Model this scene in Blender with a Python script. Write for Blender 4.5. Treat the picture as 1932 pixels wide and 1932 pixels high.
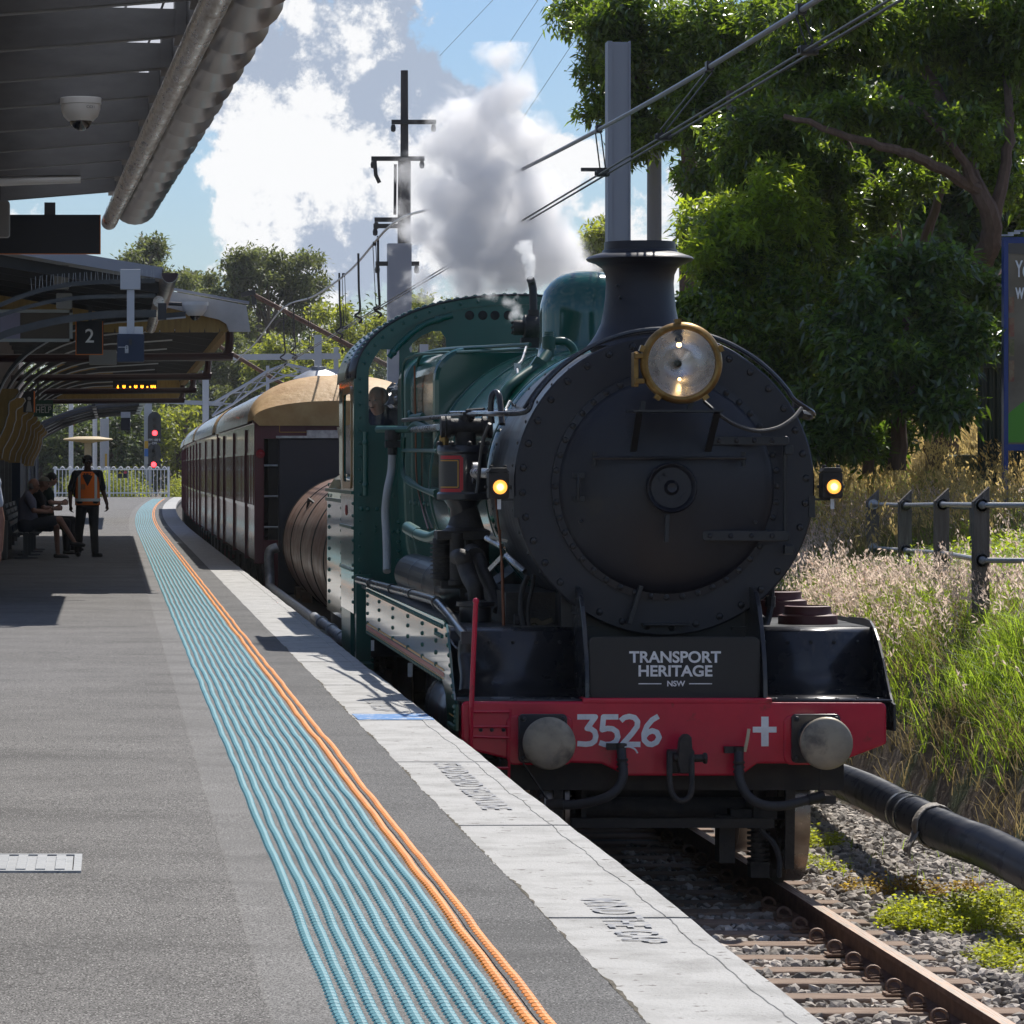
import bpy, bmesh, math, random
import numpy as np
from mathutils import Vector, Matrix
random.seed(7); RNG = np.random.default_rng(7)
for o in list(bpy.data.objects): bpy.data.objects.remove(o)
SC = bpy.context.scene; COL = SC.collection
# ------------------------------------------------------------------ camera
FOC, U0, V0, EYE = 7640.0, 210.0, 882.0, 1.55      # focal length and principal point on a 1932 px wide frame
cam = bpy.data.objects.new('camera', bpy.data.cameras.new('camera')); COL.objects.link(cam)
cam.location = (0, 0, EYE); cam.rotation_euler = (math.pi/2, 0, 0)
cam.data.sensor_width = 36; cam.data.lens = 36*FOC/1932
cam.data.shift_x = (966-U0)/1932; cam.data.shift_y = -(966-V0)/1932
cam.data.clip_start = .3; cam.data.clip_end = 3000
SC.camera = cam
def at(u, v, Y): return Vector(((u-U0)*Y/FOC, Y, EYE-(v-V0)*Y/FOC))     # photo point seen at distance Y
# ------------------------------------------------------------------ world: Nishita sky with cumulus
SUN = Vector((.350, .70, 1.0)).normalized()
W = bpy.data.worlds.new('World'); SC.world = W; W.use_nodes = True
def build_world():
    nt = W.node_tree; N = nt.nodes; L = nt.links; N.clear()
    out = N.new('ShaderNodeOutputWorld'); bg = N.new('ShaderNodeBackground'); bg.inputs[1].default_value = .105
    sky = N.new('ShaderNodeTexSky'); sky.sky_type = 'NISHITA'; sky.sun_disc = False
    sky.sun_elevation = math.asin(SUN.z); sky.sun_rotation = math.atan2(SUN.x, SUN.y); sky.air_density = 1.0; sky.dust_density = .6
    tc = N.new('ShaderNodeTexCoord'); D = tc.outputs['Generated']
    def math_(op, a, b=None, c=None):
        n = N.new('ShaderNodeMath'); n.operation = op
        for i, x in enumerate((a, b, c)):
            if x is None: continue
            if isinstance(x, (int, float)): n.inputs[i].default_value = x
            else: L.new(x, n.inputs[i])
        return n.outputs[0]
    def noise(scale, detail, rough, off=(0, 0, 0), src=D):
        m = N.new('ShaderNodeMapping'); m.inputs['Location'].default_value = off; L.new(src, m.inputs[0])
        n = N.new('ShaderNodeTexNoise'); n.inputs['Scale'].default_value = scale; n.inputs['Detail'].default_value = detail
        n.inputs['Roughness'].default_value = rough; L.new(m.outputs[0], n.inputs['Vector']); return n.outputs['Fac']
    def bump(u, v, r, amp):                          # a cloud bank in one direction of the sky
        d = (at(u, v, FOC)-Vector((0, 0, EYE))).normalized()
        n = N.new('ShaderNodeVectorMath'); n.operation = 'DISTANCE'; L.new(D, n.inputs[0]); n.inputs[1].default_value = d
        t = math_('DIVIDE', n.outputs['Value'], r/FOC)
        t = math_('SUBTRACT', 1.0, t); t = math_('MAXIMUM', t, 0.0); t = math_('SMOOTH_MIN', t, 1.0, .2)
        return math_('MULTIPLY', t, amp)
    n1 = noise(18, 13, .66, (3.1, .4, 1.7)); n1s = noise(18, 13, .66, (3.1+.007, .4, 1.7+.016))
    m = n1
    for b in ((640, 150, 420, .30), (560, 400, 330, .17), (800, 420, 330, .15), (960, 200, 150, .1), (1090, 275, 90, .13), (940, 30, 190, -.34),
              (1060, 170, 120, -.30), (1300, -1900, 1700, .30), (300, 330, 160, -.16), (420, 470, 120, -.05), (260, 430, 150, -.12)):
        m = math_('ADD', m, bump(*b))
    r = N.new('ShaderNodeMapRange'); r.interpolation_type = 'SMOOTHSTEP'; r.inputs['From Min'].default_value = .545; r.inputs['From Max'].default_value = .600
    L.new(m, r.inputs['Value']); mask = r.outputs['Result']
    n2 = noise(30, 10, .6, (1.3, 2.0, .9))           # grey undersides
    r2 = N.new('ShaderNodeMapRange'); r2.interpolation_type = 'SMOOTHSTEP'; r2.inputs['From Min'].default_value = .44; r2.inputs['From Max'].default_value = .64
    m2 = math_('ADD', math_('MULTIPLY', n2, .75), math_('ADD', math_('MULTIPLY', math_('SUBTRACT', n1s, n1), 2.6), .10))
    for b in ((520, 130, 150, .26), (740, 150, 120, .22), (880, 260, 140, .22), (600, 460, 200, .10)): m2 = math_('ADD', m2, bump(*b))
    L.new(m2, r2.inputs['Value'])
    cc = N.new('ShaderNodeMix'); cc.data_type = 'RGBA'; L.new(r2.outputs['Result'], cc.inputs[0])
    cc.inputs[6].default_value = (6.7, 6.75, 6.85, 1); cc.inputs[7].default_value = (2.9, 3.4, 4.3, 1)
    tint = N.new('ShaderNodeMix'); tint.data_type = 'RGBA'; tint.blend_type = 'MULTIPLY'; tint.inputs[0].default_value = 1
    L.new(sky.outputs[0], tint.inputs[6]); tint.inputs[7].default_value = (.44, .54, .70, 1)
    mx = N.new('ShaderNodeMix'); mx.data_type = 'RGBA'; L.new(mask, mx.inputs[0]); L.new(tint.outputs[2], mx.inputs[6]); L.new(cc.outputs[2], mx.inputs[7])
    L.new(mx.outputs[2], bg.inputs[0]); L.new(bg.outputs[0], out.inputs[0])
build_world()
sun = bpy.data.objects.new('sun', bpy.data.lights.new('sun', 'SUN')); COL.objects.link(sun)
sun.data.energy = 3.9; sun.data.angle = math.radians(.5); sun.data.color = (1, .95, .87)
sun.rotation_euler = (-SUN).to_track_quat('-Z', 'Y').to_euler()
vs = SC.view_settings; vs.view_transform = 'Standard'; vs.look = 'None'; vs.exposure = .46; vs.gamma = 1; vs.use_curve_mapping = False
cy = SC.cycles; cy.use_denoising = True; cy.max_bounces = 8; cy.diffuse_bounces = 3; cy.glossy_bounces = 3; cy.transmission_bounces = 5
cy.transparent_max_bounces = 10; cy.volume_bounces = 8; cy.use_adaptive_sampling = True; cy.adaptive_threshold = .015
cy.caustics_reflective = False; cy.caustics_refractive = False; cy.sample_clamp_indirect = 6
# ------------------------------------------------------------------ helpers
def tag(o, label=None, cat=None, group=None, kind=None):
    for k, x in (('label', label), ('category', cat), ('group', group), ('kind', kind)):
        if x: o[k] = x
    return o
def thing(name, label, cat, loc=(0, 0, 0), group=None, kind=None):
    o = bpy.data.objects.new(name, None); COL.objects.link(o); o.location = loc; o.empty_display_size = .2
    return tag(o, label, cat, group, kind)
def hang(o, parent):
    if parent is not None:
        o.parent = parent
        if parent.type == 'EMPTY': o.matrix_parent_inverse = Matrix.Translation(-Vector(parent.location))
def kids(o): return [c for c in bpy.data.objects if c.parent == o]
def dup(root, loc, rz=0, label=None):
    tree = {}
    for c in bpy.data.objects:
        if c.parent: tree.setdefault(c.parent.name, []).append(c)
    def cp(o, par):
        c = o.copy(); COL.objects.link(c)
        if par is not None: c.parent = par; c.matrix_parent_inverse = o.matrix_parent_inverse.copy()
        for ch in tree.get(o.name, []): cp(ch, c)
        return c
    r = cp(root, None); r.location = loc; r.rotation_euler = (0, 0, rz)
    if label: r['label'] = label
    return r
def frame(d):
    d = Vector(d).normalized(); a = Vector((0, 0, 1)) if abs(d.z) < .95 else Vector((1, 0, 0))
    x = d.cross(a).normalized(); return x, d.cross(x).normalized()
class MB:
    def __init__(s): s.v = []; s.f = []; s.sm = []; s.mi = []; s.m = 0
    def add(s, vs_, fs, smooth=False):
        b = len(s.v); s.v += [tuple(x) for x in vs_]
        for f in fs: s.f.append(tuple(b+i for i in f)); s.sm.append(smooth); s.mi.append(s.m)
        return s
    def bx(s, x0, x1, y0, y1, z0, z1):
        V = [(x, y, z) for x in (x0, x1) for y in (y0, y1) for z in (z0, z1)]
        return s.add(V, [(0, 1, 3, 2), (4, 6, 7, 5), (0, 4, 5, 1), (2, 3, 7, 6), (0, 2, 6, 4), (1, 5, 7, 3)])
    def box(s, c, size, R=None):
        c = Vector(c); V = []
        for x in (-.5, .5):
            for y in (-.5, .5):
                for z in (-.5, .5):
                    p = Vector((x*size[0], y*size[1], z*size[2])); V.append(c+(R @ p if R else p))
        return s.add(V, [(0, 1, 3, 2), (4, 6, 7, 5), (0, 4, 5, 1), (2, 3, 7, 6), (0, 2, 6, 4), (1, 5, 7, 3)])
    def bar(s, p0, p1, w, h=None):                    # a square bar between two points
        p0 = Vector(p0); p1 = Vector(p1); x, y = frame(p1-p0); h = h or w; V = []
        for p in (p0, p1):
            for a, b in ((-1, -1), (1, -1), (1, 1), (-1, 1)): V.append(p+x*a*w/2+y*b*h/2)
        return s.add(V, [(3, 2, 1, 0), (4, 5, 6, 7)]+[(i, (i+1) % 4, 4+(i+1) % 4, 4+i) for i in range(4)])
    def cyl(s, p0, p1, r0, r1=None, n=12, caps=True, smooth=True):
        p0 = Vector(p0); p1 = Vector(p1); r1 = r0 if r1 is None else r1; x, y = frame(p1-p0); V = []
        for p, r in ((p0, r0), (p1, r1)):
            for i in range(n):
                a = 2*math.pi*i/n; V.append(p+x*math.cos(a)*r+y*math.sin(a)*r)
        s.add(V, [(i, (i+1) % n, n+(i+1) % n, n+i) for i in range(n)], smooth)
        if caps: s.add(V[:n], [tuple(range(n-1, -1, -1))]); s.add(V[n:], [tuple(range(n))])
        return s
    def tube(s, pts, r, n=8, closed=False, caps=True):
        P = [Vector(p) for p in pts]; m = len(P); R = r if isinstance(r, (list, tuple)) else [r]*m; V = []
        x = None
        for i in range(m):
            if closed: d = P[(i+1) % m]-P[i-1]
            else: d = P[min(i+1, m-1)]-P[max(i-1, 0)]
            d.normalize()
            if x is None: x, _ = frame(d)
            x = (x-d*x.dot(d)); x = x.normalized() if x.length > 1e-6 else frame(d)[0]
            y = d.cross(x)
            for k in range(n):
                a = 2*math.pi*k/n; V.append(P[i]+x*math.cos(a)*R[i]+y*math.sin(a)*R[i])
        F = []
        for i in range(m if closed else m-1):
            j = (i+1) % m
            for k in range(n): F.append((i*n+k, i*n+(k+1) % n, j*n+(k+1) % n, j*n+k))
        s.add(V, F, True)
        if caps and not closed: s.add(V[:n], [tuple(range(n-1, -1, -1))]); s.add(V[-n:], [tuple(range(n))])
        return s
    def lathe(s, prof, o, axis='z', n=32, smooth=True, a0=0, a1=None):   # prof: (radius, offset along the axis)
        o = Vector(o); V = []; full = a1 is None; a1 = 2*math.pi if full else a1; k = n if full else n+1
        for r, t in prof:
            for i in range(k):
                a = a0+(a1-a0)*i/n; c, q = math.cos(a)*r, math.sin(a)*r
                V.append(o+Vector({'z': (c, q, t), 'y': (c, t, q), 'x': (t, c, q)}[axis]))
        F = []
        for j in range(len(prof)-1):
            for i in range(n): F.append((j*k+i, j*k+(i+1) % k, (j+1)*k+(i+1) % k, (j+1)*k+i))
        return s.add(V, F, smooth)
    def prism(s, poly, axis, a0, a1, smooth=False):   # poly in the two other axes, in x-y-z order
        def pt(p, t): return {'x': (t, p[0], p[1]), 'y': (p[0], t, p[1]), 'z': (p[0], p[1], t)}[axis]
        n = len(poly); V = [pt(p, a0) for p in poly]+[pt(p, a1) for p in poly]
        s.add(V, [tuple(range(n)), tuple(range(2*n-1, n-1, -1))])
        return s.add(V, [(i, (i+1) % n, n+(i+1) % n, n+i) for i in range(n)], smooth)
    def ball(s, c, r, nu=14, nv=9, top=0, bot=math.pi):
        c = Vector(c); r = (r, r, r) if isinstance(r, (int, float)) else r; V = []
        for j in range(nv+1):
            t = top+(bot-top)*j/nv
            for i in range(nu):
                a = 2*math.pi*i/nu; V.append(c+Vector((r[0]*math.sin(t)*math.cos(a), r[1]*math.sin(t)*math.sin(a), r[2]*math.cos(t))))
        return s.add(V, [(j*nu+i, (j+1)*nu+i, (j+1)*nu+(i+1) % nu, j*nu+(i+1) % nu) for j in range(nv) for i in range(nu)], True)
    def strip(s, rows, smooth=False):                 # rows of points -> a sheet
        k = len(rows[0]); V = [p for r in rows for p in r]
        return s.add(V, [(j*k+i, j*k+i+1, (j+1)*k+i+1, (j+1)*k+i) for j in range(len(rows)-1) for i in range(k-1)], smooth)
    def build(s, name, mat, parent=None, bevel=0, kind=None, solid=0, fix=True):
        me = bpy.data.meshes.new(name); me.from_pydata(s.v, [], s.f)
        for m in (mat if isinstance(mat, (list, tuple)) else [mat]): me.materials.append(m)
        me.polygons.foreach_set('use_smooth', s.sm); me.polygons.foreach_set('material_index', s.mi)
        if fix:
            b = bmesh.new(); b.from_mesh(me); bmesh.ops.remove_doubles(b, verts=b.verts, dist=1e-5)
            bmesh.ops.recalc_face_normals(b, faces=b.faces); b.to_mesh(me); b.free()
        if any(s.sm): me.set_sharp_from_angle(angle=.75)
        me.update()
        o = bpy.data.objects.new(name, me); COL.objects.link(o); hang(o, parent)
        if solid: md = o.modifiers.new('solid', 'SOLIDIFY'); md.thickness = solid; md.offset = 0
        if bevel: md = o.modifiers.new('bevel', 'BEVEL'); md.width = bevel; md.segments = 2; md.limit_method = 'ANGLE'; md.angle_limit = .7
        if kind: o['kind'] = kind
        return o
def bulk(name, V, F, mat, parent=None, smooth=False, kind=None):          # numpy arrays straight into a mesh
    V = np.asarray(V, np.float32).reshape(-1, 3); F = np.asarray(F, np.int32); k = F.shape[1]
    me = bpy.data.meshes.new(name); me.vertices.add(len(V)); me.vertices.foreach_set('co', V.ravel())
    me.loops.add(F.size); me.loops.foreach_set('vertex_index', F.ravel())
    me.polygons.add(len(F)); me.polygons.foreach_set('loop_start', np.arange(0, F.size, k, dtype=np.int32))
    me.polygons.foreach_set('use_smooth', np.full(len(F), smooth))
    for m in (mat if isinstance(mat, (list, tuple)) else [mat]): me.materials.append(m)
    me.update(calc_edges=True)
    o = bpy.data.objects.new(name, me); COL.objects.link(o); hang(o, parent)
    if kind: o['kind'] = kind
    return o
def evaluated(o):
    bpy.context.view_layer.update(); dg = bpy.context.evaluated_depsgraph_get()
    return bpy.data.meshes.new_from_object(o.evaluated_get(dg))
def letters(name, body, mat, o, ex, ey, size, width=None, bold=0, parent=None, align='CENTER', lead=1.0, depth=.002):
    c = bpy.data.curves.new('t', 'FONT'); c.body = body; c.size = 1; c.align_x = align; c.offset = bold; c.space_line = lead; c.extrude = 0
    t = bpy.data.objects.new('t', c); COL.objects.link(t); me = evaluated(t); bpy.data.objects.remove(t)
    if width:
        xs = [v.co.x for v in me.vertices]; ys = [v.co.y for v in me.vertices]
        sx = width/(max(xs)-min(xs)); sy = size/.73
    else: sx = sy = size/.73
    ex = Vector(ex); ey = Vector(ey); ez = ex.cross(ey); o = Vector(o)
    for v in me.vertices: v.co = o+ex*v.co.x*sx+ey*v.co.y*sy+ez*depth
    me.materials.clear(); me.materials.append(mat); me.name = name
    ob = bpy.data.objects.new(name, me); COL.objects.link(ob); hang(ob, parent); return ob
def plate(name, outlines, Y, t, mat, parent=None, axis='y', bevel=0):     # flat plate with holes, outlines in (x, z) or (y, z)
    c = bpy.data.curves.new('p', 'CURVE'); c.dimensions = '2D'; c.fill_mode = 'BOTH'; c.extrude = t/2
    for ol in outlines:
        s = c.splines.new('POLY'); s.points.add(len(ol)-1); s.use_cyclic_u = True
        for p, q in zip(s.points, ol): p.co = (q[0], q[1], 0, 1)
    ob = bpy.data.objects.new('p', c); COL.objects.link(ob); me = evaluated(ob); bpy.data.objects.remove(ob)
    for v in me.vertices:
        a, b, d = v.co; v.co = (a, Y+d, b) if axis == 'y' else (Y+d, a, b)
    me.materials.clear(); me.materials.append(mat); me.name = name
    b = bmesh.new(); b.from_mesh(me); bmesh.ops.remove_doubles(b, verts=b.verts, dist=1e-5); bmesh.ops.recalc_face_normals(b, faces=b.faces); b.to_mesh(me); b.free()
    o = bpy.data.objects.new(name, me); COL.objects.link(o); hang(o, parent)
    for p in me.polygons: p.use_smooth = False
    return o
def rrect(x0, x1, z0, z1, r, n=4):
    P = []
    for cx, cz, a in ((x1-r, z1-r, 0), (x0+r, z1-r, 90), (x0+r, z0+r, 180), (x1-r, z0+r, 270)):
        for i in range(n+1):
            t = math.radians(a+90*i/n); P.append((cx+r*math.cos(t), cz+r*math.sin(t)))
    return P
def smoothpts(pts, n=6):                              # Catmull-Rom through the points
    P = [Vector(p) for p in pts]; P = [2*P[0]-P[1]]+P+[2*P[-1]-P[-2]]; out = []
    for i in range(1, len(P)-2):
        a, b, c, d = P[i-1:i+3]
        for k in range(n):
            t = k/n; out.append(.5*((2*b)+(c-a)*t+(2*a-5*b+4*c-d)*t*t+(3*b-a-3*c+d)*t**3))
    return out+[P[-2]]
# ------------------------------------------------------------------ materials
def mat(name, col, rough=.5, metal=0, col2=None, vs_=4, vd=5, lo=.4, hi=.65, bump=0, bs=60, bd=4, coat=0, spec=.5, emit=None, es=0, rvar=0, island=0, stretch=None, col3=None, v3=40, lo3=.6, hi3=.7):
    m = bpy.data.materials.new(name); m.use_nodes = True; nt = m.node_tree; N = nt.nodes; L = nt.links
    b = N['Principled BSDF']; b.inputs['Base Color'].default_value = (*col, 1); b.inputs['Roughness'].default_value = rough
    b.inputs['Metallic'].default_value = metal; b.inputs['Specular IOR Level'].default_value = spec; b.inputs['Coat Weight'].default_value = coat; b.inputs['Coat Roughness'].default_value = .06
    if emit: b.inputs['Emission Color'].default_value = (*emit, 1); b.inputs['Emission Strength'].default_value = es
    tc = N.new('ShaderNodeTexCoord'); src = tc.outputs['Object']
    if stretch:
        mp = N.new('ShaderNodeMapping'); mp.inputs['Scale'].default_value = stretch; L.new(src, mp.inputs[0]); src = mp.outputs[0]
    def noise(sc, d):
        n = N.new('ShaderNodeTexNoise'); n.inputs['Scale'].default_value = sc; n.inputs['Detail'].default_value = d; n.inputs['Roughness'].default_value = .6
        L.new(src, n.inputs['Vector']); return n.outputs['Fac']
    def rng(f, a, c):
        r = N.new('ShaderNodeMapRange'); r.inputs['From Min'].default_value = a; r.inputs['From Max'].default_value = c; L.new(f, r.inputs['Value']); return r.outputs['Result']
    cur = None
    if col2:
        f = rng(noise(vs_, vd), lo, hi); mx = N.new('ShaderNodeMix'); mx.data_type = 'RGBA'; L.new(f, mx.inputs[0])
        mx.inputs[6].default_value = (*col, 1); mx.inputs[7].default_value = (*col2, 1); cur = mx.outputs[2]
        if rvar: r = N.new('ShaderNodeMapRange'); r.inputs['To Min'].default_value = rough; r.inputs['To Max'].default_value = rough+rvar; L.new(f, r.inputs['Value']); L.new(r.outputs['Result'], b.inputs['Roughness'])
    if col3:
        f = rng(noise(v3, 6), lo3, hi3); mx = N.new('ShaderNodeMix'); mx.data_type = 'RGBA'; L.new(f, mx.inputs[0])
        if cur is not None: L.new(cur, mx.inputs[6])
        else: mx.inputs[6].default_value = (*col, 1)
        mx.inputs[7].default_value = (*col3, 1); cur = mx.outputs[2]
    if island:
        g = N.new('ShaderNodeNewGeometry'); h = N.new('ShaderNodeHueSaturation'); L.new(g.outputs['Random Per Island'], N.new('ShaderNodeMapRange').inputs['Value'])
        r = [x for x in N if x.type == 'MAP_RANGE'][-1]; r.inputs['To Min'].default_value = 1-island; r.inputs['To Max'].default_value = 1+island
        L.new(r.outputs['Result'], h.inputs['Value'])
        if cur is not None: L.new(cur, h.inputs['Color'])
        else: h.inputs['Color'].default_value = (*col, 1)
        cur = h.outputs['Color']
    if cur is not None: L.new(cur, b.inputs['Base Color'])
    if bump:
        bp = N.new('ShaderNodeBump'); bp.inputs['Strength'].default_value = bump; bp.inputs['Distance'].default_value = .02; L.new(noise(bs, bd), bp.inputs['Height']); L.new(bp.outputs[0], b.inputs['Normal'])
    return m
def leafmat(name, col, tr, fac=.4, var=.45, rough=.38, gloss=.5):
    m = bpy.data.materials.new(name); m.use_nodes = True; nt = m.node_tree; N = nt.nodes; L = nt.links
    b = N['Principled BSDF']; b.inputs['Roughness'].default_value = rough; b.inputs['Specular IOR Level'].default_value = gloss
    t = N.new('ShaderNodeBsdfTranslucent'); mx = N.new('ShaderNodeMixShader'); mx.inputs[0].default_value = fac
    g = N.new('ShaderNodeNewGeometry'); r = N.new('ShaderNodeMapRange'); r.inputs['To Min'].default_value = 1-var; r.inputs['To Max'].default_value = 1+var
    L.new(g.outputs['Random Per Island'], r.inputs['Value'])
    for c, sock in ((col, b.inputs['Base Color']), (tr, t.inputs['Color'])):
        h = N.new('ShaderNodeHueSaturation'); h.inputs['Color'].default_value = (*c, 1); L.new(r.outputs['Result'], h.inputs['Value']); L.new(h.outputs[0], sock)
    L.new(b.outputs[0], mx.inputs[1]); L.new(t.outputs[0], mx.inputs[2]); L.new(mx.outputs[0], N['Material Output'].inputs['Surface'])
    return m
M = {}
def asphalt(name, dark, mid, fleck, amt):
    m = bpy.data.materials.new(name); m.use_nodes = True; N = m.node_tree.nodes; L = m.node_tree.links; b = N['Principled BSDF']; b.inputs['Roughness'].default_value = .82; b.inputs['Specular IOR Level'].default_value = .4
    src = N.new('ShaderNodeTexCoord').outputs['Object']
    def noise(sc, d, st=None, ro=.6):
        s_ = src
        if st: mp = N.new('ShaderNodeMapping'); mp.inputs['Scale'].default_value = st; L.new(src, mp.inputs[0]); s_ = mp.outputs[0]
        n = N.new('ShaderNodeTexNoise'); n.inputs['Scale'].default_value = sc; n.inputs['Detail'].default_value = d; n.inputs['Roughness'].default_value = ro; L.new(s_, n.inputs['Vector']); return n.outputs['Fac']
    def rng(f, a, c, t0=0, t1=1):
        r = N.new('ShaderNodeMapRange'); r.inputs['From Min'].default_value = a; r.inputs['From Max'].default_value = c; r.inputs['To Min'].default_value = t0; r.inputs['To Max'].default_value = t1; L.new(f, r.inputs['Value']); return r.outputs['Result']
    def mix(f, a, c, mode='MIX'):
        x = N.new('ShaderNodeMix'); x.data_type = 'RGBA'; x.blend_type = mode
        for s_, q in ((0, f), (6, a), (7, c)):
            if isinstance(q, tuple): x.inputs[s_].default_value = (*q, 1)
            elif isinstance(q, float): x.inputs[s_].default_value = q
            else: L.new(q, x.inputs[s_])
        return x.outputs[2]
    wide = rng(noise(.9, 7, (.30, 1, 1), .68), .36, .56); patch = rng(noise(1.1, 6), .40, .66)
    base = mix(wide, tuple(.58*x for x in mid), mid); base = mix(patch, base, tuple(min(1, 1.28*x) for x in mid))
    grain = rng(noise(150, 4, (1, .38, 1), .8), .44, .53); base = mix(grain, dark, base)
    v = N.new('ShaderNodeTexVoronoi'); v.inputs['Scale'].default_value = 95; L.new(src, v.inputs['Vector'])
    fl = rng(v.outputs['Distance'], .20, .34, 1, 0); sel = rng(v.outputs['Color'], 1-amt, 1-amt+.05); q = N.new('ShaderNodeMath'); q.operation = 'MULTIPLY'; L.new(fl, q.inputs[0]); L.new(sel, q.inputs[1])
    base = mix(q.outputs[0], base, fleck); L.new(base, b.inputs['Base Color'])
    bp = N.new('ShaderNodeBump'); bp.inputs['Strength'].default_value = .35; bp.inputs['Distance'].default_value = .004; L.new(noise(170, 3, None, .7), bp.inputs['Height']); L.new(bp.outputs[0], b.inputs['Normal'])
    return m
M['asphalt'] = asphalt('asphalt', (.026, .024, .023), (.158, .152, .148), (.57, .55, .53), .40)
M['border'] = asphalt('smooth_asphalt', (.068, .066, .065), (.195, .190, .187), (.52, .51, .50), .22)
M['border_dark'] = asphalt('dark_asphalt', (.030, .030, .031), (.138, .136, .135), (.50, .49, .48), .26)
M['coping'] = mat('white_painted_concrete', (.45, .445, .435), .8, col2=(.29, .285, .275), vs_=3.2, vd=10, lo=.44, hi=.72, bump=.5, bs=60, bd=6, col3=(.12, .105, .09), v3=11, lo3=.625, hi3=.67)
M['concrete'] = mat('weathered_concrete', (.22, .21, .20), .9, col2=(.12, .115, .11), vs_=2, bump=.4, bs=30)
M['stencil'] = mat('faded_grey_paint', (.25, .26, .29), .85, col2=(.47, .465, .45), vs_=26, vd=6, lo=.44, hi=.62)
M['blue_paint'] = mat('faded_blue_paint', (.10, .24, .50), .8, col2=(.6, .6, .58), vs_=9, vd=6, lo=.54, hi=.62)
M['tac_blue'] = mat('blue_rubber', (.088, .285, .35), .5, col2=(.066, .235, .28), vs_=3, lo=.35, hi=.7)
M['tac_orange'] = mat('orange_rubber', (.78, .26, .02), .5, col2=(.68, .215, .018), vs_=3)
M['steel'] = mat('galvanised_steel', (.45, .46, .47), .4, .7, col2=(.33, .34, .36), vs_=14, lo=.4, hi=.6, rvar=.15)
M['rust'] = mat('rusty_steel', (.10, .052, .036), .8, .1, col2=(.17, .095, .065), vs_=9, bump=.2, bs=60)
M['railtop'] = mat('polished_rail', (.48, .42, .37), .36, .75, col2=(.34, .23, .17), vs_=6, lo=.45, hi=.6, stretch=(14, .4, 1), rvar=.2)
M['sleeper'] = mat('weathered_timber', (.24, .165, .12), .9, col2=(.34, .25, .19), vs_=5, bump=.5, bs=30, stretch=(1, 6, 6))
M['stone'] = mat('ballast_stone', (.30, .265, .23), .8, col2=(.44, .39, .34), vs_=9, island=.7, bump=.3, bs=60)
M['ballast'] = mat('ballast_base', (.09, .08, .075), .95, col2=(.16, .145, .13), vs_=30, bump=.8, bs=25)
M['dirt'] = mat('bank_soil', (.085, .058, .042), .95, col2=(.15, .105, .07), vs_=6, bump=1, bs=12, col3=(.06, .075, .025), v3=1.2, lo3=.5, hi3=.6)
# ------------------------------------------------------------------ lie of the land
RAIL, SLP, BED = -1.15, -1.31, -1.345
def cx(Y): return max(0., Y-95)**2/7650                      # the line curves to the right far away
def wob(X, Y): return .0035*math.sin(Y*.9+.5)*math.exp(-((Y-26)/22)**2)+.0020*math.sin(Y*1.7+1.1+.3*X)+.0016*math.sin(Y*3.1+.4*X)+.0010*math.sin(Y*6.3+X)+.0006*math.sin(Y*11.7+2*X) if Y < 70 else 0.
GP = [(0, -1.42), (.35, -.80), (.62, -.35), (1.0, .10), (2.0, .36), (5, .85), (15, 1.9), (60, 5), (400, 14)]
def gz(X, Y):
    t = X-6.35
    if t <= 0: return -1.42 if X > -20 else -1.42+min(6, (-20-X)*.05)
    z = GP[-1][1]
    for (a, p), (b, q) in zip(GP, GP[1:]):
        if t <= b: z = p+(q-p)*(t-a)/(b-a); break
    if Y > 36: z += min(.8, max(0, Y-43.5)*.085)*min(1, t/2)
    return z+.05*math.sin(X*3.1+Y*1.7)*math.sin(Y*.8)*min(1, t)+(.06*math.sin(X*9+Y*5)*math.sin(Y*6.3) if .1 < t < .9 else 0)
def build_ground():
    xs = sorted(set([-400, -200, -100, -50, -20, -9, 1.9]+[5.9+.1*i for i in range(34)]+[9.5, 10, 11, 12, 14, 17, 22, 30, 45, 70, 120, 250, 400]))
    ys = sorted(set([-60, -20, 0, 8]+[14+.3*i for i in range(110)]+[47+2*i for i in range(12)]+[75, 90, 120, 160, 210, 260, 320, 420, 600, 900]))
    g = MB(); g.strip([[(x, y, gz(x-(cx(y) if x > 1 else 0), y)) for x in xs] for y in ys], True)
    g.build('ground', M['dirt'], kind='structure', fix=False)
    xs = [2.35, 2.8, 3.4, 4.0, 4.6, 5.2, 5.8, 6.15, 6.45]; ys = [6+.8*i for i in range(60)]+[56+4*i for i in range(55)]
    b = MB(); b.strip([[(x+cx(y), y, BED-(.0 if x < 5.9 else (x-5.9)*.12)+.008*math.sin(x*11+y*7)) for x in xs] for y in ys], True)
    b.build('ballast_bed', M['ballast'], kind='structure', fix=False)
build_ground()
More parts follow.
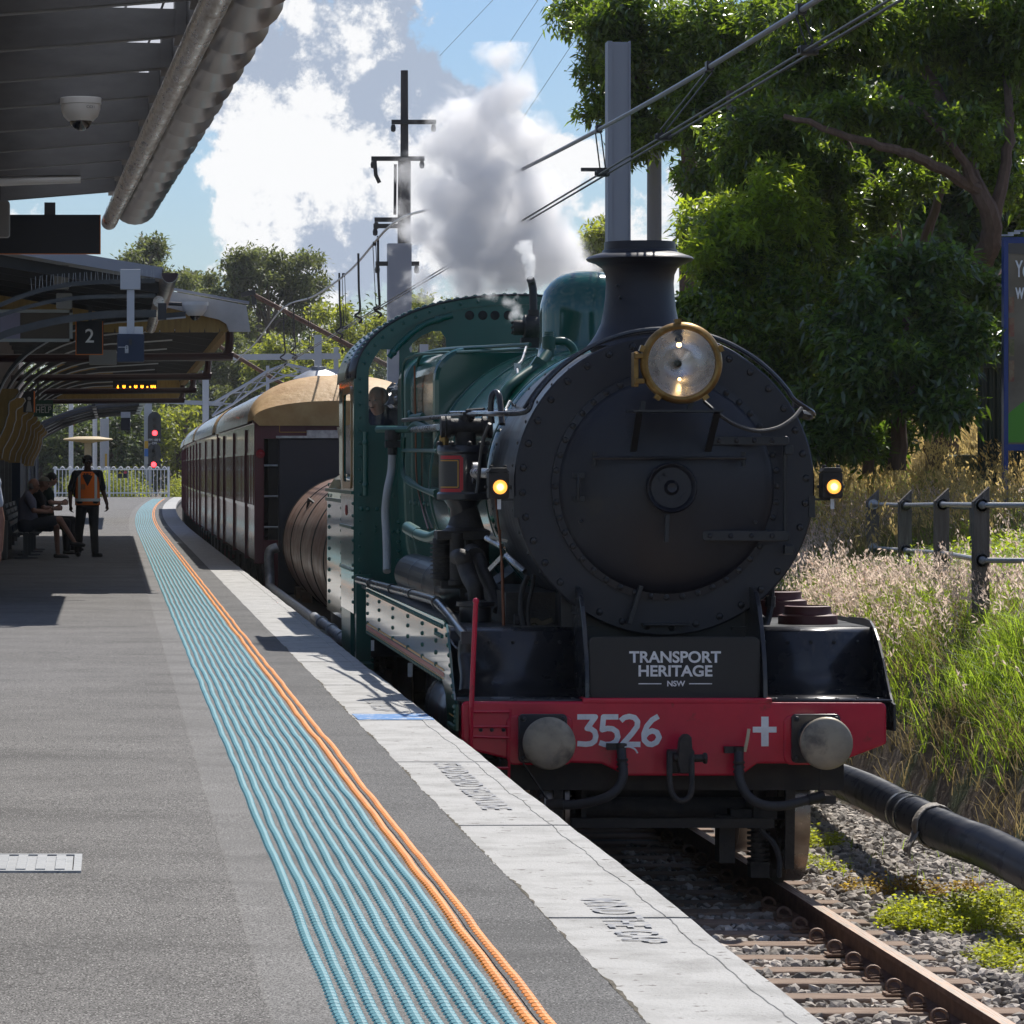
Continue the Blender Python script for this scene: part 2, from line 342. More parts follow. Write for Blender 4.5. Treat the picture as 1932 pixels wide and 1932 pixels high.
def build_track():
    t = thing('railway_track', 'rusty railway track on stone ballast in front of the locomotive', None, (3.6, 20, RAIL), kind='structure')
    prof = [(-.036, 0), (.036, 0), (.038, -.03), (.012, -.045), (.010, -.125), (.068, -.145), (.07, -.157), (-.07, -.157), (-.068, -.145), (-.010, -.125), (-.012, -.045), (-.038, -.03)]
    ys = [4, 10, 16, 22, 28, 34, 40, 50, 60]+[70+5*i for i in range(34)]
    for s in (-1, 1):
        r = MB(); n = len(prof); rows = [[(3.6+s*.7535+cx(y)+p[0], y, RAIL+p[1]) for p in prof+prof[:1]] for y in ys]
        for j in range(n):
            r.m = 1 if j == 0 else 0
            r.strip([[q[j], q[j+1]] for q in rows])
        r.build('rail', [M['rust'], M['railtop']], t, fix=False)
    sl = None; cl = None
    for i in range(62):
        Y = 8.15+.6*i
        if sl is None:
            m = MB(); m.bx(2.40, 4.80, Y-.115, Y+.115, SLP-.13, SLP); sl = m.build('sleeper', M['sleeper'], t, bevel=.012); y0 = Y; o = sl
        else:
            o = sl.copy(); COL.objects.link(o); o.location = (random.uniform(-.03, .03), Y-y0, random.uniform(-.012, .004)); o.rotation_euler = (0, 0, 0)
        if 15 < Y < 31:
            for s in (-1, 1):
                if s < 0 and i % 3: continue
                if cl is None:
                    m = MB(); R0 = [(4.245+.036*math.cos(a)*1.15, Y+.02*math.sin(a), SLP+.046+.034*math.sin(a)) for a in [k*math.pi*2/14-.4 for k in range(13)]]
                    m.tube(R0, .0105, 7); m.tube([(4.22, Y-.05, SLP+.018), (4.29, Y-.03, SLP+.022), (4.29, Y+.05, SLP+.022), (4.21, Y+.06, SLP+.018)], .011, 6)
                    m.bx(4.19, 4.31, Y-.07, Y+.07, SLP, SLP+.014); cl = m.build('rail_clip', mat('rusty_spring_steel', (.24, .145, .095), .6, .2, col2=(.15, .085, .055), vs_=20), t); yc = Y; c = cl
                    if s < 0: c.location.x = -1.44
                else:
                    c = cl.copy(); COL.objects.link(c); c.location = (0 if s > 0 else -1.44, Y-yc, 0)
                    if cl.location.x: c.location.x = 1.44*0 if s > 0 else -1.44
    return t
build_track()
def build_stones():
    sh = []
    ico = bmesh.new(); bmesh.ops.create_icosphere(ico, subdivisions=1, radius=1); ico.verts.ensure_lookup_table()
    F0 = np.array([[v.index for v in f.verts] for f in ico.faces]); V0 = np.array([v.co[:] for v in ico.verts]); ico.free()
    for k in range(10): sh.append(V0*RNG.uniform(.55, 1.15, (12, 1))*np.array([1, RNG.uniform(.7, 1), RNG.uniform(.5, .8)]))
    VV, FF, n = [], [], 0
    def put(x, y, z, s):
        nonlocal n
        v = sh[RNG.integers(10)]*s; a, b, c = RNG.uniform(0, 6.28), RNG.uniform(-.5, .5), RNG.uniform(-.5, .5)
        R = np.array(Matrix.Rotation(a, 3, 'Z') @ Matrix.Rotation(b, 3, 'X') @ Matrix.Rotation(c, 3, 'Y'))
        VV.append(v @ R.T+np.array([x, y, z])); FF.append(F0+n); n += 12
    y = 15.5
    while y < 41:
        x = 3.1
        while x < 6.7:
            xx, yy = x+RNG.uniform(-.028, .028), y+RNG.uniform(-.03, .03); u = U0+FOC*xx/yy
            ok = 1180 < u < 1990 and abs(xx-4.35) > .10
            ph = (yy-8.15+.3) % .6-.3
            z = BED+RNG.uniform(-.01, .022)-max(0, xx-5.9)*.12
            if abs(ph) < .135 and xx < 4.83: ok = False
            if 4.83 < xx < 5.05 and abs(ph) > .1: z += .01
            if yy > 31 and xx < 5: ok = False
            if ok: put(xx, yy, z, RNG.uniform(.026, .058))
            x += .062
        y += .064
    bulk('ballast_stones', np.concatenate(VV), np.concatenate(FF), M['stone'], kind='stuff')
build_stones()
def platform_rows(x0, x1, nx, dz, ys, jit0=0, jit1=0):
    rows = []
    for y in ys:
        a = x0+(random.uniform(-1, 1)*jit0+jit0*1.2*math.sin(y*2.3)*math.sin(y*.7+1) if jit0 else 0); b = x1+(random.uniform(-1, 1)*jit1*.8+jit1*(.35*math.sin(y*2.9)*math.sin(y*.6)+.5*math.sin(y*7.7+1)+.5*math.sin(y*17)) if jit1 else 0)
        rows.append([(a+(b-a)*i/nx+cx(y), y, wob(a+(b-a)*i/nx, y)+dz) for i in range(nx+1)])
    return rows
YS = [5+.06*i for i in range(500)]+[35+.25*i for i in range(140)]+[70+2*i for i in range(72)]
def build_platform():
    m = MB(); m.strip(platform_rows(-9, .445, 8, .004, YS, 0, .0035), True)
    m.build('platform', M['asphalt'], kind='structure', fix=False)
    m = MB(); m.strip(platform_rows(.42, 1.20, 3, 0, YS), True); m.build('platform_paving', M['border'], kind='structure', fix=False)
    m = MB(); m.strip(platform_rows(1.195, 1.495, 3, .004, YS, 0, .003), True); m.build('platform_paving', M['border_dark'], kind='structure', fix=False)
    K = thing('platform_coping', 'row of white painted coping slabs along the platform edge', None, (1.7, 20, 0), kind='structure')
    rows = platform_rows(1.44, 2.0, 4, 0, YS)
    for r, y in zip(rows, YS):
        e = r[-1]; r[-1] = (e[0]-.012, e[1], e[2]); r += [(e[0], e[1], e[2]-.012), (e[0], e[1], e[2]-.13), (e[0]-.07, e[1], e[2]-.14)]
        g = r[3]; gx = 1.905+cx(y)+.006*math.sin(y*5.1)+random.uniform(-.004, .004); zz = g[2]; r[3:4] = [(gx-.003, y, zz), (gx, y, zz-.004), (gx+.003, y, zz+.001)]
    sl_ = []; y0_ = None
    for r, y in zip(rows, YS):
        k = int((y+.9)/3.7) if y < 70 else 40+int(y/12)
        if y0_ is not None and k != y0_:
            q = [(p[0], p[1]-.046 if y < 35 else p[1]-.008, p[2]) for p in r]; sl_.append(q); dn = [[(p[0], p[1], p[2]-.03) for p in sl_[j]] for j in (0, -1)]
            c = MB(); c.strip(sl_, True); c.strip([sl_[0], dn[0]]); c.strip([sl_[-1], dn[1]]); c.build('coping_slab', M['coping'], K, fix=False); sl_ = []
        y0_ = k; sl_.append(r)
    c = MB(); c.strip(sl_, True); c.build('coping_slab', M['coping'], K, fix=False)
    m = MB(); m.strip([[(1.43+cx(y), y, wob(1.43, y)-.02), (1.98+cx(y), y, wob(1.98, y)-.02)] for y in YS[::4]]); m.build('bedding', M['concrete'], K, fix=False)
    w = MB(); w.strip([[(1.925+cx(y), y, -.12), (1.93+cx(y), y, -1.5)] for y in YS[::20]+[212]]); w.add([(-9, 212, .0), (4, 212, .0), (4, 212, -1.5), (-9, 212, -1.5)], [(0, 1, 2, 3)])
    w.build('platform_wall', M['concrete'], kind='structure', fix=False)
    # tactile strip: ten blue bars and two orange ones, each a row of ribs
    t = thing('tactile_strip', 'ribbed blue and orange tactile bars running along the platform edge', 'tactile paving', (.9, 20, 0))
    for k in range(12):
        xc = .645+.0525*k; V, F = [], []; y = 6.0; n = 0
        while y < 200:
            p = .072 if y < 32 else (.19 if y < 70 else 2.0)
            kx = xc+cx(y)+.0016*math.sin(y*1.3+k)+.0016*math.sin(y*3.7+2.3*k)
            y2 = y+p; k2 = xc+cx(y2)+.0016*math.sin(y2*1.3+k)+.0016*math.sin(y2*3.7+2.3*k)
            if p < .1: sec = [(y, -.001, .56), (y+.006, .0082, .98), (y+p*.30, .0106, 1.04), (y+p*.62, .0118, .96), (y+p*.70, -.001, .56), (y+p, -.001, .56)]
            else: sec = [(y, .001, .70), (y+p*.1, .0080, .95), (y+p*.7, .0110, .95), (y+p*.8, .001, .7), (y+p, .001, .7)]
            for yy, h, wd in sec:
                q = kx+(k2-kx)*(yy-y)/p; z0 = wob(q-cx(yy), yy)
                for a, b in ((-1, -.002), (-.62, .75), (0, 1.), (.62, .75), (1, -.002)): V.append((q+a*.0205*wd, yy, z0+(h*b if b > 0 else b)))
            c = len(sec)
            for j in range(c-1 if p < .1 else c-1):
                for i in range(4): F.append((n+j*5+i, n+j*5+i+1, n+(j+1)*5+i+1, n+(j+1)*5+i))
            n += c*5; y += p
        bulk('tactile_bar', V, F, M['tac_blue'] if k < 10 else M['tac_orange'], t, smooth=False)
    zt = .0055
    def paint(name, body, y, x, ln, h, label):
        o = letters(name, body, M['stencil'], (x, y, 0), (0, -1, 0), (1, 0, 0), h, width=ln, bold=.012)
        for v in o.data.vertices: v.co.z = wob(v.co.x, v.co.y)+zt
        tag(o, label, 'painted text')
    paint('painted_text', 'MIND THE GAP', 13.85, 1.68, 1.26, .15, 'faded grey stencilled words MIND THE GAP on white coping nearest the camera')
    paint('painted_text', 'STAND BEHIND YELLOW LINE', 19.75, 1.685, 2.85, .14, 'faded grey stencilled words STAND BEHIND YELLOW LINE on white coping')
    paint('painted_text', 'MIND THE GAP', 26.4, 1.685, 1.25, .15, 'faint grey stencilled words MIND THE GAP beside the blue band on white coping')
    b = MB(); b.strip([[(1.515+.47*i/4, y, wob(1.515+.47*i/4, y)+.004) for i in range(5)] for y in [24.85+.08*i for i in range(9)]])
    tag(b.build('painted_band', M['blue_paint'], fix=False), 'worn blue painted band across the white platform coping', 'painted band')
    e = MB(); rw = []
    for y in YS[:500]: a = 1.493+random.uniform(-.003, .003); b = a+max(.001, .004+.009*math.sin(y*3.3)*math.sin(y*1.1+.7)+random.uniform(-.006, .008)); rw.append([(a, y, wob(a, y)+.0052), (b, y, wob(b, y)+.0048)])
    e.strip(rw); e.build('edge_moss', mat('edge_moss', (.075, .065, .045), .95, col2=(.15, .13, .10), vs_=14, vd=4), kind='stuff', fix=False)
    # drain cover in the asphalt
    d = thing('drain_cover', 'square steel access cover set in the dark platform asphalt', 'access cover', (-.33, 15.9, .01))
    z = wob(-.3, 15.9)+.006
    f = MB()
    for a in ((-.56, -.115, 15.40, 15.43), (-.56, -.115, 16.05, 16.08), (-.56, -.53, 15.43, 16.05), (-.145, -.115, 15.43, 16.05)): f.bx(*a, z-.01, z+.010)
    f.build('frame', M['steel'], d)
    c = MB(); c.bx(-.525, -.15, 15.435, 16.045, z-.01, z+.004)
    for i in range(5): c.bx(-.515+.075*i, -.478+.075*i, 15.46, 16.02, z+.004, z+.012)
    c.build('cover', M['steel'], d)
build_platform()
# ------------------------------------------------------------------ the locomotive
M['black'] = mat('sooty_black_paint', (.0125, .013, .020), .36, col2=(.020, .020, .027), vs_=3, rvar=.14, bump=.07, bs=120, col3=(.034, .028, .024), v3=2.2, lo3=.60, hi3=.75)
M['black2'] = mat('black_paint', (.017, .0175, .022), .28, col2=(.024, .024, .026), vs_=6, rvar=.2)
M['blackg'] = mat('gloss_black_paint', (.020, .021, .027), .26, col2=(.026, .026, .031), vs_=1.5, rvar=.08, coat=.3)
M['grime'] = mat('greasy_black_metal', (.018, .016, .015), .6, col2=(.04, .033, .028), vs_=9, bump=.3, bs=50)
M['green'] = mat('dark_green_enamel', (.004, .078, .058), .13, col2=(.005, .086, .065), vs_=2, coat=.6)
M['greenm'] = mat('dark_green_paint', (.004, .082, .063), .28, col2=(.006, .092, .072), vs_=3, coat=.15)
M['greenp'] = mat('green_pipe_paint', (.012, .085, .062), .35)
M['red'] = mat('signal_red_paint', (.62, .009, .045), .27, col2=(.53, .008, .038), vs_=4, coat=.25, bump=.06, bs=30, col3=(.24, .02, .02), v3=9, lo3=.62, hi3=.74)
M['oxide'] = mat('oxide_red_paint', (.12, .022, .018), .5, col2=(.085, .018, .015), vs_=8)
M['white'] = mat('white_paint', (.90, .90, .90), .55, col2=(.76, .76, .77), vs_=20)
M['chrome'] = mat('bright_steel', (.55, .55, .55), .22, 1, col2=(.4, .39, .37), vs_=12, rvar=.2)
M['buffer'] = mat('worn_steel_face', (.36, .315, .24), .5, .35, col2=(.29, .26, .21), vs_=7, rvar=.2, col3=(.13, .115, .10), v3=5, lo3=.56, hi3=.72)
M['brass'] = mat('brass', (.33, .20, .065), .34, .85, col2=(.22, .13, .04), vs_=14, rvar=.2)
M['lag'] = mat('white_lagging', (.62, .62, .60), .9, bump=1.2, bs=70, stretch=(.2, .2, 3))
M['copper'] = mat('copper_pipe', (.22, .085, .045), .4, .8)
M['yellowline'] = mat('yellow_lining', (.55, .27, .03), .4)
M['redline'] = mat('red_lining', (.33, .02, .015), .4)
M['coal'] = mat('coal', (.02, .02, .021), .28, bump=.6, bs=12, island=.4)
M['rubber'] = mat('black_rubber', (.035, .035, .037), .65, bump=.2, bs=90)
M['lamp'] = mat('lit_lamp_lens', (.9, .6, .3), .3, emit=(1, .36, .04), es=1.3)
M['lampcore'] = mat('lit_lamp_core', (.9, .8, .5), .3, emit=(1, .60, .16), es=3.4)
M['bulb'] = mat('lit_bulb', (1, .8, .5), .3, emit=(1, .62, .25), es=5)
M['mirror'] = mat('silvered_reflector', (.86, .88, .90), .20, .75, col2=(.66, .68, .71), vs_=7, rvar=.2)
M['goldwood'] = mat('varnished_wood', (.34, .17, .055), .3, coat=.4)
def glass():
    m = bpy.data.materials.new('glass'); m.use_nodes = True; N = m.node_tree.nodes; L = m.node_tree.links
    g = N.new('ShaderNodeBsdfGlossy'); g.inputs[1].default_value = .02; t = N.new('ShaderNodeBsdfTransparent'); f = N.new('ShaderNodeFresnel'); f.inputs[0].default_value = 1.5
    x = N.new('ShaderNodeMixShader'); L.new(f.outputs[0], x.inputs[0]); L.new(t.outputs[0], x.inputs[1]); L.new(g.outputs[0], x.inputs[2]); L.new(x.outputs[0], N['Material Output'].inputs[0]); return m
M['glass'] = glass()
def bolts(parent, pts, r, mat_, d='y', name='rivets', h=None):       # rows of rivet heads, one mesh
    m = MB(); h = h or r*.85
    for p in pts:
        if d == 'y': m.lathe([(r, 0), (r*.8, -h*.7), (.001, -h)], p, 'y', 7)
        elif d == 'x': m.lathe([(r, 0), (r*.8, -h*.7), (.001, -h)], p, 'x', 7)
        else: m.lathe([(r, 0), (r*.8, h*.7), (.001, h)], p, 'z', 7)
    return m.build(name, mat_, parent, kind='stuff', fix=False)
XA, ZA = 3.60, 1.433
def ring(r, n, Y, a0=0): return [(XA+r*math.cos(a0+2*math.pi*i/n), Y, ZA+r*math.sin(a0+2*math.pi*i/n)) for i in range(n)]
def build_loco():
    T = thing('steam_locomotive', 'dark green and black steam locomotive numbered 3526 with red buffer beam', 'steam locomotive', (3.6, 26, RAIL))
    Yb = 25.78
    P = lambda u, v, Y: tuple(at(u, v, Y))
    def xz(u, v, Y): p = at(u, v, Y); return (p.x, p.z)
    # --- buffer beam
    out = [(871, 1330), (877, 1323), (1666, 1325), (1673, 1332), (1673, 1404), (1604, 1430), (1491, 1441), (1429, 1441), (1398, 1464), (1183, 1464), (1135, 1441), (976, 1437), (891, 1416), (871, 1394)]
    m = MB(); m.prism([xz(u, v, Yb) for u, v in out], 'y', Yb, Yb+.22); bm_ = m.build('buffer_beam', M['red'], T, bevel=.022)
    m = MB(); m.bx(*sorted((at(1099, 0, Yb).x, at(1457, 0, Yb).x)), Yb-.004, Yb+.16, .045, .082); m.build('beam_cap', M['red'], T, bevel=.01)
    for (u0, u1) in ((955, 1080), (1478, 1590)):
        m = MB(); a, b = at(u0, 1352, Yb), at(u1, 1449, Yb); m.prism(rrect(a.x, b.x, b.z+.02, a.z+.01, .05), 'y', Yb-.02, Yb+.05); m.build('buffer_pad', M['red'], T, bevel=.012)
    for xc in (2.742, 4.478):
        m = MB(); zc = -.172; m.prism(rrect(xc-.155, xc+.155, zc-.155, zc+.155, .03), 'y', Yb-.055, Yb-.018)
        m.lathe([(.118, -.05), (.112, -.18), (.095, -.23), (.095, -.26), (.07, -.262), (.06, -.30)], (xc, Yb, zc), 'y', 24)
        b = m.build('buffer', M['blackg'], T, bevel=.006)
        bolts(b, [(xc+a*.125, Yb-.055, zc+c*.125) for a in (-1, 1) for c in (-1, 1)], .02, M['black2'], name='bolts')
        m = MB(); m.lathe([(.09, -.36), (.15, -.385), (.166, -.415), (.165, -.432), (.15, -.447), (.10, -.458), (.05, -.463), (.001, -.464)], (xc, Yb, zc-.006), 'y', 40)
        m.lathe([(.166, -.415), (.10, -.39), (.06, -.28)], (xc, Yb, zc-.006), 'y', 40); m.build('buffer_head', M['buffer'], b)
    # --- number and cross on the beam
    def ribbon(mb, pts, w, o, s, y):
        pts = [Vector((p[0], p[1])) for p in pts]; n_ = len(pts)
        for i in range(n_-1):                          # one quad per stroke, each a hair in front of the last, round joints between
            a, b = pts[i], pts[i+1]; d = (b-a).normalized(); q = Vector((-d.y, d.x))*w/2; yy = y-.00025*i
            mb.add([(o[0]+c.x*s, yy, o[1]+c.y*s) for c in (a+q, b+q, b-q, a-q)], [(0, 1, 2, 3)])
            if i: mb.add([(o[0]+(a.x+w/2*math.cos(t))*s, yy-.00012, o[1]+(a.y+w/2*math.sin(t))*s) for t in [k*math.pi/6 for k in range(12)]], [tuple(range(12))])
    D = {'3': [(.0, .91), (.30, .91), (.55, .91), (.30, .56), (.42, .545), (.53, .46), (.565, .33), (.53, .18), (.42, .10), (.26, .08), (.0, .10)],
         '5': [(.58, .91), (.34, .91), (.13, .91), (.09, .52), (.24, .56), (.40, .55), (.53, .46), (.565, .30), (.50, .16), (.36, .08), (.18, .07), (.0, .13)],
         '2': [(.02, .79), (.13, .89), (.28, .925), (.44, .89), (.535, .77), (.52, .62), (.36, .40), (.07, .075), (.35, .075), (.62, .075)],
         '6': [(.52, .93), (.33, .82), (.17, .63), (.08, .40), (.09, .20), (.20, .09), (.32, .07), (.46, .14), (.54, .29), (.47, .44), (.33, .49), (.18, .43), (.10, .33)]}
    zb = at(0, 1409, Yb).z; s = at(0, 1345, Yb).z-zb; x = at(1089, 0, Yb).x
    for i, ch in enumerate('3526'):
        m = MB(); ribbon(m, D[ch], .165, (x+(.0, .140, .272, .408)[i], zb), s*.97, Yb-.0035); m.build('painted_digit', M['white'], T, fix=False)
    m = MB(); a, b = at(1436, 1352, Yb), at(1450, 1408, Yb); m.add([(a.x, Yb-.0035, a.z), (b.x, Yb-.0035, a.z), (b.x, Yb-.0035, b.z), (a.x, Yb-.0035, b.z)], [(0, 1, 2, 3)])
    a, b = at(1420, 1371, Yb), at(1465, 1382, Yb); m.add([(a.x, Yb-.0045, a.z), (b.x, Yb-.0045, a.z), (b.x, Yb-.0045, b.z), (a.x, Yb-.0045, b.z)], [(0, 1, 2, 3)]); m.build('painted_cross', M['white'], T, fix=False)
    # --- coupling hook, shackle, hoses
    m = MB(); hk = [(1278, 1402), (1280, 1392), (1287, 1385), (1296, 1384), (1302, 1390), (1303, 1410), (1308, 1418), (1304, 1430), (1303, 1458), (1280, 1458), (1276, 1440)]
    m.prism([xz(u, v, Yb-.22) for u, v in hk], 'y', Yb-.30, Yb-.22); c = at(1290, 1425, Yb)
    m.bx(c.x-.11, c.x+.01, Yb-.22, Yb-.001, c.z-.10, c.z+.04); m.cyl((c.x-.10, Yb-.26, c.z), (c.x+.11, Yb-.26, c.z), .025, n=10)
    m.cyl((c.x+.085, Yb-.26, c.z), (c.x+.11, Yb-.26, c.z), .04, n=6); h = m.build('coupling_hook', M['grime'], T, bevel=.008)
    m = MB(); m.tube(smoothpts([P(1263, 1418, 25.5), P(1264, 1480, 25.45), P(1272, 1503, 25.43), P(1286, 1511, 25.42), P(1300, 1503, 25.43), P(1305, 1480, 25.45), P(1304, 1418, 25.5)]), .019, 8); m.build('shackle', M['grime'], h)
    for pts, ex in (([(1172, 1412, 25.70), (1174, 1440, 25.62), (1176, 1462, 25.58), (1168, 1484, 25.56), (1150, 1501, 25.55), (1120, 1512, 25.58), (1085, 1518, 25.62), (1040, 1518, 25.66)], 0),
                    ([(1394, 1418, 25.70), (1394, 1445, 25.62), (1396, 1472, 25.58), (1410, 1500, 25.55), (1435, 1517, 25.54), (1470, 1521, 25.56), (1505, 1514, 25.6), (1545, 1504, 25.64)], 1)):
        m = MB(); q = [P(*p) for p in pts]; m.tube(smoothpts(q), .030, 10)
        h = m.build('brake_hose', M['rubber'], T)
        m = MB(); m.cyl(q[0], Vector(q[0])+Vector((0, 0, .03)), .036, n=10); m.box(Vector(q[0])+Vector((-.03, .02, .01)), (.12, .06, .04))
        for k in range(3): m.cyl(Vector(q[1])+Vector((0, 0, .03-.03*k)), Vector(q[1])+Vector((0, 0, .015-.03*k)), .037, n=10)
        d = (Vector(q[-1])-Vector(q[-2])).normalized(); e = Vector(q[-1]); m.build('hose_joint', M['grime'], h); m = MB(); m.cyl(e-d*.08, e+d*.03, .036, n=10); m.box(e+d*.06+Vector((0, 0, -.03)), (.10, .05, .05)); m.build('coupling', M['grime'], h)
        m = MB()
        if ex: m.tube(smoothpts([P(1405, 1418, 25.69), P(1410, 1395, 25.68), P(1413, 1375, 25.68)]), .011, 6)
        else: m.tube(smoothpts([P(1172, 1411, 25.69), P(1186, 1409, 25.66), P(1197, 1413, 25.65), P(1203, 1421, 25.65)]), .006, 6)
        m.build('cock_handle', M['white'] if not ex else mat('cream_paint', (.6, .52, .36), .5), h)
        m = MB(); a = Vector(P(1548, 1448, 25.6)) if ex else Vector(P(987, 1440, 25.7))
        z_ = [a+(e-a)*k/9 for k in range(10)]; m.tube(z_, [.006+.004*(k % 2) for k in range(10)], 5); m.build('chain', M['grime'], h)
    # --- shunter's step and red lamp iron at the left end of the beam
    m = MB(); r_ = .010
    for a, b in (((893, 1343), (964, 1343)), ((893, 1371), (962, 1371)), ((893, 1390), (962, 1392)), ((963, 1338), (960, 1470)), ((961, 1449), (926, 1449))): m.cyl(P(*a, Yb-.012), P(*b, Yb-.012), r_, n=6)
    m.build('step_ladder', M['red'], T)
    bolts(T, [P(u, 1377, Yb-.001) for u in (907, 928, 950)], .014, M['black2'], name='bolts')
    m = MB(); m.ball(P(898, 1134, 25.70), .021, 12, 8); m.tube([P(897.6, 1137, 25.70), P(894, 1220, 25.70), P(889.5, 1334, 25.70)], .0165, 10); m.tube([P(889.5, 1334, 25.71), P(889, 1400, 25.74), P(889, 1440, 25.74)], .012, 8); m.build('marker_pole', M['red'], T)
    # --- front apron: flat plate, concave riser, running boards
    prof = [(25.80, .064), (26.16, .070), (26.27, .086), (26.36, .12), (26.42, .17), (26.45, .24), (26.46, .47), (26.50, .50)]
    for x0, x1 in ((2.215, 3.03), (4.165, 4.975)):
        m = MB(); m.strip([[(x0, y, z), (x1, y, z)] for y, z in prof], True); m.build('front_apron', M['blackg'], T, solid=.012)
        b = [(x0+.08+(x1-x0-.16)*i/5, 25.86, .068) for i in range(6)]; bolts(T, b, .016, M['black2'], 'z', 'bolts')
        bolts(T, [(x0+.1+(x1-x0-.2)*i/4, 26.452, .41) for i in range(5)], .014, M['black2'], 'y', 'bolts')
        m = MB(); m.bx(x0 if x0 < 3 else x0-.1, x1 if x0 > 3 else x1+.15, 26.50, 35.98, .485, .508); m.build('running_board', M['black2'], T)
    for x0, s_ in ((3.02, 1), (4.155, -1)):
        poly = [(25.80, .064), (25.81, .20), (25.86, .36), (25.95, .52), (26.06, .66), (26.18, .745), (26.3, .77), (27.4, .86), (29.5, .86), (29.5, -.6), (26.5, -.6), (26.1, .02)]
        m = MB(); m.prism(poly, 'x', x0, x0+.028); m.build('frame_plate', M['blackg'], T, bevel=.004)
        bolts(T, [(x0+(0 if s_ > 0 else .028), 26.3+.07*i, .70-.05*k) for i in range(14) for k in (0, 2)], .012, M['black2'], 'x', 'rivets')
    # --- curved side sheets at the front corners and the valances
    side = [(34.9, .12), (34.9, .52), (26.78, .535), (26.62, .52), (26.5, .47), (26.36, .36), (26.2, .22), (26.06, .11), (25.96, .06), (25.80, .04), (25.80, -.13), (26.42, -.15), (26.5, -.06), (26.62, .06), (26.85, .13)]
    m = MB(); m.prism(side, 'x', 2.196, 2.212); v = m.build('valance', M['green'], T)
    m = MB(); m.prism([(a, b) for a, b in side], 'x', 4.985, 5.0); m.build('valance', M['blackg'], T)
    m = MB(); right = [(27.4, .50), (27.3, .545), (26.75, .555), (26.55, .545), (26.4, .50), (26.27, .43), (26.12, .32), (25.99, .20), (25.88, .11), (25.81, .06), (26.5, .06)]
    m.prism(right, 'x', 4.972, 4.985); m.build('side_sheet', M['blackg'], T)
    pts = [(2.196, 26.9+.14*i, .495) for i in range(57)]+[(2.196, 27+.14*i, .14) for i in range(56)]
    for yy in (27.4, 28.6, 30, 31.6, 33.2, 34.7): pts += [(2.196, yy, z) for z in (.22, .30, .38, .45)]
    pts += [(2.196, 25.83, -.1+.03*i) for i in range(5)]+[(2.196, 26.9+.1*i, .43-.0*i) for i in range(6)]+[(2.196, 25.9+.085*i, .02+.062*i) for i in range(9)]
    pts += [(2.196, 25.85+.07*i, -.115) for i in range(8)]
    bolts(v, pts, .0165, M['greenm'], 'x')
    for z0, z1, k in ((.205, .22, 'yellowline'), (.165, .195, 'redline'), (.15, .158, 'yellowline')):
        m = MB(); m.add([(2.1935, 26.72, z0), (2.1935, 34.85, z0), (2.1935, 34.85, z1), (2.1935, 26.72, z1)], [(0, 1, 2, 3)]); m.build('lining', M[k], v)
    m = MB(); m.add([(2.1935, 25.83, -.05), (2.1935, 26.3, -.05), (2.1935, 26.3, -.042), (2.1935, 25.83, -.042)], [(0, 1, 2, 3)]); m.build('lining', M['yellowline'], v)
    for a in ((700, 706, 1208, 1228, 34.2), (769.5, 778.5, 1251, 1277, 30.4)):
        p, q = at(a[0], a[2], a[4]), at(a[1], a[3], a[4]); m = MB(); m.bx(p.x, q.x, a[4], a[4]+.01, q.z, p.z); m.build('white_tag', M['white'], T)
    # pipe along the edge of the running board
    m = MB(); m.tube(smoothpts([P(676, 1094, 34.8), P(740, 1111, 31.5), P(800, 1127, 28.9), P(824, 1136, 28.0), P(845, 1158, 27.3), P(866, 1185, 26.5), P(880, 1203, 26.1)]), .033, 10)
    for u, v_, Y in ((700, 1101, 33.4), (740, 1111, 31.5), (778, 1121, 29.8), (824, 1136, 28.0)): p = at(u, v_, Y); m.cyl(p-Vector((0, .03, 0)), p+Vector((0, .03, 0)), .042, n=10)
    m.box(P(881, 1203, 26.08), (.08, .08, .08)); m.build('conduit', M['blackg'], T)
    m = MB(); m.tube(smoothpts([P(880, 1210, 26.1), P(878, 1240, 26.1), P(882, 1275, 26.0), P(880, 1305, 25.95)]), .05, 10); m.build('flexible_conduit', M['black2'], T)
    m = MB(); m.tube(smoothpts([(2.2, 26.5, .45), (2.26, 26.35, .37), (2.36, 26.3, .42)]), .008, 6); m.build('bracket', M['chrome'], T)
    # headboard between the frame plates
    a, b = at(1112.7, 1203, 25.87), at(1432.7, 1317, 25.87)
    m = MB(); m.prism(rrect(a.x, b.x, b.z, a.z, .035, 6), 'y', 25.87, 25.895); hb = m.build('headboard', mat('charcoal_board', (.018, .017, .017), .45), T, bevel=.003)
    m = MB(); e = .004; m.prism(rrect(a.x-e, b.x+e, b.z-e, a.z+e, .038, 6), 'y', 25.876, 25.90); m.build('board_rim', M['black2'], hb)
    zr = lambda v_: at(0, v_, 25.87).z
    for t_, v_, wd, hh in (('TRANSPORT', 1249.5, 173, 21.5), ('HERITAGE', 1275.5, 139.5, 21), ('NSW', 1294.5, 34, 10.5)):
        letters('lettering', t_, M['white'], (at(1273.5 if t_ != 'NSW' else 1275, 0, 25.87).x, 25.867, zr(v_)), (1, 0, 0), (0, 0, 1), hh*25.87/FOC, width=wd*25.87/FOC, bold=.028, parent=hb)
    for u0, u1 in ((1204.5, 1248), (1300, 1343.5)):
        p, q = at(u0, 1289, 25.866), at(u1, 1291, 25.866); m = MB(); m.add([(p.x, 25.866, p.z), (q.x, 25.866, p.z), (q.x, 25.866, q.z), (p.x, 25.866, q.z)], [(0, 1, 2, 3)]); m.build('rule', M['white'], hb, fix=False)
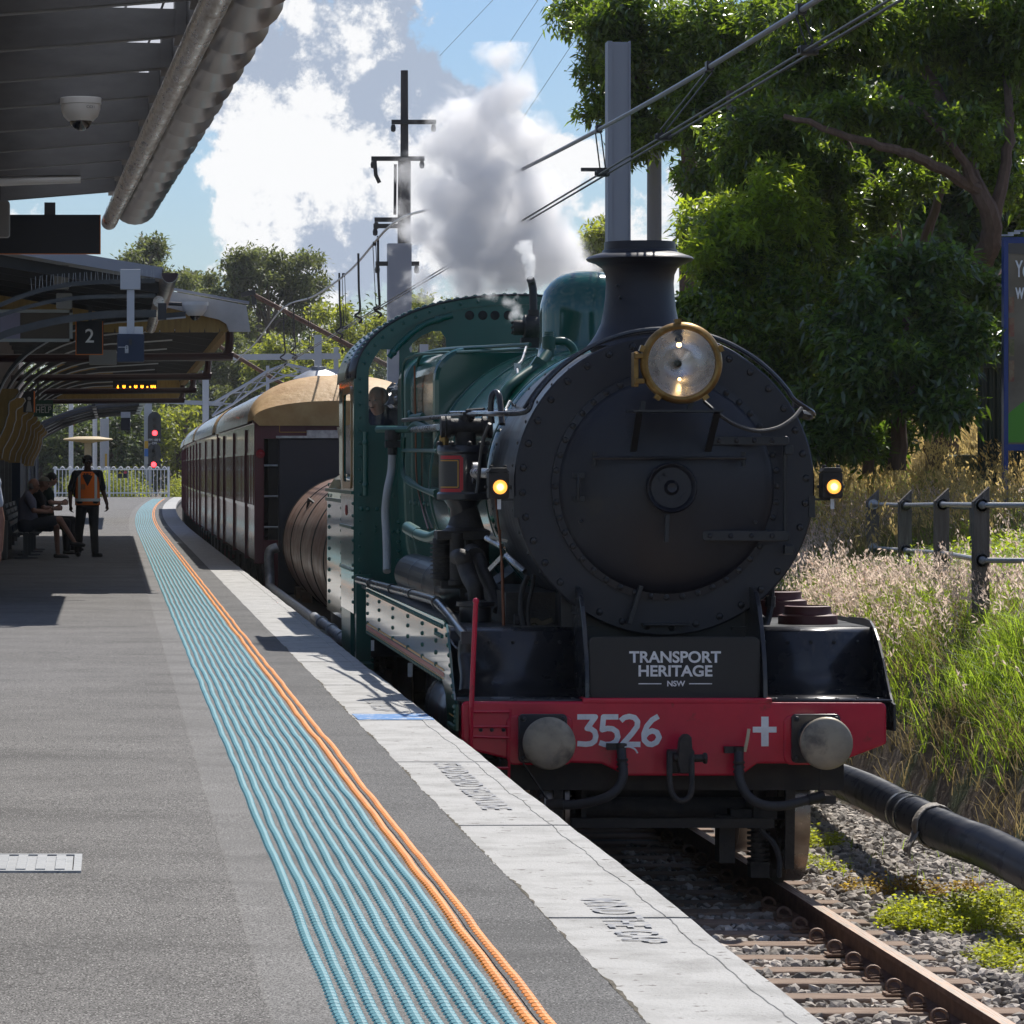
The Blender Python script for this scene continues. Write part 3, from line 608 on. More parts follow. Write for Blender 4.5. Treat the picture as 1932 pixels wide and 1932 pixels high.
    # --- cylinders and steam chests
    for s_ in (-1, 1):
        xc = XA+s_*1.10; m = MB(); m.lathe([(.001, 27.05), (.10, 27.05), (.12, 27.15), (.27, 27.2), (.29, 27.24), (.29, 28.6), (.001, 28.6)], (xc, 0, -.14), 'y', 28); c = m.build('cylinder', M['blackg'], T)
        m = MB(); m.lathe([(.292, 27.5), (.2925, 27.53)], (xc, 0, -.14), 'y', 28); m.lathe([(.292, 27.62), (.2925, 27.64)], (xc, 0, -.14), 'y', 28); m.build('lining', M['oxide'], c)
    for u, v_, Y, r in ((1524, 1196, 27.0, .195), (1468, 1166, 28.4, .20)):
        p = at(u, v_, Y); m = MB(); m.lathe([(r+.004, 0), (r, .125), (r-.035, .135), (r-.04, .155), (r-.04, .185), (r-.06, .19), (r-.065, .175), (.001, .175)], p, 'z', 32); m.build('valve_chest_cover', M['oxide'], T)
    m = MB(); m.tube(smoothpts([P(1455, 1092, 26.9), P(1455, 1130, 26.9), P(1450, 1165, 26.85), P(1441, 1192, 26.75)]), .022, 8); m.cyl(P(1454, 1125, 26.9), P(1453, 1145, 26.9), .035, n=8); m.ball(P(1432, 1172, 26.9), .05, 10, 6); m.build('lubricator', M['grime'], T)
    # --- smokebox, door and everything bolted to it
    m = MB(); m.lathe([(.001, 28.3), (.955, 28.30), (.955, 26.46), (.972, 26.43), (.979, 26.40), (.979, 26.37), (.968, 26.36), (.70, 26.36), (.001, 26.36)], (XA, 0, ZA), 'y', 96); sb = m.build('smokebox', M['black'], T)
    for p in sb.data.polygons: p.use_smooth = abs(p.normal.y) < .9
    bolts(sb, ring(.925, 36, 26.36, .05), .025, M['black2'], name='rivets')
    bolts(sb, [(XA+.955*math.cos(a), y, ZA+.955*math.sin(a)) for a in [math.radians(100+9*i) for i in range(16)] for y in (26.75, 28.2)], .014, M['black2'], 'x')
    m = MB(); m.lathe([(.745, 26.36), (.745, 26.335), (.70, 26.33), (.69, 26.315), (.675, 26.30), (.62, 26.275), (.5, 26.235), (.36, 26.20), (.2, 26.175), (.001, 26.165)], (XA+.01, 0, ZA-.005), 'y', 96); dr = m.build('smokebox_door', M['black'], T)
    bolts(dr, [(XA+.01+.722*math.cos(a), 26.335, ZA-.005+.722*math.sin(a)) for a in [2*math.pi*i/44 for i in range(44)]], .022, M['black2'])
    bolts(dr, [P(u, v_, 26.25) for u, v_ in ((1095, 984), (1152, 982), (1205, 981), (1318, 981), (1373, 984), (1425, 985))], .014, M['black2'])
    for (u0, v0), (u1, v1) in (((1342, 823), (1489, 840)), ((1325, 1001), (1489, 1021))):
        a, b = at(u0, v0, 26.2), at(u1, v1, 26.2); m = MB(); m.prism(rrect(a.x, b.x, b.z, a.z, .02), 'y', 26.20, 26.235); m.box(((b.x), 26.24, (a.z+b.z)/2-.06 if v0 < 900 else (a.z+b.z)/2-.09), (.055, .07, .06)); h = m.build('hinge_strap', M['black2'], dr, bevel=.006)
        bolts(dr, [(a.x+.05+(b.x-a.x-.16)*i/3, 26.2, (a.z+b.z)/2) for i in range(4)], .017, M['black'])
    m = MB(); m.cyl(P(1481, 850, 26.25), P(1481, 1008, 26.25), .014, n=8); m.build('hinge_rod', M['black2'], dr)
    m = MB(); m.cyl(P(1118, 864, 26.12), P(1408, 864, 26.12), .0115, n=8)
    for u in (1121, 1403): m.cyl(P(u, 853, 26.13), P(u, 880, 26.13), .014, n=8); m.bar(P(u, 864, 26.12), P(u, 864, 26.25), .02)
    m.build('handrail', M['black2'], dr)
    m = MB(); m.cyl(P(1091, 899, 26.15), P(1091, 940, 26.15), .012, n=8)
    for v_ in (897, 941): m.bar(P(1081, v_, 26.2), P(1103, v_, 26.2), .03, .04); m.bar(P(1091, v_, 26.15), P(1091, v_, 26.22), .02)
    m.build('door_handle', M['black2'], dr, bevel=.003)
    c = Vector((3.605, 0, 1.42)); m = MB(); m.lathe([(.001, 26.03), (.03, 26.025), (.038, 26.05), (.05, 26.062), (.13, 26.062), (.142, 26.04), (.155, 26.03), (.165, 26.045), (.163, 26.075), (.14, 26.09), (.05, 26.17)], (c.x, 0, c.z), 'y', 40)
    for a, l in ((2.3, .05), (5.6, .06), (2.0, .03)):
        m.box((c.x+.095*math.cos(a), 26.058, c.z+.095*math.sin(a)), (l, .014, .022), Matrix.Rotation(-(a-math.pi/2), 3, 'Y'))
    w = m.build('door_wheel', M['black'], T)
    m = MB(); m.prism([xz(u, v_, 26.05) for u, v_ in ((1255, 970), (1264, 970), (1262, 1024), (1253, 1024))], 'y', 26.04, 26.07); m.build('lever', M['black2'], w, bevel=.005)
    m = MB(); m.prism([xz(u, v_, 26.3) for u, v_ in ((1205, 1104), (1213, 1106), (1190, 1178), (1182, 1176))], 'y', 26.26, 26.33); m.prism([xz(u, v_, 26.3) for u, v_ in ((1212, 1176), (1302, 1176), (1302, 1180), (1212, 1180))], 'y', 26.24, 26.36); m.build('door_dog', M['black2'], sb, bevel=.004)
    # lamp shelf with struts and the head lamp
    Yl = 25.62; m = MB(); a, b = at(1192, 775, 25.75), at(1362, 775, 25.75); m.bx(a.x, b.x, 25.68, 26.05, a.z-.008, a.z+.006); sh = m.build('lamp_shelf', M['black2'], T)
    for u0, u1 in ((1206, 1194), (1353, 1334)): m = MB(); m.bar(P(u0, 779, 25.78), P(u1, 857, 26.24), .042, .018); m.box(P(u1, 853, 26.24), (.05, .03, .05)); m.build('strut', M['black2'], sh)
    c = Vector((3.612, 0, 2.212)); m = MB(); m.lathe([(.001, 26.02), (.14, 26.0), (.20, 25.95), (.225, 25.85), (.232, 25.70), (.232, 25.66)], (c.x-.01, 0, c.z), 'y', 40); hl = m.build('headlamp', M['blackg'], T)
    m = MB(); m.lathe([(.232, 25.69), (.258, 25.685), (.260, 25.655), (.250, 25.63), (.232, 25.618), (.216, 25.622), (.212, 25.645), (.23, 25.66)], (c.x, 0, c.z), 'y', 56)
    for a in (math.radians(95), math.radians(20), math.radians(160), math.radians(235), math.radians(305)):
        p = Vector((c.x+.262*math.cos(a), 25.665, c.z+.262*math.sin(a))); m.box(p, (.035, .06, .04), Matrix.Rotation(-a, 3, 'Y')); m.cyl(p+Vector((0, -.035, 0)), p+Vector((0, .035, 0)), .009, n=6)
    m.build('lamp_rim', M['brass'], hl)
    m = MB()
    for z in (.045, -.115): m.bx(c.x-.295, c.x-.235, 25.63, 25.70, c.z+z-.016, c.z+z+.016)
    m.bx(c.x-.30, c.x-.27, 25.66, 25.80, c.z-.15, c.z+.07); m.build('lamp_hinge', M['brass'], hl, bevel=.004)
    m = MB(); m.lathe([(.216, 25.668), (.19, 25.74), (.15, 25.80), (.10, 25.84), (.05, 25.86), (.02, 25.863)], (c.x, 0, c.z), 'y', 48); m.build('reflector', M['mirror'], hl)
    m = MB(); m.lathe([(.022, 25.80), (.028, 25.83), (.016, 25.862), (.001, 25.862)], (c.x, 0, c.z), 'y', 16); m.lathe([(.001, 25.70), (.022, 25.70), (.026, 25.72), (.022, 25.76)], (c.x-.006, 0, c.z+.155), 'y', 14); m.build('bulb_holder', M['grime'], hl)
    m = MB(); m.ball((c.x-.004, 25.735, c.z+.118), .017, 10, 8); m.ball((c.x+.008, 25.80, c.z-.1), .011, 10, 8); m.build('bulb', M['bulb'], hl)
    m = MB(); m.lathe([(.216, 25.638), (.14, 25.628), (.07, 25.624), (.001, 25.622)], (c.x, 0, c.z), 'y', 40); m.build('lamp_glass', M['glass'], hl)
    m = MB()
    for u in (1214, 1304): m.bar(P(u, 757, 25.78), P(u-3, 774, 25.78), .03)
    m.build('lamp_foot', M['black2'], hl)
    # marker lamps
    for i, (xc, zc) in enumerate(((2.516, 1.423), (4.683, 1.425))):
        m = MB(); Y = 26.35; m.prism(rrect(xc-.066, xc+.066, zc-.075, zc+.095, .014), 'y', Y-.06, Y+.08); m.prism([(xc-.07, zc+.095), (xc+.07, zc+.095), (xc+.05, zc+.125), (xc-.05, zc+.125)], 'y', Y-.065, Y+.085)
        for dx in (-.045, .045): m.cyl((xc+dx, Y, zc+.12), (xc+dx, Y, zc+.142), .014, n=8)
        m.lathe([(.058, -.062), (.062, -.075), (.05, -.08), (.046, -.07)], (xc+.008, Y, zc), 'y', 24)
        m.bar((xc+.07, Y, zc), (xc+.09, Y, zc), .02); m.bar((xc-.07, Y, zc), (xc-.09, Y, zc), .02)
        l = m.build('marker_lamp', M['grime'], T, bevel=.004)
        m = MB(); m.lathe([(.046, -.066), (.03, -.076), (.022, -.072)], (xc+.008, Y, zc), 'y', 24); m.build('lens', M['lamp'], l)
        m = MB(); m.lathe([(.023, -.074), (.013, -.082), (.001, -.084)], (xc+.008, Y, zc), 'y', 20); m.build('lens_core', M['lampcore'], l)
        m = MB(); m.bx(xc-.006, xc+.018, Y-.02, Y-.012, zc-.145, zc-.08); m.build('tag', M['white'], l)
        m = MB(); s_ = 1 if i == 0 else -1; m.bx(min(xc, XA-s_*.95), max(xc, XA-s_*.95), Y+.02, Y+.05, zc-.09, zc-.075); m.bx(XA-s_*.96-.02, XA-s_*.96+.02, Y, Y+.06, zc-.20, zc-.06); m.build('bracket', M['black2'], l)
    # handrail round the smokebox top, cable, hand hold
    ang = [math.radians(a) for a in (152, 146, 138, 128, 116, 104, 92, 80, 68, 56, 46, 38, 33)]
    hr = [(XA+1.02*math.cos(a), 26.40, ZA+1.02*math.sin(a)) for a in ang]
    m = MB(); m.tube(smoothpts([P(760, 793, 33), P(850, 785, 29.6), P(906, 781, 27.3), P(932, 781, 26.6), hr[0]]+hr[1:]+[P(1534, 779, 26.5), P(1526, 788, 26.9), P(1516, 786, 27.2)], 5), .0165, 8)
    m.build('handrail', M['blackg'], T)
    m = MB(); m.tube(smoothpts([(XA+1.01*math.cos(a), 26.75, ZA+1.01*math.sin(a)) for a in [math.radians(150-9*i) for i in range(12)]], 3), .014, 8); m.build('handrail', M['black2'], T)
    m = MB(); m.tube(smoothpts([P(1352, 779, 25.9), P(1385, 800, 25.95), P(1425, 813, 26.0), P(1465, 808, 26.1), P(1495, 790, 26.2), P(1512, 770, 26.3)]), .0135, 7); m.tube(smoothpts([P(1328, 757, 25.9), P(1345, 772, 25.8), P(1356, 782, 25.9)]), .011, 6); m.build('lamp_cable', M['rubber'], T)
    m = MB(); m.cyl(P(1508, 780, 26.5), P(1524, 784, 26.8), .03, n=8); m.box(P(1505, 763, 26.55), (.06, .08, .05)); m.build('cable_gland', M['grime'], T)
    m = MB(); m.tube(smoothpts([P(928, 799, 27.1), P(926, 770, 27.1), P(928, 748, 27.1), P(935, 740, 27.1), P(942, 748, 27.05), P(945, 775, 27.0), P(947, 800, 26.95)]), .021, 10); m.build('hand_hold', M['blackg'], T)
    m = MB(); m.tube(smoothpts([P(924, 799, 26.42), P(912, 830, 26.5), P(906, 870, 26.55), P(903, 905, 26.6), P(900, 930, 26.6)]), .013, 7); m.build('conduit', M['black2'], T)
    # chimney and dome
    m = MB(); m.lathe([(.30, 2.30), (.36, 2.375), (.335, 2.405), (.30, 2.455), (.265, 2.53), (.245, 2.62), (.233, 2.73), (.229, 2.80), (.234, 2.86), (.255, 2.905), (.30, 2.935), (.355, 2.955), (.366, 2.968), (.355, 2.982), (.30, 3.00), (.256, 3.015), (.252, 3.03), (.242, 3.032), (.240, 3.085), (.215, 3.086), (.205, 2.9), (.2, 2.7)], (XA, 27.58, 0), 'z', 56); ch = m.build('chimney', M['black'], T)
    bolts(ch, [(XA-.235+.02*k, 27.40-.0, z) for k, z in ((3, 2.78), (6, 2.62), (11, 2.74), (4, 2.70))], .014, M['black2'])
    m = MB(); m.lathe([(.43, 2.28), (.385, 2.40), (.368, 2.50), (.368, 2.70), (.362, 2.78), (.335, 2.88), (.28, 2.955), (.20, 3.005), (.1, 3.028), (.001, 3.033)], (XA, 30.55, 0), 'z', 56); m.build('steam_dome', M['green'], T)
    # boiler and firebox
    m = MB(); m.lathe([(.955, 28.30), (.975, 28.34), (.975, 28.42), (1.0, 29.6), (1.06, 32.5)], (XA, 0, ZA), 'y', 80); bo = m.build('boiler', M['green'], T)
    for Y, r in ((28.40, .982), (29.7, 1.010), (31.0, 1.038), (32.3, 1.064)): m = MB(); m.lathe([(r-.01, Y), (r, Y+.004), (r, Y+.06), (r-.01, Y+.064)], (XA, 0, ZA), 'y', 80); m.build('boiler_band', M['greenm'], bo)
    def fb(x0, x1, z1, r): return [(x0+.18, .1), (x1-.18, .1), (x1-.02, .9), (x1, 1.35)]+[(x1-r+r*math.cos(t), z1-r+r*math.sin(t)) for t in [math.radians(90*i/7) for i in range(8)]]+[(x0+r+r*math.cos(t), z1-r+r*math.sin(t)) for t in [math.radians(90+90*i/7) for i in range(8)]]+[(x0, 1.35), (x0+.02, .9)]
    m = MB(); m.prism(fb(2.585, 4.615, 2.515, .26), 'y', 32.5, 35.2); f = m.build('firebox', M['green'], T, bevel=.045)
    m = MB(); m.prism(fb(2.545, 4.655, 2.545, .27), 'y', 35.22, 36.05); m.build('firebox', M['greenm'], T, bevel=.05)
    bolts(T, [(2.58, 32.8+.5*i, 1.25-.3*k) for i in range(6) for k in range(3)], .025, M['greenm'], 'x', 'washout_plugs')
    m = MB(); m.tube(smoothpts([P(780, 755, 35), P(790, 680, 35), P(810, 664, 34.4), P(850, 658, 33), P(930, 654, 31.9), P(1000, 650, 31.3)]), .016, 7); m.tube(smoothpts([P(762, 860, 35.1), P(760, 700, 35.1), P(778, 672, 34.6), P(812, 667, 33.8), P(870, 664, 32.4), P(1010, 659, 31.5)]), .012, 6); m.build('pipe', M['greenp'], T)
    # turbo generator / safety valve cluster with its exhaust pipe
    c = at(1004, 618, 31.9); m = MB(); m.lathe([(.001, -.07), (.085, -.07), (.10, -.06), (.10, .03), (.085, .05), (.001, .05)], c, 'x', 20); m.lathe([(.001, -.15), (.055, -.15), (.062, -.14), (.062, -.07)], c, 'x', 14)
    m.bx(c.x-.09, c.x+.06, c.y-.06, c.y+.06, c.z-.16, c.z-.08); m.cyl(c+Vector((.01, 0, .08)), c+Vector((.01, 0, .14)), .045, n=12)
    for k in range(6): m.cyl(c+Vector((-.15, .045*math.cos(k), .045*math.sin(k))), c+Vector((-.165, .045*math.cos(k), .045*math.sin(k))), .010, n=6)
    m.build('turbo_generator', M['grime'], T)
    m = MB(); p = at(1006.5, 590, 31.9); m.tube([p, at(1005.5, 545, 31.9), at(1003, 533, 31.9), at(1001, 527, 31.85)], .032, 10); m.build('exhaust_pipe', M['black2'], T)
    # clack valve and feed pipes
    m = MB(); a = at(1036, 645, 29.3); m.cyl(a-Vector((0, 0, .05)), a+Vector((0, 0, .035)), .05, n=14)
    for k in range(3): m.cyl(a+Vector((0, 0, .035+.014*k)), a+Vector((0, 0, .045+.014*k)), .036, n=14)
    m.cyl(a-Vector((0, 0, .11)), a-Vector((0, 0, .05)), .038, n=12); m.tube(smoothpts([a, a+Vector((.10, 0, .005)), a+Vector((.16, 0, -.03)), a+Vector((.19, 0, -.09))]), .03, 10)
    m.build('clack_valve', M['greenp'], T); m = MB(); m.box(at(1015, 690, 29.1), (.10, .1, .10), Matrix.Rotation(.6, 3, 'Y')); m.build('union_nut', M['greenp'], T)
    m = MB(); m.tube(smoothpts([at(1033, 668, 29.2), at(1017, 690, 29.1), at(990, 708, 29.0), at(966, 726, 28.9), at(953, 742, 28.85), at(947, 760, 28.8)]), .043, 10); m.build('feed_pipe', M['greenp'], T)
    m = MB(); m.tube(smoothpts([at(993, 655, 30), at(985, 680, 29.6), at(976, 692, 29.4), at(980, 715, 29.2)]), .011, 6); m.box(at(976, 692, 29.4), (.05, .05, .05)); m.tube(smoothpts([at(968, 765, 28.2), at(962, 757, 27.9), at(955, 770, 27.6), at(945, 776, 27.2), at(850, 778, 29)]), .009, 6); m.build('pipe', M['chrome'], T)
    # --- air compressor on the left of the smokebox
    Y = 28.25; S = FOC/Y; c0 = at(873, 882, Y); X0 = c0.x
    z = lambda v_: EYE-(v_-V0)/S
    m = MB(); m.lathe([(.001, z(840)), (.17, z(840)), (.182, z(846)), (.182, z(853)), (.168, z(857)), (.168, z(928)), (.182, z(932)), (.182, z(942)), (.13, z(944)), (.09, z(960)), (.085, z(985)), (.12, z(996))], (X0, Y, 0), 'z', 28)
    cp_ = m.build('air_compressor', M['blackg'], T)
    bolts(cp_, [(X0+.175*math.cos(a), Y+.175*math.sin(a), z(840)) for a in [k*.7 for k in range(9)]], .02, M['grime'], 'z', 'bolts', .03)
    m = MB(); m.cyl((X0+.02, Y, z(842)), (X0+.02, Y, z(815)), .075, n=14); m.cyl((X0-.11, Y, z(806)), (X0+.17, Y, z(806)), .062, n=14)
    for x in (-.14, -.10, .15, .19): m.cyl((X0+x-.014, Y, z(806)), (X0+x+.014, Y, z(806)), .08, n=14)
    m.cyl((X0+.03, Y, z(800)), (X0+.03, Y, z(784)), .055, n=12); m.cyl((X0+.03, Y, z(784)), (X0+.03, Y, z(778)), .03, n=10); m.cyl((X0+.03, Y, z(777)), (X0+.14, Y-.1, z(775)), .02, n=8); m.build('valve_gear', M['grime'], cp_)
    m = MB(); m.tube(smoothpts([(X0+.10, Y-.05, z(776)), (X0+.25, Y-.2, z(775)), (X0+.36, Y-.3, z(776))]), .010, 6); m.build('pipe', M['chrome'], cp_)
    m = MB(); m.cyl((X0-.13, Y, z(846)), (X0-.13, Y, z(822)), .035, n=10); m.build('oil_cup', M['brass'], cp_)
    for k, (w0, k2) in enumerate(((.012, 'redline2'), (.004, 'yellowline'))):
        if k == 0: M['redline2'] = mat('bright_red_lining', (.55, .02, .03), .4)
        a, b = math.radians(200+k*0), math.radians(262-k*8); zt_, zb_ = z(863+k*6), z(925-k*6); m = MB(); R_ = .1695
        pt = lambda t, zz, r=R_: (X0+r*math.cos(t), Y+r*math.sin(t), zz); n = 10; q = w0/R_
        for zz in (zt_, zb_): m.strip([[pt(a+(b-a)*i/n, zz-w0), pt(a+(b-a)*i/n, zz+w0)] for i in range(n+1)], True)
        m.strip([[pt(b-q, zb_), pt(b-q, zt_)], [pt(b+q, zb_), pt(b+q, zt_)]]); m.build('lining', M[k2], cp_, fix=False)
    m = MB(); m.prism([(X0-.19, z(1001)), (X0+.18, z(1001)), (X0+.18, z(1018)), (X0-.19, z(1018))], 'y', Y-.15, Y+.15); m.lathe([(.07, z(944)), (.13, z(996)), (.17, z(1001))], (X0+.02, Y, 0), 'z', 20)
    for xx, r in ((-.14, .07), (.10, .085)): m.cyl((X0+xx, Y, z(1015)), (X0+xx, Y, z(1105)), r, n=16)
    for k in range(9): m.cyl((X0-.14, Y, z(1024+8.2*k)), (X0-.14, Y, z(1027+8.2*k)), .088, n=16)
    m.cyl((X0-.05, Y-.12, z(1005)), (X0-.05, Y-.12, z(1102)), .052, n=12); m.cyl((X0-.05, Y-.12, z(1093)), (X0-.05, Y-.12, z(1104)), .062, n=12)
    m.bx(X0-.16, X0+.2, Y-.1, Y+.25, z(1110), z(1095)); m.build('compressor_base', M['grime'], cp_, bevel=.006)
    m = MB(); m.tube(smoothpts([at(862, 1051, 27.8), at(872, 1051, 27.7), at(877, 1068, 27.7), at(886, 1092, 27.6), at(896, 1110, 27.5), at(898, 1132, 27.5)]), .055, 12); m.tube(smoothpts([at(893, 1048, 27.9), at(905, 1056, 27.8), at(915, 1085, 27.7), at(930, 1118, 27.6), at(942, 1150, 27.5)]), .045, 12); m.cyl(at(890, 1044, 28), at(897, 1052, 27.8), .07, n=12); m.build('exhaust_bend', M['grime'], cp_)
    m = MB(); c = at(897, 1135, 27.3); m.lathe([(.001, 0), (.13, 0), (.13, -.03), (.108, -.035), (.108, -.19), (.12, -.2)], c, 'z', 24); m.build('oil_separator', M['blackg'], T)
    m = MB(); m.tube(smoothpts([at(785, 1006, 30), at(795, 1010, 29.4), at(812, 1014, 28.9), at(828, 1008, 28.5)]), .04, 10); m.cyl(at(770, 996, 31), at(790, 1008, 29.8), .05, n=10); m.build('steam_pipe', M['greenp'], T)
    m = MB(); m.cyl(at(896, 892, 27.6), at(925, 893, 26.6), .035, n=10); m.lathe([(.075, -.02), (.075, .02), (.05, .03)], at(897, 892, 27.8), 'x', 16); m.build('delivery_pipe', M['chrome'], T)
    # thin copper rods and fittings between compressor and smokebox
    m = MB()
    for u0, v0, u1, v1, Y0, Y1, r in ((935, 940, 948, 1065, 26.9, 26.8, .008), (948, 1065, 951, 1190, 26.8, 26.7, .010), (944, 1000, 949, 1190, 26.85, 26.72, .006)): m.cyl(at(u0, v0, Y0), at(u1, v1, Y1), r, n=6)
    m.box(at(950, 1190, 26.7), (.12, .06, .02)); m.build('sanding_rod', M['copper'], T)
    m = MB(); m.cyl(at(918, 1015, 27.4), at(946, 1030, 27.2), .02, n=8); m.box(at(940, 1017, 27.3), (.12, .05, .02), Matrix.Rotation(.25, 3, 'Y')); m.bar(at(924, 1075, 27.5), at(950, 1048, 27.4), .02, .03); m.tube(smoothpts([at(955, 1048, 27.2), at(970, 1062, 27.1), at(990, 1078, 27.0)]), .02, 8); m.build('linkage', M['chrome'], T)
    m = MB(); c = at(1007, 1183, 26.75); m.lathe([(.001, -.03), (.02, -.03), (.03, -.01), (.045, -.015), (.062, -.02), (.064, .02), (.05, .06), (.05, .14)], c, 'y', 18); m.bar(c+Vector((.05, 0, .02)), c+Vector((.12, 0, .05)), .03); m.build('lubricator', M['brass'] if 0 else mat('dull_bronze', (.10, .075, .045), .5, .4), T)
    m = MB(); m.tube(smoothpts([at(990, 1190, 26.7), at(983, 1150, 26.75), at(985, 1115, 26.8), at(995, 1088, 26.85)]), .02, 8); m.tube(smoothpts([at(998, 1190, 26.7), at(996, 1150, 26.75), at(1003, 1115, 26.8), at(1008, 1085, 26.85)]), .014, 8); m.cyl(at(970, 1172, 26.8), at(978, 1172, 26.8), .05, n=12); m.build('oil_pipe', M['grime'], T)
    m = MB(); m.prism([(2.35, .50), (3.0, .50), (3.0, .9), (2.75, .72), (2.35, .60)], 'y', 28.9, 29.6); m.bx(2.62, 3.02, 26.9, 29.8, .5, .72); m.build('saddle_casting', M['grime'], T)
    m = MB(); m.bx(2.95, 4.25, 26.55, 29.6, -.5, .72); m.build('smokebox_saddle', M['black2'], T)
    # air reservoir on the running board
    m = MB(); c = (2.50, 0, .675); m.lathe([(.001, 28.72), (.07, 28.74), (.13, 28.80), (.16, 28.90), (.165, 29.0), (.165, 33.4), (.12, 33.5), (.001, 33.52)], c, 'y', 28)
    for Y_ in (29.2, 30.4, 31.8): m.lathe([(.17, Y_), (.173, Y_+.01), (.173, Y_+.05), (.17, Y_+.06)], c, 'y', 28)
    m.build('air_reservoir', mat('satin_black_enamel', (.022, .022, .024), .3), T)
    m = MB(); m.cyl((2.5, 28.75, .66), (2.62, 28.3, .60), .022, n=8); m.box((2.5, 28.70, .66), (.06, .06, .06)); m.build('pipe', M['grime'], T)
    # white lagged pipe with its valve, injector pipes down the firebox
    m = MB(); m.tube(smoothpts([at(740, 858, 34.6), at(738, 890, 34.6), at(731, 925, 34.5), at(727, 965, 34.5), at(729, 1010, 34.4), at(730, 1050, 34.3), at(730, 1078, 34.2)]), .035, 10); m.build('lagged_pipe', M['lag'], T)
    m = MB(); m.cyl(at(740, 858, 34.6), at(741, 830, 34.6), .042, n=10); m.cyl(at(741, 830, 34.6), at(741, 812, 34.6), .07, n=10); m.box(at(741, 838, 34.6), (.13, .1, .06)); m.build('steam_valve', M['grime'], T)
    m = MB(); m.cyl(at(712, 810, 34.8), at(772, 810, 34.4), .03, n=8); m.lathe([(.06, 0), (.075, .02), (.05, .05)], at(768, 790, 34.4), 'x', 12); m.cyl(at(775, 789, 34.4), at(800, 785, 33.6), .032, n=10); m.tube(smoothpts([at(772, 811, 34.3), at(785, 800, 34), at(805, 808, 33), at(828, 806, 32)]), .028, 8); m.build('injector', M['chrome'] if 0 else M['greenp'], T)
    m = MB(); m.cyl(at(778, 811, 34.2), at(828, 806, 31.6), .026, n=8); m.build('regulator_rod', M['chrome'], T)
    m = MB(); m.tube(smoothpts([at(762, 825, 34.5), at(760, 880, 34.5), at(765, 905, 34), at(790, 920, 33), at(822, 934, 31)]), .02, 7); m.tube(smoothpts([at(768, 900, 34), at(795, 922, 33), at(822, 928, 31)]), .018, 7); m.tube(smoothpts([at(760, 850, 34.4), at(800, 850, 33), at(825, 851, 31)]), .016, 7); m.build('pipe', M['greenp'], T)
    m = MB(); m.tube(smoothpts([at(782, 690, 34), at(784, 780, 34), at(786, 900, 34), at(797, 960, 33.6), at(808, 998, 33)]), .008, 5); m.tube(smoothpts([at(815, 880, 33), at(820, 930, 32.6), at(833, 985, 32)]), .008, 5); m.build('oil_line', M['copper'], T)
    bolts(T, [at(u, v_, 35.9) for u in (752,) for v_ in (985, 1003, 1022, 1040, 1058)]+[at(u, 960, 35.9) for u in (683, 695, 712)], .022, M['greenm'])
    return T
LOCO = build_loco()
# ------------------------------------------------------------------ cab, running gear, tender
M['maroon'] = mat('maroon_carriage_paint', (.15, .016, .022), .16, col2=(.12, .014, .02), vs_=3, coat=.5)
M['maroond'] = mat('maroon_end_paint', (.13, .016, .028), .4, col2=(.11, .015, .024), vs_=4)
M['roofgold'] = mat('ochre_canvas_roof', (.46, .27, .10), .6, col2=(.56, .36, .15), vs_=3, bump=.9, bs=6, bd=6)
M['roofgrey'] = mat('dark_canvas_roof', (.36, .36, .38), .22, col2=(.46, .46, .48), vs_=2, bump=.4, bs=10)
M['dark'] = mat('dark_interior', (.010, .009, .009), .7)
M['darkglass'] = mat('dark_window_glass', (.012, .013, .015), .06, spec=.8)
M['frame'] = mat('underframe_black', (.02, .019, .018), .7, col2=(.04, .035, .03), vs_=6)
M['tank'] = mat('brown_tank_paint', (.26, .165, .13), .36, col2=(.19, .11, .08), vs_=3.5, vd=8, rvar=.2, stretch=(1, .5, 1))
M['navy'] = mat('dark_navy_panel', (.012, .014, .026), .5)
M['wheel'] = mat('wheel_tread_steel', (.34, .29, .25), .26, .85, col2=(.20, .15, .12), vs_=3, rvar=.15)
def arch(x0, x1, zs, zt, n=20, e=2.3):                # super-elliptic roof arch from left to right
    xc, a, h = (x0+x1)/2, (x1-x0)/2, zt-zs; P = []
    for i in range(n+1):
        t = math.pi-math.pi*i/n; c, s = math.cos(t), math.sin(t)
        P.append((xc+a*math.copysign(abs(c)**(2/e), c), zs+h*abs(s)**(2/e)))
    return P
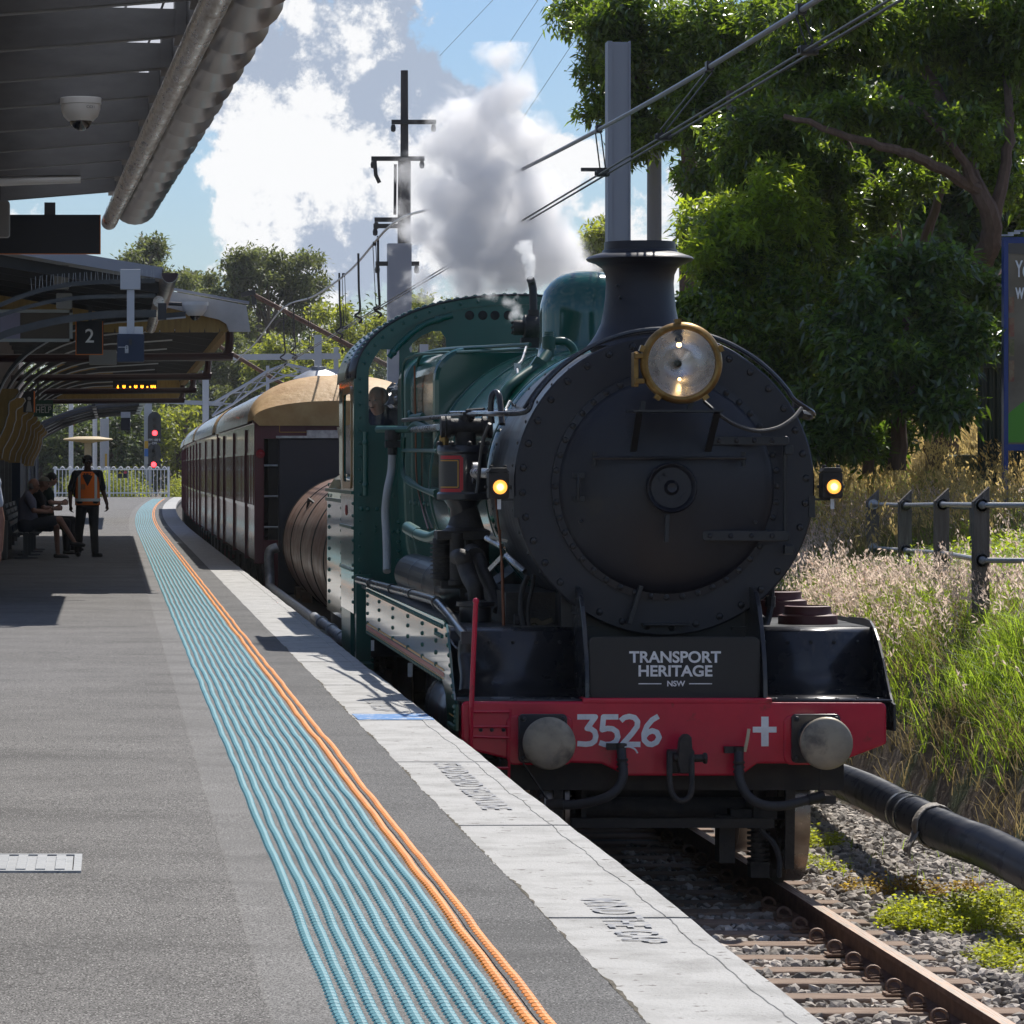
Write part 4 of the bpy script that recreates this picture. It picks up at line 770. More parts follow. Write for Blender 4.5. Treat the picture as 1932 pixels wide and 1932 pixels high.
def build_cab(T):
    Y = 36.04; x0, x1 = 2.165, 5.035; ar = arch(x0, x1, 2.34, 3.085, 28, 2.15)
    outer = [(x0, .25)]+ar+[(x1, .25)]
    win = []
    def inside(x): return [p for p in ar]
    def roofz(x): 
        for a, b in zip(ar, ar[1:]):
            if a[0] <= x <= b[0]: return a[1]+(b[1]-a[1])*(x-a[0])/max(1e-6, b[0]-a[0])
        return 2.34
    def win_poly(m):                                   # left window cut off by the roof arch
        L_ = [(2.29, 1.95), (2.31, 1.925), (2.545, 1.925), (2.562, 1.95)]
        top = [(x, roofz(x)-.15) for x in (2.562, 2.50, 2.44, 2.39, 2.34, 2.29)]
        top = [(x, min(z, 2.60)) for x, z in top]
        P = L_+top
        return [(7.2-x, z) for x, z in P] if m else P
    def spec_poly(m):
        P = [(2.66, 2.575), (2.97, 2.575), (2.98, 2.60), (2.975, 2.70), (2.93, 2.765), (2.86, 2.765), (2.76, 2.72), (2.68, 2.655), (2.65, 2.61)]
        return [(7.2-x, z) for x, z in P] if m else P
    holes = [win_poly(0), win_poly(1), spec_poly(0), spec_poly(1)]
    cabf = plate('cab_front', [outer]+holes, Y, .02, M['greenm'], T)
    # raised rim of the arch, rain strip with knobs, vents, glass
    inn = [(x0+.10, .25)]+[(XA+(x-XA)*.93, z-.085) for x, z in ar]+[(x1-.10, .25)]
    m = MB(); n = len(outer)
    V = [(x, Y-.03, z) for x, z in outer]+[(x, Y-.03, z) for x, z in inn]+[(x, Y+.0, z) for x, z in inn]
    m.add(V, [(i, i+1, n+i+1, n+i) for i in range(n-1)]+[(n+i, n+i+1, 2*n+i+1, 2*n+i) for i in range(n-1)])
    V = [(x, Y-.03, z) for x, z in outer]+[(x, Y+.05, z) for x, z in outer]; m.add(V, [(i, i+1, n+i+1, n+i) for i in range(n-1)])
    m.build('cab_rim', M['greenm'], T)
    m = MB(); q = [at(u, v, 35.95) for u, v in ((734, 675), (742, 665), (755, 650), (775, 631), (800, 613), (826, 603), (854, 595))]
    m.tube(smoothpts(q), .026, 8); m.ball(q[1], .035, 8, 6); m.ball(q[5], .036, 8, 6); m.build('rain_strip', M['greenm'], T)
    m = MB(); m.tube([at(690, 815, 35.9), at(690, 935, 35.9)], .022, 8)
    for v in (835, 915): m.ball(at(690, v, 35.9), .032, 8, 6)
    m.build('grab_rail', M['greenm'], T)
    m = MB()
    for u in (886, 911, 934, 959): m.lathe([(.001, -.003), (.036, -.003), (.042, 0)], Vector((at(u, 0, Y-.012).x, Y-.012, at(0, 595, Y).z)), 'y', 14)
    m.build('vent_hole', M['dark'], cabf)
    for k, h in enumerate(holes):
        m = MB(); m.add([(x, Y+.004, z) for x, z in h], [tuple(range(len(h)))]); m.build('window_pane', M['glass'], cabf)
    bolts(cabf, [(x0+.045, Y-.03, .5+.115*i) for i in range(17)]+[(XA+(x-XA)*.965, Y-.03, z-.045) for x, z in ar[2:-2]]+[(7.2-x0-.045, Y-.03, .5+.115*i) for i in range(17)]+[(2.35+.16*k, Y-.012, z) for k in range(3) for z in (.98, 1.02+.28*k)]+[(2.7, Y-.012, .6+.09*i) for i in range(6)], .0165, M['greenm'])
    # roof
    m = MB(); y0, y1 = 36.0, 38.7
    m.strip([[(x, y0, z) for x, z in ar], [(x, y1, z) for x, z in ar]], True)
    rf = m.build('cab_roof', M['blackg'], T, solid=.02, fix=False)
    rp = []
    for i in range(2, 18):
        a, b = ar[i], ar[i+1]
        for y in (36.12, 36.35, 37.2, 37.9): rp += [(a[0], y, a[1]+.008), ((a[0]+b[0])/2, y, (a[1]+b[1])/2+.008)]
    bolts(rf, rp, .022, M['greenm'], 'z')
    # sides with the driver's opening
    hole = rrect(36.35, 37.55, 1.42, 2.22, .1, 5)
    for x in (x0, x1):
        sd = plate('cab_side', [[(36.02, .25), (38.0, .25), (38.0, 1.40), (38.3, 1.5), (38.3, 2.36), (36.02, 2.36)], hole], x, .02, M['green'], T, 'x')
        m = MB(); o2 = rrect(36.29, 37.61, 1.36, 2.28, .13, 5); n = len(hole); xx = x-.014 if x < 3 else x+.014
        m.add([(xx, a, b) for a, b in hole]+[(xx, a, b) for a, b in o2], [(i, (i+1) % n, n+(i+1) % n, n+i) for i in range(n)]); m.build('window_frame', M['goldwood'], sd, solid=.012)
        if x < 3:
            m = MB(); m.ball((xx, 37.1, 1.16), (.008, .08, .05), 12, 8); m.build('number_plate', M['redline'], sd)
            for z, q in ((1.31, .03), (1.0, .025), (.62, .02)): m = MB(); m.bx(xx-.012, xx+.01, 36.1, 37.98, z, z+q); m.build('beading', M['greenm'], sd)
        bolts(sd, [(x-.01 if x < 3 else x+.01, 36.12+.0*i, .35+.11*i) for i in range(9)], .016, M['greenm'], 'x')
        m = MB(); m.bx(x-.01, x+.03, 36.5, 37.9, -.42, .25); m.bx(x-.08, x+.2, 36.5, 37.9, -.2, -.17); m.build('cab_step', M['greenm'], T)
    m = MB(); m.bx(2.2, 5.0, 36.06, 38.3, .35, .40); m.build('cab_floor', M['grime'], T)
    m = MB(); m.prism([(2.75, .4), (4.45, .4), (4.45, 1.9), (4.3, 2.2), (2.9, 2.2), (2.75, 1.9)], 'y', 36.06, 36.2); m.build('backhead', M['grime'], T)
    m = MB(); m.bx(2.17, 2.30, 35.88, 36.0, -.20, .60); m.bx(2.17, 2.30, 35.5, 36.0, -.22, -.17); m.build('step_bracket', M['greenm'], T)
    # wheels and frames
    def wheel(x, y, r, name='wheel', w=.13):
        s = -1 if x < XA else 1; m = MB(); zc = RAIL+r
        m.lathe([(.001, -.04), (.10, -.05), (.12, -.02), (r-.08, -.02), (r-.07, -.05), (r, -.065), (r+.002, .055), (r+.028, .065), (r+.022, .095), (r-.07, .09), (r-.08, .03), (.001, .03)] if s < 0 else
                [(.001, .04), (.10, .05), (.12, .02), (r-.08, .02), (r-.07, .05), (r, .065), (r+.002, -.055), (r+.028, -.065), (r+.022, -.095), (r-.07, -.09), (r-.08, -.03), (.001, -.03)], (x, y, zc), 'x', 44)
        return m.build(name, M['wheel'], T)
    for y in (26.35, 28.4):
        for s in (-1, 1): wheel(XA+.04+s*.79, y+.15, .47)
        m = MB(); m.cyl((2.8, y+.15, RAIL+.47), (4.45, y+.15, RAIL+.47), .075, n=12); m.build('axle', M['grime'], T)
    for y in (30.6, 32.5, 34.6):
        for s in (-1, 1): wheel(XA+s*.79, y, .76, 'driving_wheel')
        m = MB(); m.cyl((2.8, y, RAIL+.76), (4.4, y, RAIL+.76), .09, n=12); m.build('axle', M['grime'], T)
    m = MB()
    for x in (3.03, 4.14): m.bx(x, x+.03, 26.1, 38.2, -.75, .05)
    m.bx(2.5, 4.7, 25.98, 26.12, -.52, -.33); m.bx(2.95, 4.25, 25.95, 26.02, -.76, -.70); m.bx(2.9, 4.3, 26.6, 29.2, -.62, -.52)
    m.bx(3.0, 4.2, 29, 36, -.35, .2); m.build('main_frame', M['frame'], T)
    m = MB()
    for k in range(9): m.cyl((4.19, 26.22, -.74-.034*k), (4.19, 26.22, -.755-.034*k), .075, n=16)
    m.cyl((4.19, 26.22, -.70), (4.19, 26.22, -1.02), .05, n=12); m.bx(4.13, 4.25, 26.15, 26.29, -1.10, -1.0); m.bx(4.0, 4.30, 26.15, 26.3, -.72, -.66); m.bx(3.92, 4.02, 26.1, 26.3, -1.0, -.7); m.build('bogie_spring', M['grime'], T)
    m = MB(); m.tube(smoothpts([at(1432, 1545, 26.0), at(1440, 1570, 26.0), at(1460, 1592, 25.95), at(1470, 1620, 25.95), at(1470, 1655, 25.95)]), .018, 7); m.build('guard_pipe', M['rubber'], T)
    for x in (2.87, 4.36):
        m = MB(); m.bar((x, 26.0, -.5), (x, 26.05, -1.03), .035, .06); m.build('guard_iron', M['grime'], T)
build_cab(LOCO)
def bogie(T, y, xc=XA, r=.46, wb=1.9):
    for dy in (-wb/2, wb/2):
        for s in (-1, 1):
            m = MB(); m.lathe([(.001, -.05*s*-1), (r-.08, -.02*s), (r, .06*s), (r, -.06*s), (r+.028, -.07*s), (r-.05, -.09*s), (.001, -.05*s)], (xc+s*.79, y+dy, RAIL+r), 'x', 24); m.build('wheel', M['wheel'], T)
        m = MB(); m.cyl((xc-.8, y+dy, RAIL+r), (xc+.8, y+dy, RAIL+r), .07, n=10); m.build('axle', M['frame'], T)
    m = MB()
    for s in (-1, 1): m.bx(xc+s*.98-.05, xc+s*.98+.05, y-wb/2-.4, y+wb/2+.4, RAIL+.36, RAIL+.62); m.bx(xc+s*.98-.07, xc+s*.98+.07, y-.35, y+.35, RAIL+.2, RAIL+.66)
    m.bx(xc-.9, xc+.9, y-.15, y+.15, RAIL+.4, RAIL+.7); m.build('bogie_frame', M['frame'], T)
def build_tender():
    T = thing('locomotive_tender', 'dark green riveted coal tender coupled behind the locomotive cab', 'tender', (3.6, 41.5, RAIL))
    xl, xr, y0, y1 = 2.36, 4.84, 38.75, 44.3
    prof = [(xl, .0), (xl, 1.20), (xl+.015, 1.32), (xl+.07, 1.42), (xl+.15, 1.48), (xr-.15, 1.48), (xr-.07, 1.42), (xr-.015, 1.32), (xr, 1.20), (xr, .0)]
    m = MB(); m.prism(prof, 'y', y0, y1); b = m.build('tender_tank', M['green'], T)
    for z in (1.19, 1.29): m = MB(); m.bx(xl-.02, xl, y0, y1, z, z+.035); m.build('beading', M['greenm'], b)
    bolts(b, [(xl, y0+.05+.24*i, .10+.115*k) for i in (0, 4.5, 11, 21) for k in range(12)], .022, M['greenm'], 'x')
    m = MB(); m.prism([(xl+.12, 1.48), (xl+.04, 1.98), (xl+.09, 1.98), (xl+.17, 1.48)], 'y', y0+.1, y1-1.2); m.prism([(xr-.12, 1.48), (xr-.04, 1.98), (xr-.09, 1.98), (xr-.17, 1.48)], 'y', y0+.1, y1-1.2); m.bx(xl+.1, xr-.1, y1-1.25, y1-1.2, 1.48, 1.98); m.build('coal_bunker', M['blackg'], T)
    ico = bmesh.new(); bmesh.ops.create_icosphere(ico, subdivisions=1, radius=1); F0 = np.array([[v.index for v in f.verts] for f in ico.faces]); V0 = np.array([v.co[:] for v in ico.verts]); ico.free()
    VV, FF = [], []
    for i in range(1100):
        x, y = RNG.uniform(xl+.2, xr-.2), RNG.uniform(y0+.1, y1-1.4); h = 1.5+1.12*(1-((x-3.6)/1.35)**2)*min(1, .35+(y-y0)/1.6)*RNG.uniform(.75, 1)
        VV.append(V0*RNG.uniform(.5, 1.1, (12, 1))*RNG.uniform(.06, .13)+np.array([x, y, h])); FF.append(F0+12*i)
    bulk('coal', np.concatenate(VV), np.concatenate(FF), M['coal'], T, kind='stuff')
    m = MB(); m.bx(xl+.25, xr-.25, y0+.1, y1-1.3, 1.45, 1.62); m.bx(xl+.1, xr-.1, y0+.02, y0+.06, .4, 1.9); m.build('bulkhead', M['dark'], T)
    m = MB(); m.cyl((xl-.12, y0-.6, -.10), (xl-.12, y1+.4, -.10), .055, n=10)
    for y in (39.2, 41, 43): m.cyl((xl-.12, y, -.10), (xl-.12, y+.1, -.10), .07, n=10)
    m.build('side_pipe', M['steel'], T)
    m = MB(); m.bx(xl+.05, xr-.05, y0-.3, y1+.2, -.25, 0); m.build('underframe', M['frame'], T)
    bogie(T, 40.2); bogie(T, 42.9)
    # cylindrical water wagon behind the tender
    G = thing('tank_wagon', 'brown cylindrical water tank wagon between the tender and carriages', 'tank wagon', (3.6, 53, RAIL))
    zc, R = .41, 1.0
    m = MB(); m.lathe([(.001, 45.4), (.6, 45.45), (.9, 45.6), (R, 45.85), (R, 61.55), (.9, 61.8), (.001, 61.95)], (3.6, 0, zc), 'y', 56); t = m.build('tank_barrel', M['tank'], G)
    for y in (46.3, 49.5, 52.5, 55.5, 58.6, 61.2): m = MB(); m.lathe([(R, y), (R+.012, y+.01), (R+.012, y+.11), (R, y+.12)], (3.6, 0, zc), 'y', 56); m.build('tank_band', M['frame'], t)
    m = MB(); m.lathe([(.34, 0), (.34, .22), (.28, .28), (.001, .3)], (3.6, 53, zc+R-.04), 'z', 24); m.build('filler_dome', M['tank'], t)
    m = MB(); p = at(580, 950, 58)
    a = [at(575, 998, 57.5), at(583, 941, 57.5), at(604, 958, 56), at(597, 1003, 56)]
    m.tube(a[:2], .025, 6); m.bar(a[1], a[2], .03); m.bar(at(577, 975, 57.5), at(597, 985, 56.5), .05); m.tube([at(614, 965, 55), at(604, 966, 55.5), at(590, 1008, 57), at(584, 1018, 57), at(587, 1035, 56.5)], .03, 6); m.bar(at(586, 1035, 56), at(640, 1035, 50), .06, .03); m.build('ladder_and_pipe', M['frame'], G)
    m = MB(); m.bx(2.56, 4.64, 62.05, 62.2, -.4, 2.0); e = m.build('end_board', M['navy'], G, bevel=.03)
    m = MB(); m.bx(2.53, 4.67, 62.0, 62.24, 2.0, 2.035); m.bx(3.0, 3.5, 62.0, 62.2, 2.035, 2.12); m.build('top_rail', M['steel'], e)
    m = MB(); m.bx(2.5, 4.7, 45.2, 62.2, RAIL+.55, RAIL+.75); m.build('underframe', M['frame'], G)
    m = MB(); m.cyl((2.42, 45.5, -.28), (2.42, 61.8, -.28), .075, n=10); m.tube(smoothpts([(2.42, 61.8, -.28), (2.42, 61.95, -.1), (2.42, 61.95, .25), (2.55, 61.95, .33)]), .075, 10); m.build('side_pipe', M['steel'], G)
    bogie(G, 47.5); bogie(G, 59.6)
build_tender()
def build_carriages():
    L = 22.0
    T = thing('passenger_carriage', 'leading maroon timber carriage with ochre domed roof end behind the tank wagon', 'railway carriage', (3.6, 63.1+L/2, RAIL), 'maroon carriages of the train')
    y0, y1 = 63.1, 63.1+L; x0, x1 = 2.24, 4.96; zb, zw, zt, ze = .10, .95, 1.73, 2.29
    ar = arch(2.16, 5.04, 2.25, 3.0, 24, 2.2)
    # roof with domed ochre hoods at both ends
    rows = []
    m = MB(); m.strip([[(x, y, z) for x, z in ar] for y in [y0+1.15, y1-1.15]], True); m.build('roof', M['roofgrey'], T, fix=False)
    for s, ye in ((1, y0), (-1, y1)):
        m = MB(); rows = []
        for k in range(9):
            t = k/8; y = ye+s*(1.15*t+(-.12)*(1-t)); q = 1-(1-t)**2.2
            rows.append([(XA+(x-XA)*(.97+.03*q), y, 2.29+(z-2.25)*(.40+.60*q)-.02*q) for x, z in ar])
        m.strip(rows, True); m.add([p for p in rows[0]]+[(4.9, ye-s*.12, 2.2), (2.3, ye-s*.12, 2.2)], [tuple(range(len(ar)+2))]); m.build('roof_hood', M['roofgold'], T, fix=False)
    for y in (y0+1.12, y1-1.17): m = MB(); m.strip([[(XA+(x-XA)*1.006, yy, z+.006) for x, z in ar] for yy in (y, y+.05)], True); m.build('roof_band', M['goldwood'], T, fix=False)
    # sides, ends, floor
    for s, x in ((-1, x0), (1, x1)):
        q = lambda d: x-s*d
        m = MB(); m.bx(min(x, q(.05)), max(x, q(.05)), y0+.1, y1-.1, zt+.06, ze); m.build('upper_panel', M['maroon'], T)
        m = MB(); m.bx(min(x, q(.05)), max(x, q(.05)), y0+.1, y1-.1, zb, zw-.04); lo_ = m.build('lower_panel', M['maroon'], T)
        m = MB(); m.bx(min(x+s*.01, q(.05)), max(x+s*.01, q(.05)), y0+.1, y1-.1, zw-.04, zw+.01); m.build('waist_rail', M['maroon'], T); m = MB(); m.bx(min(x+s*.01, q(.05)), max(x+s*.01, q(.05)), y0+.1, y1-.1, zt+.02, zt+.06); m.build('top_rail', M['maroon'], T)
        m = MB()
        for i in range(48): y = y0+.3+i*.45; m.bx(min(x, x+s*.0015), max(x, x+s*.0015), y, y+.03, zb+.02, zw-.06)
        m.build('cover_strip', M['maroon'], lo_, kind='stuff')
        m = MB(); m.bx(min(x, x+s*.03), max(x, x+s*.03), y0+.1, y1-.1, ze-.05, ze); m.build('cornice', M['goldwood'] if 0 else M['maroon'], T)
        if s < 0:
            m = MB(); m.bx(x+.13, x+.135, y0+.2, y1-.2, zw, zt+.03); m.build('window_glass', M['darkglass'], T)
            post = None
            for i in range(30):
                y = y0+.14+i*.73
                if post is None: m = MB(); m.bx(x-.003, x+.13, y, y+.20, zw+.01, zt+.02); post = m.build('window_pillar', M['maroon'], T); py = y
                else: o = post.copy(); COL.objects.link(o); o.location = (0, y-py, 0)
            for y in (66.9, 73.4, 80.0, 84.2):
                m = MB(); m.bx(x-.035, x+.05, y, y+.10, zb-.05, ze-.12); m.bx(x-.004, x+.04, y+.10, y+.72, zb, ze-.15); m.build('door', M['maroond'], T, fix=False)
        else:
            m = MB(); m.bx(q(.05), q(.03), y0+.2, y1-.2, zw, zt); m.build('window_glass', M['darkglass'], T)
    for s, y in ((1, y0), (-1, y1)):
        m = MB(); ya, yb_ = sorted((y+s*.05, y+s*.12)); m.bx(2.45, 4.75, ya, yb_, .1, 2.30); m.build('end_wall', M['dark'], T)
        m = MB(); ya, yb_ = sorted((y-s*.02, y+s*.1)); m.bx(x0-.01, x0+.14, ya, yb_, .05, 2.28); m.build('corner_post', M['maroond'], T, bevel=.01); m = MB(); m.bx(x1-.14, x1+.01, ya, yb_, .05, 2.28); m.build('corner_post', M['maroond'], T, bevel=.01)
        m = MB(); ya, yb_ = sorted((y-s*.03, y+s*.05)); pz = [(x0+.1, 2.0), (x1-.1, 2.0), (x1-.1, 2.34), (4.4, 2.46), (3.6, 2.5), (2.8, 2.46), (x0+.1, 2.34)]; m.prism(pz, 'y', ya, yb_); h = m.build('end_panel', M['maroond'], T)
        m = MB(); yy = y-s*.035
        for (a, b) in (((2.62, 2.10), (4.58, 2.10)), ((2.62, 2.10), (2.62, 2.22)), ((4.58, 2.10), (4.58, 2.22)), ((2.62, 2.22), (3.6, 2.38)), ((3.6, 2.38), (4.58, 2.22))): m.bar((a[0], yy, a[1]), (b[0], yy, b[1]), .016, .01)
        m.build('lining', M['yellowline'], h)
        for z in (.62, 1.10, 1.58): m = MB(); m.cyl((x0+.14, y-s*.02, z), (2.62, y-s*.02, z), .018, n=6); m.build('end_rail', M['steel'], T)
        m = MB(); m.bx(x0+.14, 2.6, y-.02, y+.02, -.35, .42); m.build('end_gate', M['maroond'], T)
        m = MB(); m.cyl((x0+.08, y-s*.10, 1.76), (x0+.08, y-s*.01, 1.78), .07, n=14); m.lathe([(.055, y-s*.102), (.001, y-s*.115)], (x0+.08, 0, 1.76), 'y', 14); m.build('tail_lamp', mat('red_lamp_glass', (.35, .02, .03), .15) if s > 0 else M['oxide'], T)
    m = MB(); m.bx(x0+.1, x1-.1, y0, y1, -.12, .10); m.bx(2.5, 4.7, y0+4, y1-4, -.6, -.12); m.bx(x0+.02, x0+.35, y0+.3, y1-.3, -.5, -.46)
    for i in range(8): m.bx(x0+.05, x0+.09, y0+1+2.8*i, y0+1.05+2.8*i, -.5, 0)
    m.build('underframe', M['frame'], T)
    m = MB(); c = (3.35, y0+2.3, 2.98); m.lathe([(.42, 0), (.36, .04), (.20, .12), (.12, .15), (.12, .2), (.001, .21)], c, 'z', 20); m.build('roof_ventilator', M['steel'], T)
    bogie(T, y0+3); bogie(T, y1-3)
    yc = T.location.y
    labs = ['second maroon timber carriage, the one behind the leading carriage', 'third maroon timber carriage, farther along the curving train', 'fourth and farthest maroon timber carriage at the end of the train']
    for k in range(3):
        ya = y1+.5+22.5*k; yb_ = ya+L; a = math.atan2(cx(yb_)-cx(ya), L)
        dup(T, (XA+(cx(ya)+cx(yb_))/2, (ya+yb_)/2, RAIL), -a, labs[k])
build_carriages()
# ------------------------------------------------------------------ station: canopies, building, signs
M['beam'] = mat('grey_painted_steel', (.13, .13, .135), .55, col2=(.10, .10, .105), vs_=3, stretch=(1, 1, 3))
M['beamd'] = mat('dark_grey_steel', (.035, .035, .038), .6)
M['sheet'] = mat('pale_roof_sheet', (.42, .43, .45), .6, col2=(.33, .34, .36), vs_=2, stretch=(.5, 6, 1))
M['gutter'] = mat('aged_metal_gutter', (.30, .28, .265), .28, .65, col2=(.44, .41, .39), vs_=7, rvar=.2, stretch=(1, .4, 1))
M['pipe'] = mat('streaked_metal_pipe', (.62, .58, .54), .25, .7, col2=(.40, .34, .29), vs_=5, rvar=.25, stretch=(5, .6, 5), col3=(.25, .13, .09), v3=8, lo3=.6, hi3=.75)
M['plastic'] = mat('white_plastic', (.62, .62, .62), .35)
M['signnavy'] = mat('navy_sign', (.008, .010, .016), .4)
M['orange'] = mat('orange_edge', (.75, .20, .03), .5)
M['fasciagrey'] = mat('grey_fascia', (.30, .31, .35), .6)
M['cream'] = mat('cream_barge_board', (.50, .48, .46), .7, col2=(.42, .40, .38), vs_=3)
M['ochre'] = mat('ochre_timber', (.34, .22, .06), .6, col2=(.26, .16, .045), vs_=4, stretch=(6, 1, 1))
M['maroonp'] = mat('maroon_pipe', (.035, .010, .012), .4)
M['wallb'] = mat('dark_station_wall', (.035, .022, .018), .8, col2=(.05, .03, .025), vs_=2)
M['poleg'] = mat('light_grey_steel', (.48, .49, .52), .5, .25)
M['bluebox'] = mat('blue_painted_box', (.008, .02, .05), .45)
M['led'] = mat('orange_led', (1, .4, .05), .5, emit=(1, .36, .02), es=3.2)
M['redsig'] = mat('red_signal_light', (1, .1, .1), .5, emit=(1, .03, .04), es=5)
M['archm'] = mat('dark_arch_steel', (.03, .03, .032), .32, col2=(.05, .05, .05), vs_=5)
def canopy_near():
    T = thing('station_canopy', 'near grey steel platform canopy with deep beams and ribbed metal gutter', 'canopy', (-1.5, 22, 3.5))
    ex = lambda Y: .29-.0300*(Y-18.26)
    ys = [10.9+1.475*i for i in range(13)]
    b0 = None
    for Y in ys:
        m = MB(); e = ex(Y); z = lambda x: 3.50-.082*(e-x)
        V = [(e, z(e)), (-4.5, z(-4.5)), (-4.5, z(-4.5)+.5), (e-.9, z(e-.9)+.215), (e, z(e)+.120)]; m.prism(V, 'y', Y, Y+.05)
        m.add([(e, Y, z(e)), (-4.5, Y, z(-4.5)), (-4.5, Y+.12, z(-4.5)), (e, Y+.12, z(e))], [(0, 1, 2, 3)])
        m.build('beam', M['beam'], T)
        m = MB(); m.bx(e-.002, e+.05, Y-.02, Y+.45, 3.50, 3.71); m.build('end_bracket', M['sheet'] if 0 else M['beam'], T)
    r = MB(); rows = []
    for Y in [10, 29.0]: rows.append([(ex(Y)-.62, Y, 3.715), (-4.6, Y, 3.74)])
    r.strip(rows); r.build('roof_sheet', M['beam'], T, solid=.012)
    r = MB(); r.strip([[(ex(Y)+.16, Y, 3.70), (ex(Y)-.62, Y, 3.715)] for Y in (10, 29.0)]); r.build('skylight_sheet', leafmat('translucent_sheet', (.5, .52, .55), (.80, .83, .88), .5, .0, .5, .3), T)
    for k in range(4): x = -.04-.17*k; m = MB(); m.add([(ex(y)+x+d, y, 3.699) for y in (10, 29) for d in (0, .012)], [(0, 1, 3, 2)]); m.build('sheet_seam', M['fasciagrey'], T)
    m = MB()
    for k in range(26): x = .1-.18*k; m.bx(x-.012, x+.012, 10, 28.9, 3.63+(x-.2)*.06, 3.66+(x-.2)*.06)
    m = MB(); ya, yb_ = 10, 28.75; 
    V = [(ex(y)+.05+dx, y, z) for y in (ya, yb_) for dx, z in ((0, 3.50), (.03, 3.50), (.03, 3.70), (0, 3.70))]; m.add(V, [(0, 1, 2, 3), (4, 7, 6, 5)]+[(i, 4+i, 4+(i+1) % 4, (i+1) % 4) for i in range(4)]); m.build('fascia', M['beamd'], T)
    m = MB(); p0, p1 = Vector((.56, 10.2, 3.35)), Vector((-.016, 29.7, 3.35)); m.cyl(p0, p1, .058, n=20)
    d = (p1-p0).normalized()
    for k in range(20): q = p0+d*(.6+.98*k); m.cyl(q, q+d*.04, .0595, n=20)
    m.build('drain_pipe', M['pipe'], T)
    for i in range(22):
        Y = 10.4+.87*i; x = .315+.156*0+(29.3-Y)*.0285; q = Vector((x-.135, Y, 3.46)); e = Vector((x-.135-.0285*.87, Y+.88, 3.46))
        m = MB(); d = (e-q).normalized(); n = 20
        for rr, t in (): pass
        R0 = [(.080, 0), (.082, .30), (.094, .55), (.118, .78), (.138, .87), (.140, .885), (.128, .885)]
        V = []
        for r_, t in R0:
            c = q+d*t
            for k in range(n): a = 2*math.pi*k/n; V.append((c.x+r_*1.15*math.cos(a), c.y, c.z+r_*math.sin(a)))
        m.add(V, [(j*n+k, j*n+(k+1) % n, (j+1)*n+(k+1) % n, (j+1)*n+k) for j in range(len(R0)-1) for k in range(n)], True); m.build('gutter_segment', M['gutter'], T)
    # things fixed under it
    c = Vector((-.16, 21.2, 3.485)); D = thing('dome_camera', 'white dome security camera marked C021 under the near canopy beam', 'security camera', c)
    m = MB(); m.cyl(c-Vector((0, 0, .035)), c, .108, n=32); m.lathe([(.104, -.035), (.103, -.06), (.09, -.098), (.066, -.122), (.055, -.122)], c, 'z', 32); m.build('housing', M['plastic'], D, bevel=.003)
    m = MB(); m.ball(c+Vector((0, 0, -.115)), (.06, .06, .058), 20, 6, math.pi/2, math.pi); m.build('dome', mat('smoked_dome', (.02, .02, .022), .05, spec=1), D)
    letters('lettering', 'C021', M['signnavy'], c+Vector((.052, -.102, -.062)), Vector((1, .50, 0)).normalized(), (0, 0, 1), .014, width=.045, parent=D)
    D = thing('hanging_sign', 'blank navy platform sign with orange edge hanging from the canopy end', 'sign', (-.5, 29.2, 3.4)); Y = 29.2; a, b = at(-60, 405, Y), at(190, 478, Y)
    m = MB(); m.bx(a.x, b.x-.006, Y, Y+.09, b.z, a.z); m.build('panel', M['signnavy'], D)
    m = MB(); m.bx(b.x-.006, b.x, Y-.003, Y+.093, b.z, a.z); m.bx(a.x, b.x, Y+.02, Y+.07, b.z-.004, b.z); m.build('edge', M['orange'], D)
    m = MB(); p = at(94, 405, Y); m.bx(p.x-.04, p.x+.04, Y+.02, Y+.06, p.z, p.z+.09); m.build('hanger', M['beamd'], D)
    D = thing('loudspeaker', 'grey box loudspeaker at the left edge below the canopy', 'loudspeaker', (-.8, 27, 3.2)); a, b = at(-22, 378, 27), at(18, 447, 27); m = MB(); m.prism(rrect(a.x, b.x, b.z, a.z, .02), 'y', 27, 27.15); m.build('speaker_case', mat('grey_plastic', (.16, .155, .15), .5), D, bevel=.008)
    m = MB(); m.bx(a.x+.04, a.x+.08, 27.05, 27.09, a.z, 3.5); m.build('stem', M['beamd'], D)
    D = thing('strip_light', 'pale tubular strip light fixed between the near canopy beams', 'strip light', (-.6, 26.4, 3.45)); m = MB(); a, b = at(-80, 340, 26.5), at(152, 352, 26.5); m.cyl((a.x, 26.5, (a.z+b.z)/2-.0), (b.x, 26.5, (a.z+b.z)/2+.03), .028, n=12); m.build('diffuser', M['plastic'], D); m = MB(); m.bx(a.x, b.x, 26.46, 26.54, 3.46, 3.5); m.build('housing', M['beam'], D)
canopy_near()
